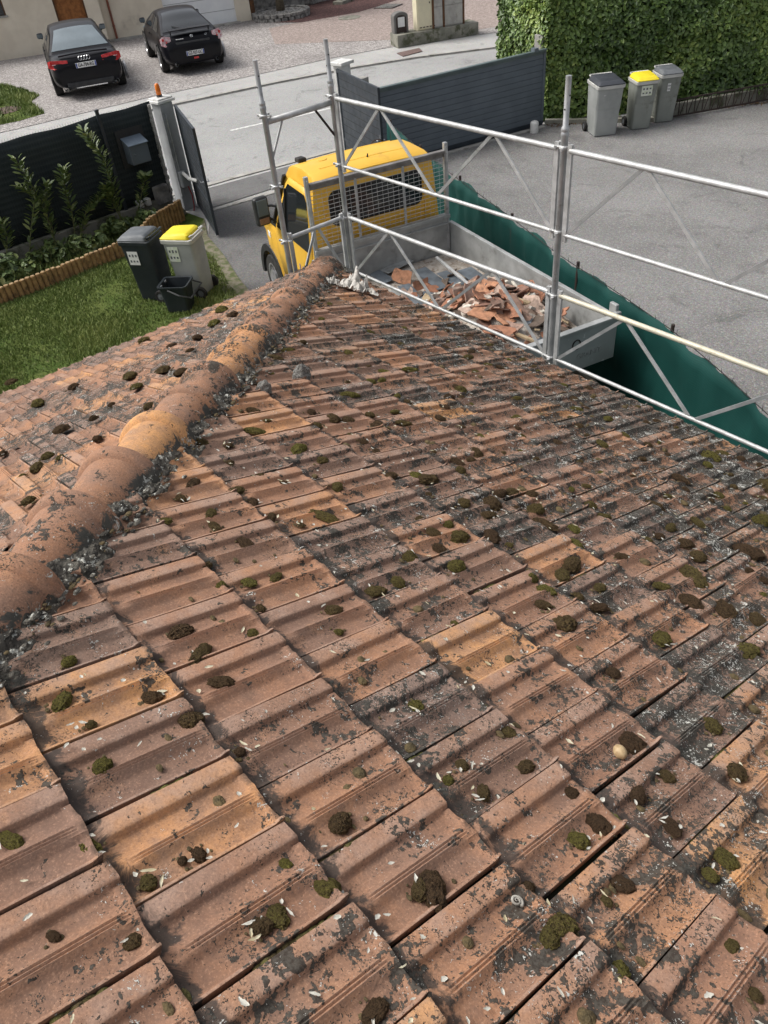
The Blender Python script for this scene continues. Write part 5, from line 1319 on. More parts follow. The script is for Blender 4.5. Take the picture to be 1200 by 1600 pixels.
def leaf_cloud(name, centers, n, size, mat, parent, droop=0.3):
    cs = np.array([(x, y, z) for x, y, z, r in centers]); rs = np.array([r for *_, r in centers])
    k = NR.randint(0, len(cs), n); dirs = NR.normal(0, 1, (n, 3)); dirs /= np.linalg.norm(dirs, axis=1)[:, None]
    pos = cs[k]+dirs*(rs[k]*NR.uniform(0.35, 1.0, n)**0.5)[:, None]
    leaf_mesh(name, pos, dirs, size, mat, parent)
def leaf_mesh(name, pos, nrm, size, mat, parent, rnd=None, elong=2.0):
    n = len(pos)
    nrm = nrm+NR.normal(0, 0.45, (n, 3)); nrm /= np.linalg.norm(nrm, axis=1)[:, None]
    t = np.cross(nrm, NR.normal(0, 1, (n, 3))); t /= np.linalg.norm(t, axis=1)[:, None]+1e-9; b = np.cross(nrm, t)
    L = size*NR.uniform(0.7, 1.25, n)[:, None]; W = L/elong
    v = np.zeros((n, 6, 3))
    v[:, 0] = pos-t*L*0.5; v[:, 1] = pos-t*L*0.12+b*W*0.48+nrm*L*0.06; v[:, 2] = pos+t*L*0.25+b*W*0.36+nrm*L*0.05
    v[:, 3] = pos+t*L*0.52-nrm*L*0.10; v[:, 4] = pos+t*L*0.25-b*W*0.36+nrm*L*0.05; v[:, 5] = pos-t*L*0.12-b*W*0.48+nrm*L*0.06
    base = (np.arange(n)*6)[:, None]
    f = np.concatenate([base+np.array([0, 1, 2, 3]), base+np.array([0, 3, 4, 5])], 0)
    if rnd is None: rnd = np.clip(NR.normal(0.42, 0.22, n), 0, 1)
    verts = v.reshape(-1, 3)
    if parent is not None:
        inv = np.array(chain(parent).inverted()); verts = verts @ inv[:3, :3].T+inv[:3, 3]
    return np_mesh(name, verts, f, mat, {'rnd': ('FLOAT', np.repeat(rnd, 6))}, parent=parent)
leaf_cloud('crown', [(c.x+R.gauss(0, .8), c.y+R.gauss(0, .8), 4.2+R.gauss(0, .6), 0.8) for _ in range(12)], 5000, 0.1, M_LAUREL, tr)
pr_ = thing('planter_ring', 'low round ring of dry stones filled with pale gravel', 'planter', c)
m = MB()
for k in range(26):
    a = 2*pi*k/26
    for lv in range(2): m.box((c.x+math.cos(a+lv*.12)*1.12, c.y+math.sin(a+lv*.12)*1.12, 0.07+0.13*lv), (0.2, 0.26*R.uniform(.8, 1), 0.12), a)
m.build('stone_ring', M_STONE, pr_, bevel=0.015)
m = MB(); m.lathe((c.x, c.y, 0), (0, 0, 1), [(0, 1.03), (0.2, 1.03), (0.22, 0.9), (0.26, 0.02)], 30); m.build('gravel_fill', mat_gravel('planter_gravel', (0.45, 0.43, 0.40), (0.14, 0.13, 0.12), (0.7, 0.69, 0.66), 14), pr_)
p = P(486, 6, 0); m = MB(); m.box((p.x, p.y, 0.35), (0.7, 0.75, 0.7), 0.35); tag(m.build('stone_block', M_STONE, bevel=0.08, seg=3), 'big pale rough stone block standing on the red gravel', 'stone')
p = P(545, 2, 0); m = MB(); m.box((p.x, p.y, 0.07), (0.5, 1.9, 0.14), 0.36-pi); tag(m.build('door_step', M_CONCD, bevel=0.02), 'flat grey stone step right of the big stone block', 'step')
def disc(px_, py_, r, mat, label, cat, name):
    p = P(px_, py_, 0); m = MB(); m.lathe((p.x, p.y, 0.012), (0, 0, 1), [(0, r), (0.018, r), (0.02, r*0.93), (0.016, r*0.92), (0.016, 0.02)], 28); return tag(m.build(name, mat), label, cat)
disc(546, 28.5, 0.46, M_CONCD, 'round grey concrete manhole cover in the sandy gravel', 'manhole cover', 'manhole_cover')
disc(8, 174, 0.48, pm('rusty_iron', (0.13, 0.085, 0.07), (0.08, 0.055, 0.045), 7, 0.8), 'round rusty brown manhole cover beside the grass verge', 'manhole cover', 'manhole_cover')
p = P(607, 11, 0); g = thing('drain_grate', 'square iron drain grate set in the sandy gravel', 'drain', p, 0.35)
m = MB(); m.box((0, 0, 0.03), (0.9, 0.9, 0.02)); m.build('recess', M_IRON, g, local=True); m = MB()
for k in range(8): m.box((-0.35+k*0.1, 0, 0.045), (0.04, 0.86, 0.015))
m.build('grating', M_CONC, g, local=True)
q = [P(620, 84, 0), P(655, 76, 0), P(660, 81, 0), P(630, 89, 0)]
m = MB(); m.prism([(v.x, v.y, 0.004) for v in q], (0, 0, 0.022)); tag(m.build('chamber_cover', pm('red_brown_cover', (0.17, 0.115, 0.10), (0.11, 0.075, 0.07), 24, 0.9), bevel=0.004), 'red-brown rectangular chamber cover in the far pavement', 'cover')

# ------------------------------------------------------------------ street cabinets on a concrete plinth
ua, ub = P(622, 76, 0), P(748, 54, 0); ud = (ub-ua).normalized(); un = Vector((-ud.y, ud.x, 0))
if un.x > 0: un = -un                                   # away from the camera
plh = thing('cabinet_plinth', 'long low mossy concrete plinth under the street cabinets', 'plinth', ua)
m = MB(); L = (ub-ua).length; m.obox(ua+ud*L/2+un*0.35+Vector((0, 0, 0.19)), ud, un, Vector((0, 0, 1)), L, 0.7, 0.38); m.build('slab', M_CONCD, plh, bevel=0.02)
def cab_box(t0, t1, z0, z1, dpt, mat, off=0.12): 
    m = MB(); m.obox(ua+ud*(t0+t1)/2+un*(off+dpt/2)+Vector((0, 0, (z0+z1)/2)), ud, un, Vector((0, 0, 1)), t1-t0, dpt, z1-z0); return m
def ut(px_, py_, z): return (P(px_, py_, z)-ua).dot(ud)
ta, tb2, tc2, td2 = ut(656, 50, .38), ut(682, 47, .38), ut(699, 44, .38), ut(735, 40, .38)
cbx = thing('electric_cabinet', 'tall cream electrical cabinet on the concrete plinth', 'cabinet', ua+ud*ta)
M_CREAMC = pm('cream_cabinet', (0.66, 0.61, 0.44), (0.60, 0.55, 0.40), 3, 0.6)
cab_box(ta-0.02, tb2, 0.38, 1.9, 0.36, M_CREAMC).build('housing', M_CREAMC, cbx, bevel=0.015)
cab_box(ta+0.02, tb2-0.03, 0.42, 1.86, 0.03, M_CREAMC, 0.10).build('door', M_CREAMC, cbx, bevel=0.006)
m = MB()
for k in range(5): m.obox(ua+ud*(ta+0.1+k*0.12)+un*0.098+Vector((0, 0, 0.47)), ud, un, Vector((0, 0, 1)), 0.08, 0.01, 0.03)
m.obox(ua+ud*(tb2-0.1)+un*0.095+Vector((0, 0, 1.15)), ud, un, Vector((0, 0, 1)), 0.03, 0.02, 0.05)
m.build('vent', M_IRON, cbx)
ccx = thing('meter_cabinet', 'weathered concrete meter cabinet framed in brown steel', 'cabinet', ua+ud*tb2)
cab_box(tb2+0.02, td2, 0.38, 1.9, 0.4, M_CONC).build('housing', M_CONC, ccx, bevel=0.01)
for a, b in ((tb2+0.05, tc2-0.04), (tc2+0.04, td2-0.05)):
    for z0, z1 in ((0.42, 0.98), (1.0, 1.85)): cab_box(a, b, z0, z1, 0.03, M_CONC, 0.10).build('door', M_CONC, ccx, bevel=0.006)
for t in (tb2+0.02, tc2, td2-0.02): cab_box(t-0.03, t+0.03, 0.38, 1.92, 0.06, M_WOODB, 0.08).build('steel_upright', M_WOODB, ccx)
ip = P(629, 72, 0); ic = thing('intercom_pillar', 'dark arched intercom pillar with white notice beside the plinth', 'pillar', ip)
m = MB(); pts = [ip-ud*0.25, ip+ud*0.25]; arc = [ip+ud*(-0.26)+Vector((0, 0, 0))]+[ip+ud*(-0.26*math.cos(a))+Vector((0, 0, 0.86+0.13*math.sin(a))) for a in np.linspace(0, pi, 10)]+[ip+ud*0.26]
m.prism(arc, un*0.3); m.build('body', pm('grey_brown_metal', (0.16, 0.155, 0.145), (0.12, 0.115, 0.11), 4, 0.6), ic, bevel=0.03)
m = MB(); arc = [ip+ud*(-0.18)-un*0.004+Vector((0, 0, 0.2))]+[ip-un*0.004+ud*(-0.18*math.cos(a))+Vector((0, 0, 0.80+0.10*math.sin(a))) for a in np.linspace(0, pi, 8)]+[ip-un*0.004+ud*0.18+Vector((0, 0, 0.2))]
m.prism(arc, -un*0.004); m.build('recess_panel', M_IRON, ic)
m = MB(); m.obox(ip-un*0.012+Vector((0, 0, 0.70)), ud, un, Vector((0, 0, 1)), 0.24, 0.006, 0.28); m.build('notice', M_PLATE, ic)
m = MB(); m.obox(ip-un*0.012+Vector((0, 0, 0.32)), ud, un, Vector((0, 0, 1)), 0.15, 0.008, 0.16); m.build('speaker', M_CONCD, ic)

# ------------------------------------------------------------------ laurel hedge, iron fence
hg = thing('laurel_hedge', 'tall dense laurel hedge behind the bins and sliding gate', 'hedge', (-12.6, 15.9, 0))
def hedge_box(a, b, dep, h, n):
    a, b = Vector((*a, 0)), Vector((*b, 0)); d = (b-a).normalized(); L = (b-a).length; nn = Vector((-d.y, d.x, 0))
    pos = []; nr = []; rn = []
    for i in range(n):
        face = R.random()
        t, z = R.random()*L, R.random()**0.9*h
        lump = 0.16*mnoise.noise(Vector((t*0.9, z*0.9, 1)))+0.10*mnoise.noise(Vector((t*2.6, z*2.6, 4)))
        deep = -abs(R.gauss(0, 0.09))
        if face < 0.62: p = a+d*t+nn*(-(lump+deep)*1.0)+Vector((0, 0, z)); q = -nn
        elif face < 0.82: y = R.random()*dep; p = a+d*t+nn*y+Vector((0, 0, h+lump*1.4+deep)); q = Vector((0, 0, 1)); z = h
        elif face < 0.91: y = R.random()*dep; p = a-d*(lump+deep+0.02)+nn*y+Vector((0, 0, z)); q = -d
        else: y = R.random()*dep; p = b+d*(lump+deep)+nn*y+Vector((0, 0, z)); q = d
        pos.append(tuple(p)); nr.append(tuple(q+Vector((0, 0, 0.55))))
        cl = mnoise.noise(Vector((p.x*0.8, p.y*0.8, p.z*0.8)))
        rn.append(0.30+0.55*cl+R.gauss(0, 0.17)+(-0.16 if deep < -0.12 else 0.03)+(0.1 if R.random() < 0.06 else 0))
    return pos, nr, rn
segs_ = [((-12.95, 15.42), (-9.2, 20.15), 1.6, 2.75, 26000), ((-14.95, 15.95), (-12.9, 15.42), 1.3, 2.3, 9000), ((-9.2, 20.15), (-6.5, 23.6), 1.6, 2.8, 8000)]
PP, NN, RR = [], [], []
for sgm in segs_:
    a_, b_, c_2 = hedge_box(*sgm); PP += a_; NN += b_; RR += c_2
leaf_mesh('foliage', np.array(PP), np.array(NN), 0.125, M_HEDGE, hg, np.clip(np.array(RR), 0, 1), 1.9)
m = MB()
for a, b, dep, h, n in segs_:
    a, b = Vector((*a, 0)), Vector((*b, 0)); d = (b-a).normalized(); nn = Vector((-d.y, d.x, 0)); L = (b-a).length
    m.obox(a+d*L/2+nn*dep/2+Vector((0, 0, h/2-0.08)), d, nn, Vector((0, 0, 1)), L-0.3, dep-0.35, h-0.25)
m.build('dark_core', M_CORE, hg)  # solid boxes behind the leaves, inner shade put into their near-black green
pp_ = P(828, 72, 1.85); pp_ = Vector((-13.15, 15.62, 0)); lp = thing('gate_pillar', 'concrete pillar with amber lamp half buried in the hedge', 'pillar', pp_)
m = MB(); m.box((pp_.x, pp_.y-0.12, 0.9), (0.24, 0.24, 1.8)); m.build('shaft', M_CONC, lp, bevel=0.01)
m = MB(); m.lathe((pp_.x, pp_.y-0.12, 1.8), (0, 0, 1), [(0, 0.05), (0.14, 0.045), (0.18, 0.02)], 14); m.build('lamp', M_AMBER, lp)
ifn = thing('iron_fence', 'low rusty iron fence with slanted bars below the hedge', 'fence', (-10.62, 16.95, 0))
a, b = Vector((-10.75, 16.9, 0)), Vector((-8.9, 20.9, 0)); d = (b-a).normalized(); L = (b-a).length; nn = Vector((-d.y, d.x, 0))
m = MB()
for z in (0.06, 0.40): m.beam(a+Vector((0, 0, z)), b+Vector((0, 0, z)), 0.03, 0.03)
m.build('rail', M_IRON, ifn)
for k in range(int(L/0.2)):
    m = MB(); t = 0.05+k*0.2; m.beam(a+d*t+Vector((0, 0, 0.07)), a+d*(t-0.02)+Vector((0, 0, 0.39)), 0.016, 0.016); m.beam(a+d*(t+0.04)+Vector((0, 0, 0.07)), a+d*(t+0.13)+Vector((0, 0, 0.39)), 0.014, 0.014); m.build('bar', M_IRON, ifn)
m = MB(); m.wall((a+nn*0.22).xy, (b+nn*0.22).xy, 0, 0.27, 0.12); tag(m.build('low_wall', M_CONCD, bevel=0.01), 'low concrete wall between the iron fence and the hedge', 'wall')
m = MB(); m.wall((-12.85, 15.38), (-10.75, 16.9), 0.0, 0.10, 0.12); tag(m.build('kerb', M_CONCD, bevel=0.01), kind='structure')
LITM = pm('dead_leaves', (0.16, 0.10, 0.05), (0.09, 0.06, 0.035), 30, 0.9)
pos = []; 
for k in range(900):
    t = R.random(); base = (Vector((-12.75, 15.3, 0)).lerp(Vector((-8.9, 20.4, 0)), t)); off = abs(R.gauss(0, 0.13)); pos.append((base.x+0.8*off+R.gauss(0, .03), base.y-0.55*off, 0.02))
lo_ = leaf_mesh('dead_leaves', np.array(pos), np.tile(np.array([0, 0, 1.0]), (len(pos), 1)), 0.05, LITM, None); tag(lo_, 'dry brown leaves gathered along the foot of the hedge', 'leaf litter', kind='stuff')

# ------------------------------------------------------------------ young laurels along the dark fence
def laurel(stems, nleaf, label, rnd=0.45):
    base = Vector(stems[0][0]); t = thing('laurel_shrub', label, 'shrub', base, 0, 'young laurels planted along the screened fence')
    m = MB(); pos = []; nr = []
    for pts in stems:
        pts = [Vector(p) for p in pts]; m.path(pts, [0.012*(1-0.6*i/(len(pts)-1)) for i in range(len(pts))], 6)
        for k in range(nleaf):
            f = 0.18+0.82*(k/nleaf)**0.8; x = f*(len(pts)-1); i = min(int(x), len(pts)-2); p = pts[i].lerp(pts[i+1], x-i); dr = (pts[i+1]-pts[i]).normalized()
            a = k*2.4+R.gauss(0, .5); o_ = Vector((math.cos(a), math.sin(a), 0.25)); pos.append((p+o_*0.065+dr*0.02, o_, dr)); o2 = Vector((math.cos(a+2), math.sin(a+2), 0.1)); pos.append((p+o2*0.09, o2, dr))
    m.build('stem', M_BARKG, t)
    n = len(pos); v = np.zeros((n, 6, 3)); 
    for i, (p, o_, dr) in enumerate(pos):
        tdir = (o_+dr*0.7).normalized(); nn_ = (dr*1.0-o_*0.4+Vector((R.gauss(0, .3), R.gauss(0, .3), .3))).normalized(); bb = tdir.cross(nn_).normalized(); nn_ = bb.cross(tdir); Lf = R.uniform(0.11, 0.19); W = Lf*0.40
        P0 = p-tdir*Lf*0.4
        for j, q in enumerate((P0, P0+tdir*Lf*.35+bb*W*.5+nn_*.008, P0+tdir*Lf*.75+bb*W*.36, P0+tdir*Lf-nn_*.015, P0+tdir*Lf*.75-bb*W*.36, P0+tdir*Lf*.35-bb*W*.5+nn_*.008)): v[i, j] = tuple(q)
    bs = (np.arange(n)*6)[:, None]; f = np.concatenate([bs+np.array([0, 1, 2, 3]), bs+np.array([0, 3, 4, 5])], 0)
    inv = np.array(chain(t).inverted()); vv_ = v.reshape(-1, 3) @ inv[:3, :3].T+inv[:3, 3]
    np_mesh('foliage', vv_, f, M_LAUREL, {'rnd': ('FLOAT', np.repeat(np.clip(NR.normal(rnd, 0.2, n), 0, 1), 6))}, parent=t)
PXF = -14.85
def fp(px_, py_, x=PXF):
    d = ray(px_, py_); k = x/d[0]; return Vector((x, d[1]*k, CAM.z+d[2]*k))
def stem(*pts, x=PXF):
    out = [fp(a, b, x+0.06*i/len(pts)*R.uniform(-1, 1)) for i, (a, b) in enumerate(pts)]
    return out
laurel([stem((97, 425), (80, 350), (50, 290), (22, 245)), stem((90, 390), (70, 330), (72, 285))], 34, 'tall thin laurel leaning left in front of the fence')
laurel([stem((45, 425), (48, 360), (55, 305), (30, 290)), stem((10, 400), (12, 370), (0, 345))], 30, 'leafy laurel at the left end of the fence')
laurel([stem((120, 385), (112, 330), (100, 290), (98, 262)), stem((122, 380), (135, 330), (165, 300))], 46, 'bushy laurel below the middle of the screened fence')
laurel([stem((190, 345), (178, 295), (160, 245), (128, 200)), stem((188, 340), (172, 310), (165, 290))], 60, 'tallest laurel climbing beside the fence post')
laurel([stem((212, 345), (220, 310), (226, 280), (228, 275))], 34, 'small laurel sprig under the letterbox')
for k, (cx_, cy_, rr_2, lb) in enumerate(((130, 385, 0.30, 'low rounded laurel bush in the middle of the planting bed'), (25, 425, 0.36, 'low rounded laurel bush nearest the left picture edge'), (185, 352, 0.22, 'low laurel clump behind the black bin'), (75, 395, 0.26, 'low laurel clump at the foot of the fence wall, between two rounded bushes'), (230, 345, 0.2, 'small laurel clump right behind the bins'))):
    c = P(cx_, cy_, 0.25); t = thing('laurel_bush', lb, 'shrub', (c.x, c.y, 0)); m = MB()
    for q in range(7):
        a = q*0.9; m.path([(c.x, c.y, 0.03), (c.x+0.5*rr_2*math.cos(a), c.y+0.5*rr_2*math.sin(a), 0.22), (c.x+rr_2*0.8*math.cos(a), c.y+rr_2*0.8*math.sin(a), 0.42)], [0.01, 0.008, 0.004], 5)
    m.build('stem', M_BARKG, t)
    leaf_cloud('foliage', [(c.x+R.gauss(0, rr_2*0.4), c.y+R.gauss(0, rr_2*0.5), 0.25+R.gauss(0, 0.06), rr_2*0.55) for _ in range(9)], 430, 0.14, M_LAUREL, t)

# ------------------------------------------------------------------ the two parked coupes
def interp(x, pts):
    for (a, va), (b, vb) in zip(pts, pts[1:]):
        if x <= b: 
            f = (x-a)/(b-a); f = max(0.0, f); f2 = f*f*(3-2*f); return va+(vb-va)*(f*0.6+f2*0.4)
    return pts[-1][1]
def coupe(loc, yaw, label, K):
    car = thing('parked_car', label, 'car', loc, yaw, 'black coupes parked on the gravel forecourt')
    Lc, W = K['L'], K['W']/2
    hwp = [(0, W*0.80), (0.10, W*0.93), (0.45, W*0.985), (1.0, W), (Lc*0.5, W*0.975), (Lc-1.0, W*0.99), (Lc-0.4, W*0.93), (Lc-0.1, W*0.76), (Lc, W*0.62)]
    deck = K['deck']; belt = K['belt']
    xs = [0, 0.04, 0.12, 0.25, 0.45, 0.7, 1.0, 1.4, 1.8, 2.2, 2.6, 3.0, 3.4, 3.8, Lc-0.5, Lc-0.25, Lc-0.1, Lc]
    rings = []
    for x in xs:
        w = interp(x, hwp); zt = interp(x, deck); zb = interp(x, belt); zl_ = 0.20 if 0.3 < x < Lc-0.3 else 0.27
        half = [(0.0, zl_), (w*0.86, zl_), (w*0.965, zl_+0.10), (w*1.0, 0.52), (w*0.985, zb-0.10), (w*0.93, zb), (w*0.82, zb+(zt-zb)*0.5+0.02), (w*0.45, zt-0.008), (0.0, zt)]
        ring = [Vector((x, y, z)) for y, z in half]+[Vector((x, -y, z)) for y, z in half[-2:0:-1]]
        rings.append(ring)
    m = MB(); m.loft(rings); body = m.build('body', M_CARBLK, car, local=True, smooth=True, sub=1)
    # greenhouse
    roof = K['roof']; wt, wb = K['wt'], W*0.90
    x0g, x1g = K['gx']
    def G(x, t, out=0.0):
        zt = interp(x, roof); zb = interp(x, belt)+0.0
        hgt_ = max(0.02, zt-zb); kk = min(1.0, hgt_/0.42); wtop = wb+(wt-wb)*kk*0.98
        s_ = 1 if t >= 0 else -1; a = abs(t)
        if a < 0.6:
            f = a/0.6; y = wtop*f; z = zt-0.035*f*f*kk-0.02*f**6*kk
        else:
            f = (a-0.6)/0.4; y = wtop+(wb-wtop)*(f**0.9); z = (zt-0.055*kk)+(zb-0.02-(zt-0.055*kk))*f
        return Vector((x+(-out*0.7 if x < x0g+0.95 else 0), s_*(y+out*(0.9 if a > 0.6 else 0.0)), z+out*(1 if a < 0.6 else 0.15)))
    gx = np.linspace(x0g, x1g, 22); ts = np.linspace(-1, 1, 31)
    m = MB(); m.grid([[G(x, t) for t in ts] for x in gx]); gh = m.build('cabin', M_CARBLK, car, local=True, smooth=True)
    def patch(nm, xa, xb, ta_, tb_, mat, out=0.008, taper=(0, 0), nx=9, nt=13):
        rows = []
        for i in range(nx):
            f = i/(nx-1); x = xa+(xb-xa)*f; row = []
            a_, b_ = ta_+taper[0]*(1-f), tb_-taper[0]*(1-f)
            a_, b_ = a_+taper[1]*f, b_-taper[1]*f
            for j in range(nt): row.append(G(x, a_+(b_-a_)*j/(nt-1), out))
            rows.append(row)
        mm = MB(); mm.grid(rows); return mm.build(nm, mat, gh, local=True, smooth=True)
    ra, rb = K['rear']
    rw = patch('rear_window', ra, rb, -0.56, 0.56, K['rearmat'], taper=(0.0, 0.05))
    wa, wb_ = K['wind']; patch('windscreen', wa, wb_, -0.56, 0.56, M_GLASS, taper=(0.04, 0.0))
    for s_ in (1, -1):
        rows = []; xa, xb = K['side']
        for i in range(11):
            f = i/10; x = xa+(xb-xa)*f; lo = 0.95; hi = 0.66+0.20*max(0, (f-0.72)/0.28)+0.16*max(0, (0.2-f)/0.2)
            rows.append([G(x, s_*(hi+(lo-hi)*j/5), 0.010) for j in range(6)])
        mm = MB(); mm.grid(rows); sw = mm.build('side_window', M_GLASS, gh, local=True, smooth=True)
        mm = MB(); x = xa+(xb-xa)*0.38; mm.grid([[G(x+dx, s_*tt, 0.016) for tt in (0.66, 0.75, 0.85, 0.95)] for dx in (-0.03, 0.03)]); mm.build('window_divider', M_BLKPL, sw, local=True)
        mm = MB(); mm.path([(K['wind'][0]+0.55, s_*(W*0.90), 0.93), (K['wind'][0]+0.57, s_*(W-0.05), 0.97)], 0.025, 8); mo2 = mm.build('mirror_arm', M_BLKPL, car, local=True)
        mm = MB(); mm.box((K['wind'][0]+0.57, s_*(W-0.04), 1.0), (0.11, 0.17, 0.13), 0.1*s_); wm = mm.build('wing_mirror', M_CARBLK, mo2, local=True, bevel=0.04, seg=3)
        mm = MB(); mm.box((K['wind'][0]+0.51, s_*(W-0.04), 1.0), (0.006, 0.16, 0.09)); mm.build('mirror_glass', M_GLASSB, wm, local=True)
        mm = MB(); mm.box((K['wind'][0]-0.35, s_*(W*0.965), 0.80), (0.16, 0.03, 0.03)); mm.build('door_handle', M_CARBLK, car, local=True, bevel=0.008)
        # door shut lines
        mm = MB()
        for xx in (K['side'][0]+0.75, K['wind'][0]+0.6): mm.beam((xx, s_*(interp(xx, hwp)*0.995), 0.32), (xx, s_*(interp(xx, hwp)*0.975), interp(xx, belt)-0.05), 0.008, 0.012, up=Vector((1, 0, 0)))
        mm.build('shut_line', M_RUBBER, car, local=True)
    ww = (lambda mb_, nm, mt, parent=None, **k: mb_.build(nm, mt, parent or car, local=True, **k), car)
    for xx in K['axles']:
        for s_ in (1, -1):
            mm = MB(); rr2 = [[Vector((xx+rad*math.cos(a), s_*yy, 0.33+rad*math.sin(a))) for a in np.linspace(-0.25, pi+0.25, 20)] for rad, yy in ((0.30, interp(xx, hwp)-0.03), (0.352, interp(xx, hwp)-0.03), (0.358, interp(xx, hwp)+0.008), (0.385, interp(xx, hwp)+0.006))]
            mm.grid(rr2); mm.build('wheel_arch', M_RUBBER, car, local=True)
            ty = wheel_parts(ww, xx, s_*(interp(xx, hwp)-0.085), 0.325, 0.22, s_)
    # lamps
    for s_ in (1, -1):
        lx = []
        for (lxx, ly, lz) in K['lamp']: lx.append(Vector((lxx, s_*ly*W, lz)))
        mm = MB(); cen = sum(lx, Vector())/len(lx); outd = Vector((-1, 0.45*s_, 0.2)).normalized()*0.022; mm.prism([v for v in lx], outd); la = mm.build('tail_lamp', K['lampmat'], car, local=True, bevel=0.008)
        mm = MB(); cc = cen+outd*1.05
        if K['lampmat'] is M_RED: mm.beam(cc+Vector((0, -0.10, 0.0)), cc+Vector((0.0, 0.10, 0.0)), 0.01, 0.018)
        else:
            for dy, dz in ((-0.05, -0.03), (0.05, 0.04)): mm.lathe(cc+Vector((0, dy*s_, dz)), (-1, 0, 0), [(0, 0.035), (0.012, 0.035)], 12)
        mm.build('lamp_insert', M_PINKL if K['lampmat'] is M_RED else M_RED, la, local=True)
        mm = MB(); mm.box((Lc-0.22, s_*W*0.62, 0.66), (0.25, 0.36, 0.13), -0.5*s_); mm.build('headlight', M_GLASSB, car, local=True, bevel=0.03)
        mm = MB(); ex = K['exh']
        for dy in ((0, ) if K['one'] else (-0.05, 0.05)): mm.lathe((-0.06, s_*ex+dy, 0.30), (1, 0, 0), [(0, 0.045), (0.12, 0.045), (0.12, 0.035), (0.0, 0.036)], 14, caps=False)
        mm.build('exhaust', M_CHROME, car, local=True)
    zc = K['platez']; px0 = K['platex']
    mm = MB(); mm.box((px0, 0, zc), (0.012, 0.52, 0.11)); pl_ = mm.build('number_plate', M_PLATE, car, local=True, bevel=0.004)
    mm = MB()
    for s_ in (1, -1): mm.box((px0-0.002, s_*0.24, zc), (0.012, 0.03, 0.104))
    mm.build('plate_band', M_PLATEB, pl_, local=True)
    ttx = text(K['plate'], 0.105, (px0-0.0085, 0, zc), (0, -1, 0), (0, 0, 1), M_TEXTB, pl_, bold=0.002, squeeze=0.80)
    return car, body
sc1 = 1.10
K1 = dict(L=4.6, W=1.86, deck=[(0, 0.80), (0.10, 0.93), (0.3, 0.965), (0.8, 0.95), (3.2, 0.95), (3.7, 0.90), (4.3, 0.74), (4.6, 0.62)], belt=[(0, 0.74), (0.15, 0.86), (0.5, 0.90), (2.0, 0.90), (3.3, 0.86), (4.2, 0.70), (4.6, 0.56)],
    roof=[(0.62, 0.93), (1.05, 1.16), (1.5, 1.335), (1.9, 1.39), (2.3, 1.395), (2.7, 1.345), (3.1, 1.15), (3.55, 0.90)], wt=0.60, gx=(0.62, 3.55), rear=(0.74, 1.50), rearmat=M_GLASSB, wind=(2.75, 3.45), side=(1.05, 3.2),
    axles=(0.98, 3.75), lamp=[(0.06, 0.46, 0.865), (0.085, 0.90, 0.905), (0.20, 0.985, 0.87), (0.18, 0.99, 0.74), (0.06, 0.86, 0.71), (0.03, 0.46, 0.76)], lampmat=M_RED, exh=0.62, one=False, platez=0.74, platex=-0.012, plate='GA-784-RG')
K2 = dict(L=4.4, W=1.83, deck=[(0, 0.74), (0.10, 0.92), (0.3, 0.985), (0.8, 0.96), (3.2, 0.95), (3.7, 0.88), (4.1, 0.74), (4.4, 0.60)], belt=[(0, 0.68), (0.15, 0.86), (0.5, 0.92), (2.0, 0.90), (3.2, 0.86), (4.0, 0.70), (4.4, 0.54)],
    roof=[(0.42, 0.95), (0.9, 1.12), (1.4, 1.29), (1.85, 1.36), (2.2, 1.365), (2.6, 1.31), (3.0, 1.13), (3.45, 0.89)], wt=0.56, gx=(0.42, 3.45), rear=(0.56, 1.62), rearmat=M_GLASS, wind=(2.65, 3.35), side=(1.15, 3.1),
    axles=(0.92, 3.45), lamp=[(0.13, 0.66, 0.93), (0.12, 0.90, 0.97), (0.19, 0.985, 0.90), (0.16, 0.98, 0.76), (0.09, 0.86, 0.72), (0.10, 0.66, 0.80)], lampmat=M_PINKL, exh=0.6, one=True, platez=0.52, platex=-0.012, plate='GZ-927-GC')
def car_pose(rl, rr_, axle, K):
    a, b = P(*rl, 0), P(*rr_, 0); mid = (a+b)/2; lat = (b-a).normalized(); fwd = Vector((-lat.y, lat.x, 0))
    if fwd.x > 0: fwd = -fwd
    return mid, fwd
def setcar(K, rl, rr_, label, scl, fw=None):
    mid, fwd = car_pose(rl, rr_, 0, K)
    if fw is not None: fwd = Vector(fw).normalized()
    loc = mid-fwd*K['axles'][0]*scl; yaw = math.atan2(fwd.y, fwd.x)
    c_, b_ = coupe(loc, yaw, label, K); c_.scale = (scl*1.12, scl, scl*1.07); return c_
car1 = setcar(K1, (90, 151), (198, 132), 'black coupe with red tail lamps parked by the oak door', 1.18)
car2 = setcar(K2, (258, 114), (347, 99), 'black coupe with rear spoiler parked by the white garage', 1.12, (-1, 0.335, 0))
def sub(car, m, nm, mat, **k): return m.build(nm, mat, car, local=True, **k)
m = MB()
for k in range(4):
    c = Vector((0.030, 0.105-0.07*k, 0.875)); m.path([c+Vector((0.006*math.sin(a), 0.042*math.cos(a), 0.042*math.sin(a))) for a in np.linspace(0, 2*pi, 21)], 0.0075, 6)
sub(car1, m, 'emblem', M_CHROME)
m = MB(); m.box((0.02, 0, 0.34), (0.10, 1.2, 0.13)); sub(car1, m, 'diffuser', M_BLKPL, bevel=0.03); m = MB(); m.box((-0.035, 0, 0.285), (0.02, 0.80, 0.022)); sub(car1, m, 'bumper_trim', M_CHROME)
m = MB(); m.path([(0.16, -0.62, 0.955), (0.11, -0.3, 0.975), (0.10, 0, 0.98), (0.11, 0.3, 0.975), (0.16, 0.62, 0.955)], 0.018, 8); sub(car1, m, 'boot_lip', M_CARBLK)
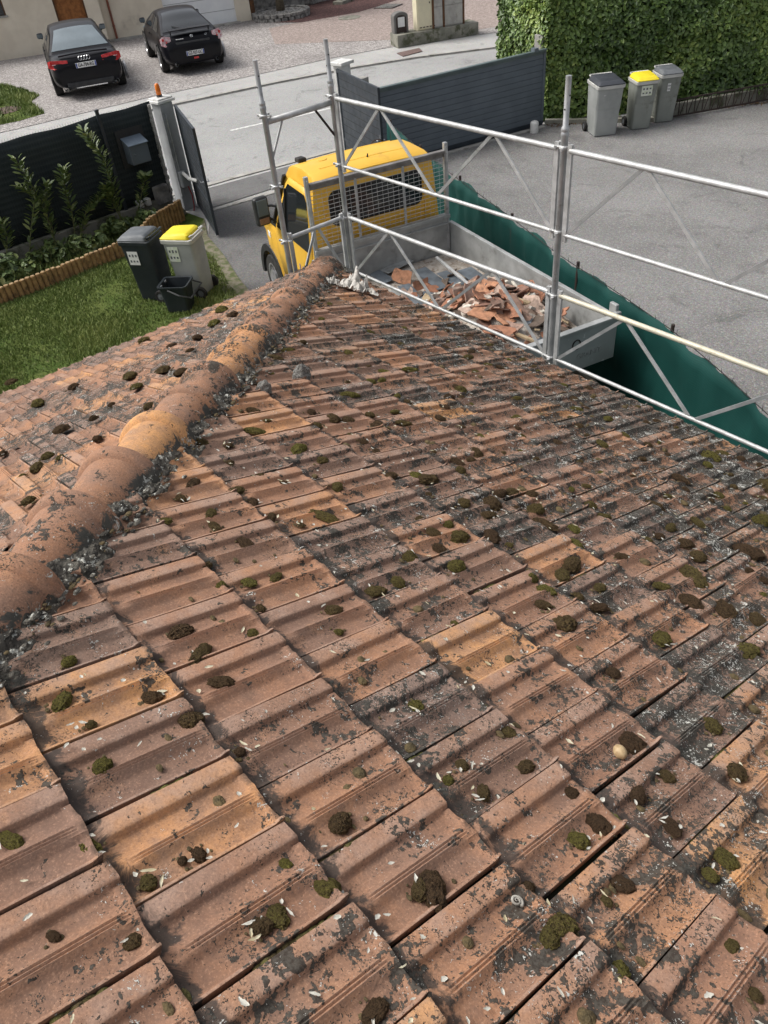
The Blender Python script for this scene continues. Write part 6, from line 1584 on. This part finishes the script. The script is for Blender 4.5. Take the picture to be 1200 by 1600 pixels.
text('S5', 0.07, (0.035, 0.47, 0.74), (0, -1, 0), (0, 0, 1), M_CHROME, car1, 'badge')
m = MB(); m.prism([(0.34, -0.60, 1.055), (0.34, 0.60, 1.055), (0.16, 0.58, 1.04), (0.10, 0.3, 1.05), (0.09, 0, 1.055), (0.10, -0.3, 1.05), (0.16, -0.58, 1.04)], (0, 0, 0.025)); sp_ = sub(car2, m, 'spoiler', M_CARBLK, bevel=0.01)
m = MB(); m.box((0.25, -0.56, 1.01), (0.08, 0.03, 0.1)); m.box((0.25, 0.56, 1.01), (0.08, 0.03, 0.1)); sub(sp_, m, 'spoiler_foot', M_CARBLK)
text('H', 0.075, (0.072, 0.0, 0.90), (0, -1, 0), (0.15, 0, 1), M_CHROME, car2, 'emblem', bold=0.003)
m = MB(); m.path([Vector((0.072, 0.045*math.cos(a), 0.90+0.03*math.sin(a))) for a in np.linspace(0, 2*pi, 21)], 0.004, 6); sub(car2, m, 'emblem_ring', M_CHROME)
m = MB(); m.box((0.07, 0.36, 0.865), (0.012, 0.22, 0.02)); sub(car2, m, 'badge', M_CHROME); text('GT', 0.06, (0.075, -0.42, 0.885), (0, -1, 0), (0.15, 0, 1), M_CHROME, car2, 'badge')
m = MB(); m.box((-0.02, 0, 0.40), (0.012, 0.14, 0.045)); sub(car2, m, 'fog_lamp', M_RED); m = MB(); m.box((0.045, 0, 0.74), (0.05, 1.0, 0.12)); sub(car2, m, 'plate_recess', M_BLKPL, bevel=0.02)
m = MB(); m.beam((0.50, 0.05, 1.005), (0.72, 0.40, 1.085), 0.02, 0.012); sub(car2, m, 'rear_wiper', M_RUBBER)

# ------------------------------------------------------------------ moss cushions, husks and debris on the roof
NRM_R = Vector((0, SP, CP)); PT_R = Vector(T0)
NRM_L = Vector((-SP, 0, CP)); PT_L = Vector((LX0, 0, EAVE_Z+STRIP_TOP/CP+(LX0+5.83)*TP))
def on_roof(px_, py_, left=False):
    d = Vector(ray(px_, py_)); n, p = (NRM_L, PT_L) if left else (NRM_R, PT_R)
    off = -0.008 if left else -0.022
    k = ((p+n*off-CAM).dot(n))/d.dot(n); return CAM+d*k
def moss_proto(k):
    rr = random.Random(100+k); bm = bmesh.new(); bmesh.ops.create_icosphere(bm, subdivisions=4, radius=1)
    ax, ay = rr.uniform(0.85, 1.15), rr.uniform(0.8, 1.1)
    cs = [(Vector((rr.uniform(-.5, .5), rr.uniform(-.35, .35), 0)), rr.uniform(0.55, 0.8)) for _ in range(rr.choice([1, 2, 3]))]+[(Vector((0, 0, 0)), 0.8)]
    for v in bm.verts:
        d = v.co.normalized(); r = 0
        for c, q in cs:   # union of lobes
            b = d.dot(c); disc_ = b*b-c.length_squared+q*q
            if disc_ > 0: r = max(r, b+math.sqrt(disc_))
        n = 0.16*mnoise.fractal(d*2.6+Vector((k*7, 0, 0)), 1, 2, 4)+0.085*mnoise.noise(d*15+Vector((k, 3, 1)))+0.085*rr.uniform(-1, 1)
        r *= 1+n; p = d*r
        v.co = Vector((p.x*ax, p.y*ay, (p.z*0.78 if p.z > 0 else p.z*0.25)))
    me = bpy.data.meshes.new('moss_cushion'); bm.to_mesh(me); bm.free(); me.materials.append(M_MOSS); return me
MPRO = [moss_proto(k) for k in range(9)]
ORD = ['first', 'second', 'third', 'fourth', 'fifth', 'sixth', 'seventh', 'eighth', 'ninth', 'tenth', 'eleventh', 'twelfth', 'thirteenth', 'fourteenth', 'fifteenth', 'sixteenth', 'seventeenth', 'eighteenth', 'nineteenth', 'twentieth', 'twenty-first', 'twenty-second', 'twenty-third', 'twenty-fourth', 'twenty-fifth', 'twenty-sixth', 'twenty-seventh', 'twenty-eighth']
def moss_label(p, left):
    if left:
        c = int(max(0, (p.x-LX0)/(TL*CP))); k = int(max(0, (3.9-p.y)/TW)); a = 'left slope moss cushion'
        return a+', '+ORD[min(c, 27)]+' course above the lawn eave, '+ORD[min(k, 27)]+' tile from the corner'
    B = (p.y-T0[1])/CP; j = B/TL; j = j/(1+0.0015*j); c = int(max(0, 12-j)); v = j-math.floor(j)
    off = 0.5 if math.ceil(j) % 2 == 0 else 0.0
    k0 = math.floor((HIPC-p.y-T0[0])/TW-off)+1; uu = (p.x-T0[0])/TW-off; k = int(max(0, math.floor(uu)-k0)); f = uu-math.floor(uu)
    return 'moss cushion, '+ORD[min(c, 27)]+' course above the gutter, '+ORD[min(k, 27)]+' tile from the ridge, '+('left' if f < 0.55 else 'right')+' pan'
QR = Matrix.Rotation(-PITCH, 4, 'X'); QL = Matrix.Rotation(-PITCH, 4, 'Y')
moss_pts = []
def moss(p, r, left, label, el=1.0, ang=None):
    o = bpy.data.objects.new('moss_cushion', MPRO[R.randrange(9)]); COL.objects.link(o)
    q = QL if left else QR
    o.matrix_world = Matrix.Translation(p) @ q @ Matrix.Rotation(R.uniform(0, 6.28) if ang is None else ang, 4, 'Z') @ Matrix.Diagonal((r*el, r, r*R.uniform(0.75, 1.0), 1))
    moss_pts.append((p.x, p.y)); o['left_'] = left; return tag(o, moss_label(p, left), 'moss', 'moss cushions growing on the roof tiles')
def rpx(px_, py_, r):
    p = on_roof(px_, py_); dep = (Vector((p.x, p.y, p.z))-CAM).dot(Vector((MC[0, 2], MC[1, 2], MC[2, 2]))); return p, r*0.5*dep/F_PX*0.98
HAND = [(283, 989, 50, 1.5), (316, 1020, 42, 1.5), (350, 1067, 36, 1.2), (95, 1101, 40, 1.2), (238, 1092, 38, 1.3), (107, 1036, 28, 1), (142, 1133, 24, 1), (297, 1127, 46, 1.3), (160, 1197, 42, 1.2), (20, 1315, 40, 1.5), (140, 1325, 46, 1.6), (310, 1338, 30, 1), (285, 1346, 22, 1), (232, 1380, 38, 1), (445, 1350, 24, 1), (83, 1462, 24, 1.1), (210, 1470, 34, 1), (432, 1432, 46, 1.4), (405, 1450, 40, 1.1), (515, 1390, 48, 1.1), (530, 1290, 44, 1), (700, 1220, 26, 1), (675, 1385, 60, 1.1), (655, 1395, 38, 1), (755, 1242, 30, 1), (722, 1196, 26, 1), (588, 1577, 44, 1.2), (872, 1448, 50, 1), (860, 1470, 42, 1), (825, 1388, 30, 1), (935, 1287, 46, 1.1), (908, 1315, 38, 1.1), (893, 1240, 32, 1), (985, 1160, 44, 1), (997, 1245, 34, 1.1), (1040, 1212, 30, 1), (1048, 1290, 32, 1.1), (1130, 1340, 38, 1), (1110, 1368, 32, 1), (977, 1384, 34, 1.2), (950, 1410, 22, 1), (970, 1525, 42, 1), (1145, 1478, 26, 1), (1180, 1555, 32, 1.4), (1150, 1208, 46, 1.1), (1115, 1137, 32, 1), (795, 1145, 32, 1), (820, 1200, 34, 1), (650, 1103, 28, 1), (830, 905, 30, 1), (857, 925, 30, 1), (846, 945, 26, 1), (885, 976, 46, 1.2), (940, 950, 28, 1.1), (893, 885, 40, 1.3), (1035, 998, 38, 1.1), (958, 1052, 32, 1.1), (622, 912, 30, 1), (585, 925, 32, 1.2), (530, 988, 20, 1), (512, 810, 38, 1.7), (466, 702, 36, 2), (335, 823, 26, 1.3), (385, 850, 34, 1.7), (265, 740, 0, 1), (346, 1212, 0, 1), (375, 1175, 22, 1), (283, 779, 24, 1.3), (408, 952, 18, 1), (395, 990, 26, 1), (345, 915, 24, 1), (320, 886, 22, 1), (715, 840, 36, 1), (770, 790, 36, 1), (724, 787, 30, 1), (700, 820, 26, 1), (712, 887, 36, 1.1), (637, 868, 28, 1), (685, 857, 28, 1), (675, 832, 24, 1), (650, 745, 30, 1.2), (665, 750, 34, 1.1), (590, 665, 34, 1.5), (742, 708, 34, 1.2), (668, 666, 0, 1), (1085, 905, 50, 1.4), (1135, 955, 50, 1.6), (1080, 942, 44, 1.3), (1175, 865, 44, 1.1), (1190, 815, 38, 1), (1070, 850, 34, 1.2), (1090, 870, 36, 1.3), (1165, 1020, 46, 1.1), (1180, 1085, 0, 1), (800, 770, 30, 1.4), (830, 775, 28, 1), (838, 797, 34, 1.2), (1195, 760, 40, 1), (1110, 715, 40, 1.4), (1025, 795, 36, 1), (720, 612, 30, 1), (700, 623, 24, 1), (545, 617, 26, 1.5), (520, 655, 30, 1), (545, 660, 28, 1.1), (645, 524, 0, 1)]
LB = ['round dark brown moss cushion', 'olive green moss cushion', 'brown and green moss cushion', 'low spreading moss cushion']
for i, (x, y, r, el) in enumerate(HAND):
    if r == 0: continue
    p, rw_ = rpx(x, y, r); moss(p, rw_/math.sqrt(el)*0.98, False, 'dark brown-green moss cushion sitting on the weathered roof tiles', el)
# the rest follow the pans of the tiles, denser towards the right
n_try = 0; added = 0
while added < 176 and n_try < 6000:
    n_try += 1
    i, j = R.randint(-21, 6), R.randint(3, 12); off = 0.5 if j % 2 == 0 else 0.0
    u = R.choice([0.36, 0.40, 0.74, 0.80, 0.84, 0.97])+R.gauss(0, 0.03); v = R.uniform(0.05, 0.75)**1.1
    A, B = (i+off+u)*TW, (j-1+v)*TL*(1+0.0015*j)
    p = Vector(frame_r(np.array(A), np.array(B), np.array(0.022))) 
    if p.x+p.y-HIPC < 0.28: continue
    w = max(0.10, min(1.0, 0.30+0.16*(p.x+3.2)+0.10*(p.y-1.5)))
    if R.random() > w: continue
    cam_c = MC.T @ np.array(p-CAM); px_, py_ = 600+F_PX*cam_c[0]/cam_c[2], 800+F_PX*cam_c[1]/cam_c[2]
    if px_ < 0 or px_ > 1215 or py_ > 1000 or py_ < 380: continue
    if any((p.x-a)**2+(p.y-b)**2 < 0.075**2 for a, b in moss_pts): continue
    moss(p, R.uniform(0.014, 0.034), False, 'dark brown-green moss cushion sitting on the weathered roof tiles', R.uniform(1, 1.6)); added += 1
LM = [(231, 692, 34, 1.3), (262, 707, 20, 1), (97, 672, 30, 1.4), (60, 632, 28, 1.3), (19, 800, 0, 1), (58, 733, 30, 1.2), (75, 714, 26, 1.1), (5, 710, 20, 1), (45, 784, 28, 1.2), (152, 687, 22, 1), (17, 598, 20, 1), (256, 579, 28, 1.2), (281, 583, 24, 1), (203, 588, 26, 1.3), (213, 605, 24, 1.1), (233, 636, 22, 1), (225, 533, 24, 1.2), (146, 655, 20, 1), (115, 605, 22, 1.1), (308, 528, 20, 1), (346, 485, 24, 1), (365, 492, 22, 1), (335, 506, 22, 1.2), (175, 633, 16, 1), (95, 715, 18, 1), (35, 745, 16, 1), (298, 548, 16, 1), (270, 540, 16, 1)]
for x, y, r, el in LM:
    if not r: continue
    p = on_roof(x, y, True); dep = (p-CAM).dot(Vector((MC[0, 2], MC[1, 2], MC[2, 2])))
    if p.x+p.y-HIPC > -0.14: continue
    moss(p, r*0.5*dep/F_PX, True, 'dark moss cushion on the left slope beyond the ridge tiles', el)
groups_ = {}
for o in COL.objects:
    if o.name.startswith('moss_cushion'): groups_.setdefault(o['label'], []).append(o)
for lb, os_ in groups_.items():
    if len(os_) > 1:
        os_.sort(key=lambda o: -o.location.z)
        names_ = {2: ['uphill', 'downhill'], 3: ['uphill', 'middle', 'downhill']}.get(len(os_), ['uphill', 'upper', 'lower', 'downhill']+['lowest']*9)
        for o, w_ in zip(os_, names_): o['label'] = w_+' '+lb
# moss filling the joints between neighbouring tiles
def lump(mb, p, ax, ay, az, a, b, c, seed, nu_=10, nv_=6):
    rings_ = []
    for i in range(nv_+1):
        th = -0.25*pi+(0.75*pi)*i/nv_; z = math.sin(th); rr = math.cos(th); ring = []
        for k in range(nu_):
            f = 2*pi*k/nu_; n = 1+0.22*mnoise.noise(Vector((math.cos(f)*2+seed, math.sin(f)*2, z*2)))
            ring.append(p+ax*(a*rr*math.cos(f)*n)+ay*(b*rr*math.sin(f)*n)+az*(c*z*n))
        rings_.append(ring)
    mb.loft(rings_)
mb = MB(); AXR = Vector((1, 0, 0)); AYR = Vector((0, CP, -SP)); 
for i in range(-21, 10):
    for j in range(-2, 13):
        off = 0.5 if j % 2 == 0 else 0.0
        if R.random() > 0.5: continue
        v0 = R.uniform(0, 0.6); ln = R.uniform(0.15, 0.5); v = v0
        while v < min(1, v0+ln):
            p = Vector(frame_r(np.array((i+off+R.gauss(0.994, 0.006))*TW), np.array((j-1+v)*TL*(1+0.0015*j)), np.array(0.008+0.019*v)))
            if p.x+p.y-HIPC > 0.22:
                a = R.uniform(0.006, 0.011); lump(mb, p, AYR, AXR, NRM_R, a*R.uniform(1.3, 2.6), a, a*R.uniform(0.7, 1.05), R.uniform(0, 99), 8, 4)
            v += R.uniform(0.03, 0.07)
for i in range(-21, 10):        # thin line of moss under some lower tile ends
    for j in range(-1, 12):
        if R.random() > 0.35: continue
        off = 0.5 if j % 2 == 0 else 0.0
        for _ in range(R.randint(1, 5)):
            u = R.choice([R.uniform(.28, .48), R.uniform(.65, .95)]); p = Vector(frame_r(np.array((i+off+u)*TW), np.array((j+R.uniform(0.0, 0.03))*TL*(1+0.0015*j)), np.array(0.014)))
            if p.x+p.y-HIPC > 0.22: a = R.uniform(0.004, 0.010); lump(mb, p, AXR, AYR, NRM_R, a*R.uniform(1, 2.4), a, a*0.8, R.uniform(0, 99), 8, 4)
o = mb.build('moss_in_joints', M_MOSSJ, None, smooth=True); tag(o, 'thin green moss growing in the joints between the roof tiles', 'moss', kind='stuff')
mb = MB()
# crumbs of moss, mostly below the course ends and round the cushions
for o in [x for x in COL.objects if x.name.startswith('moss_cushion')]:
    p0 = o.matrix_world.translation; r0 = o.matrix_world.to_scale().y; lf = bool(o['left_']); n = NRM_L if lf else NRM_R; ax0 = Vector((0, -1, 0)) if lf else AXR; ay0 = n.cross(ax0)
    for _ in range(R.randint(2, 7)):
        a = R.uniform(0, 6.28); d_ = r0*R.uniform(0.8, 1.7); b_ = R.uniform(0.002, 0.006)
        lump(mb, p0+(ax0*math.cos(a)+ay0*math.sin(a))*d_-n*0.003, ax0, ay0, n, b_*R.uniform(1, 1.8), b_, b_*0.7, R.uniform(0, 99), 7, 3)
for _ in range(420):        # small tufts, too many to tell apart
    i, j = R.randint(-21, 7), R.randint(1, 12); off = 0.5 if j % 2 == 0 else 0.0; u = R.choice([0.34, 0.4, 0.46, 0.7, 0.78, 0.86])+R.gauss(0, 0.03); v = R.uniform(0.02, 0.8)**1.2
    p = Vector(frame_r(np.array((i+off+u)*TW), np.array((j-1+v)*TL*(1+0.0015*j)), np.array(0.006+0.019*v+0.010*max(0, 1-v/0.1))))
    if p.x+p.y-HIPC < 0.24 or R.random() > max(0.06, min(1, 0.25+0.25*(p.x+2.6)+0.15*(p.y-1.4))): continue
    if any((p.x-a)**2+(p.y-b)**2 < 0.05**2 for a, b in moss_pts): continue
    a = R.uniform(0.009, 0.018); lump(mb, p, AXR, AYR, NRM_R, a*R.uniform(1, 1.7), a, a*0.8, R.uniform(0, 99), 12, 6)
for _ in range(900):
    i, j = R.randint(-21, 8), R.randint(-1, 12); off = 0.5 if j % 2 == 0 else 0.0
    u = R.choice([R.uniform(.28, .48), R.uniform(.64, .9)]); v = R.random()**2.2
    p = Vector(frame_r(np.array((i+off+u)*TW), np.array((j-1+v)*TL*(1+0.0015*j)), np.array(0.008+0.019*v+0.010*max(0, 1-v/0.1))))
    if p.x+p.y-HIPC < 0.22 or R.random() > max(0.1, min(1, 0.3+0.2*(p.x+2.6)+0.15*(p.y-1.4))): continue
    a = R.uniform(0.003, 0.009); lump(mb, p, AXR, AYR, NRM_R, a*R.uniform(1, 2), a, a*0.75, R.uniform(0, 99), 7, 3)
o = mb.build('moss_crumbs', M_MOSSC, None); tag(o, 'small brown crumbs of moss strewn over the roof tiles', 'moss', kind='stuff')
# husks: pale boat-shaped seed husks and flakes lying in the pans and beside the moss
def husk(mb, p, n, ang, L, W, seed):
    ax0 = AXR if n is NRM_R else Vector((0, -1, 0)); ay0 = n.cross(ax0)
    ax = ax0*math.cos(ang)+ay0*math.sin(ang); ay = n.cross(ax); rows = []
    rr = random.Random(seed); bend = rr.uniform(-0.4, 0.4)
    for i in range(7):
        f = i/6; w = W*math.sin(pi*(0.06+0.88*f))**0.8*rr.uniform(0.7, 1.2); c = p+ax*(L*(f-0.5))+ay*(bend*L*(f-0.5)**2)
        rows.append([c+ay*(w*s_)+n*(0.002+0.25*W*(s_*s_)+0.0015*rr.random()) for s_ in (-1, -0.5, 0, 0.5, 1)])
    mb.grid(rows)
mbw, mby = MB(), MB()
for o in [x for x in COL.objects if x.name.startswith('moss_cushion')]:
    left_ = bool(o['left_']); n = NRM_L if left_ else NRM_R; p0 = o.matrix_world.translation; r0 = o.matrix_world.to_scale().y
    for _ in range(R.choice([0, 0, 1, 1, 2, 3])):
        a = R.uniform(0, 6.28); ax0 = AXR if not left_ else Vector((0, -1, 0)); dirn = ax0*math.cos(a)+n.cross(ax0)*math.sin(a)
        d_ = r0*R.uniform(0.9, 1.35); husk(mbw if R.random() < 0.7 else mby, p0+dirn*d_+n*0.004, n, R.uniform(0, 6.28), R.uniform(0.012, 0.032), R.uniform(0.0025, 0.0045), R.random())
for o in [x for x in COL.objects if x.name.startswith('moss_cushion')]: del o['left_']
cnt = 0
while cnt < 950:
    i, j = R.randint(-21, 8), R.randint(-2, 12); off = 0.5 if j % 2 == 0 else 0.0
    u = R.choice([R.uniform(0.30, 0.5), R.uniform(0.64, 0.97), R.uniform(0.05, 0.2)]); v = R.random()**1.6
    p = Vector(frame_r(np.array((i+off+u)*TW), np.array((j-1+v)*TL*(1+0.0015*j)), np.array(0.013+0.019*v if u > 0.25 else 0.030+0.019*v)))
    if p.x+p.y-HIPC < 0.2: continue
    w = max(0.05, min(1.0, 0.25+0.24*(p.x+2.6)+0.16*(p.y-1.4)))
    if R.random() > w: continue
    husk(mbw if R.random() < 0.75 else mby, p, NRM_R, R.uniform(0, 6.28), R.uniform(0.008, 0.024), R.uniform(0.002, 0.006), R.random()); cnt += 1
tag(mbw.build('seed_husks', M_STUFFW, None, smooth=True), 'white seed husks and flakes scattered in the pans of the roof tiles', 'debris', kind='stuff')
tag(mby.build('straw_husks', M_STUFFY, None, smooth=True), 'straw coloured seed husks lying beside the moss on the tiles', 'debris', kind='stuff')
m1, m2 = MB(), MB()
for _ in range(1000):
    s = R.uniform(0.1, 7.0); d_ = R.gauss(0.222, 0.028); base = hip_pt(s); p = base+HN*d_+Vector((0, 0, -d_/math.sqrt(2)*TP))+HU*R.uniform(0.028, 0.05)
    a = R.choice([R.uniform(0.002, 0.006), R.uniform(0.004, 0.013)]); lump(m1 if R.random() < 0.78 else m2, p, HD, HN, HU, a*R.uniform(1, 2.4), a, a*R.uniform(0.3, 0.7), R.uniform(0, 99), 7, 3)
tag(m1.build('mortar_crust', M_MORT, None), 'dark crumbs and lichen crust along the mortar under the ridge tiles', 'debris', kind='stuff')
tag(m2.build('mortar_moss', M_MOSSC, None), 'brown-green moss growing along the mortar joint under the ridge tiles', 'moss', kind='stuff')
# few loose things lying on the slope
p = on_roof(967, 1179)
m = MB(); m.lathe((0, 0, 0), (1, 0, 0), [(-0.021, 0.002), (-0.019, 0.008), (-0.010, 0.0155), (0, 0.0175), (0.010, 0.0155), (0.019, 0.008), (0.021, 0.002)], 16); o = m.build('nut_shell', pm('nut', (0.46, 0.34, 0.19), (0.34, 0.23, 0.12), 90, 0.6, 0, 0.3, 300, 0.001), smooth=True)
o.location = p+NRM_R*0.010; o.rotation_euler = (0, 0, -0.3); tag(o, 'pale brown nut shell lying beside a green moss cushion', 'nut')
def snail(px_, py_, r, label):
    p = on_roof(px_, py_)+NRM_R*0.005; m = MB(); ax, ay = AXR, NRM_R.cross(AXR)
    m.path([p+ax*(r*(1-t/14)*math.cos(t))+ay*(r*(1-t/14)*math.sin(t))+NRM_R*0.006*(t/14) for t in np.linspace(0, 12.5, 40)], [0.0042*(1-t/46) for t in range(40)], 7)
    tag(m.build('snail_shell', pm('snail_grey', (0.42, 0.40, 0.35), (0.24, 0.22, 0.19), 60, 0.6), smooth=True), label, 'shell')
snail(806, 1411, 0.013, 'grey coiled snail shell on the dark tile near the bottom edge')
def crumple(px_, py_, sx_, sy_, hgt_, mat, label, name, cat, seed, ang=0.0):
    p = on_roof(px_, py_)+NRM_R*0.02; N = 26; rows = []
    ax = AXR*math.cos(ang)+NRM_R.cross(AXR)*math.sin(ang); ay = NRM_R.cross(ax)
    for i in range(N+1):
        row = []
        for k in range(N+1):
            u, v = i/N*2-1, k/N*2-1; q = Vector((u*1.7+seed, v*1.7, seed)); z = abs(mnoise.fractal(q, 1, 2.0, 3))*hgt_*1.6*(1.1-0.6*max(abs(u), abs(v)))
            e = 1+0.45*mnoise.noise(Vector((math.atan2(v, u)*1.2+seed, seed*3, 0))); d2 = 0.3*mnoise.noise(Vector((u*2.5, v*2.5, seed+9)))
            row.append(p+ax*(u*sx_*e+d2*sx_)+ay*(v*sy_*e-d2*sy_)+NRM_R*(z+0.004))
        rows.append(row)
    m = MB(); m.grid(rows); o = m.build(name, mat, smooth=True); s_ = o.modifiers.new('so', 'SOLIDIFY'); s_.thickness = 0.004; o2 = o.modifiers.new('es', 'EDGE_SPLIT'); o2.split_angle = math.radians(35); return tag(o, label, cat)
crumple(552, 455, 0.11, 0.10, 0.11, M_CLOTH, 'crumpled white torn membrane lying at the corner of the roof', 'torn_membrane', 'membrane', 2.3, 0.4)
crumple(580, 462, 0.10, 0.03, 0.03, M_CLOTH, 'narrow strip of torn membrane trailing towards the truck', 'torn_membrane', 'membrane', 7.7, -0.15)
crumple(518, 446, 0.05, 0.06, 0.05, M_CLOTH, 'small torn membrane scrap against the last ridge tiles', 'torn_membrane', 'membrane', 5.1, 0.9)
def rock(px_, py_, r, mat, label, seed, zz=1.0, name='mortar_lump'):
    bm = bmesh.new(); bmesh.ops.create_icosphere(bm, subdivisions=3, radius=1)
    for v in bm.verts: v.co *= 1+0.45*mnoise.fractal(v.co*1.3+Vector((seed, 0, 0)), 1, 2, 4); v.co.z *= zz
    me = bpy.data.meshes.new(name); bm.to_mesh(me); bm.free(); me.materials.append(mat); o = bpy.data.objects.new(name, me); COL.objects.link(o)
    p = on_roof(px_, py_); o.matrix_world = Matrix.Translation(p+NRM_R*r*0.5) @ QR @ Matrix.Rotation(seed, 4, 'Z') @ Matrix.Diagonal((r, r*0.7, r*1.1, 1)); return tag(o, label, 'mortar lump')
M_LUMP = pm('mortar_lump', (0.42, 0.41, 0.38), (0.13, 0.125, 0.115), 11, 1.0, 0, 0.8, 60, 0.01, lo=0.42, hi=0.58)
rock(470, 592, 0.050, M_LUMP, 'larger lump of pale and black mortar lying on the right slope', 1.7, 1.1)
rock(412, 614, 0.036, M_LUMP, 'small pointed grey mortar lump right of the ridge tiles', 4.2, 1.2)
rock(502, 452, 0.03, M_LUMP, 'little grey mortar lump beside the torn membrane', 6.2, 0.9)
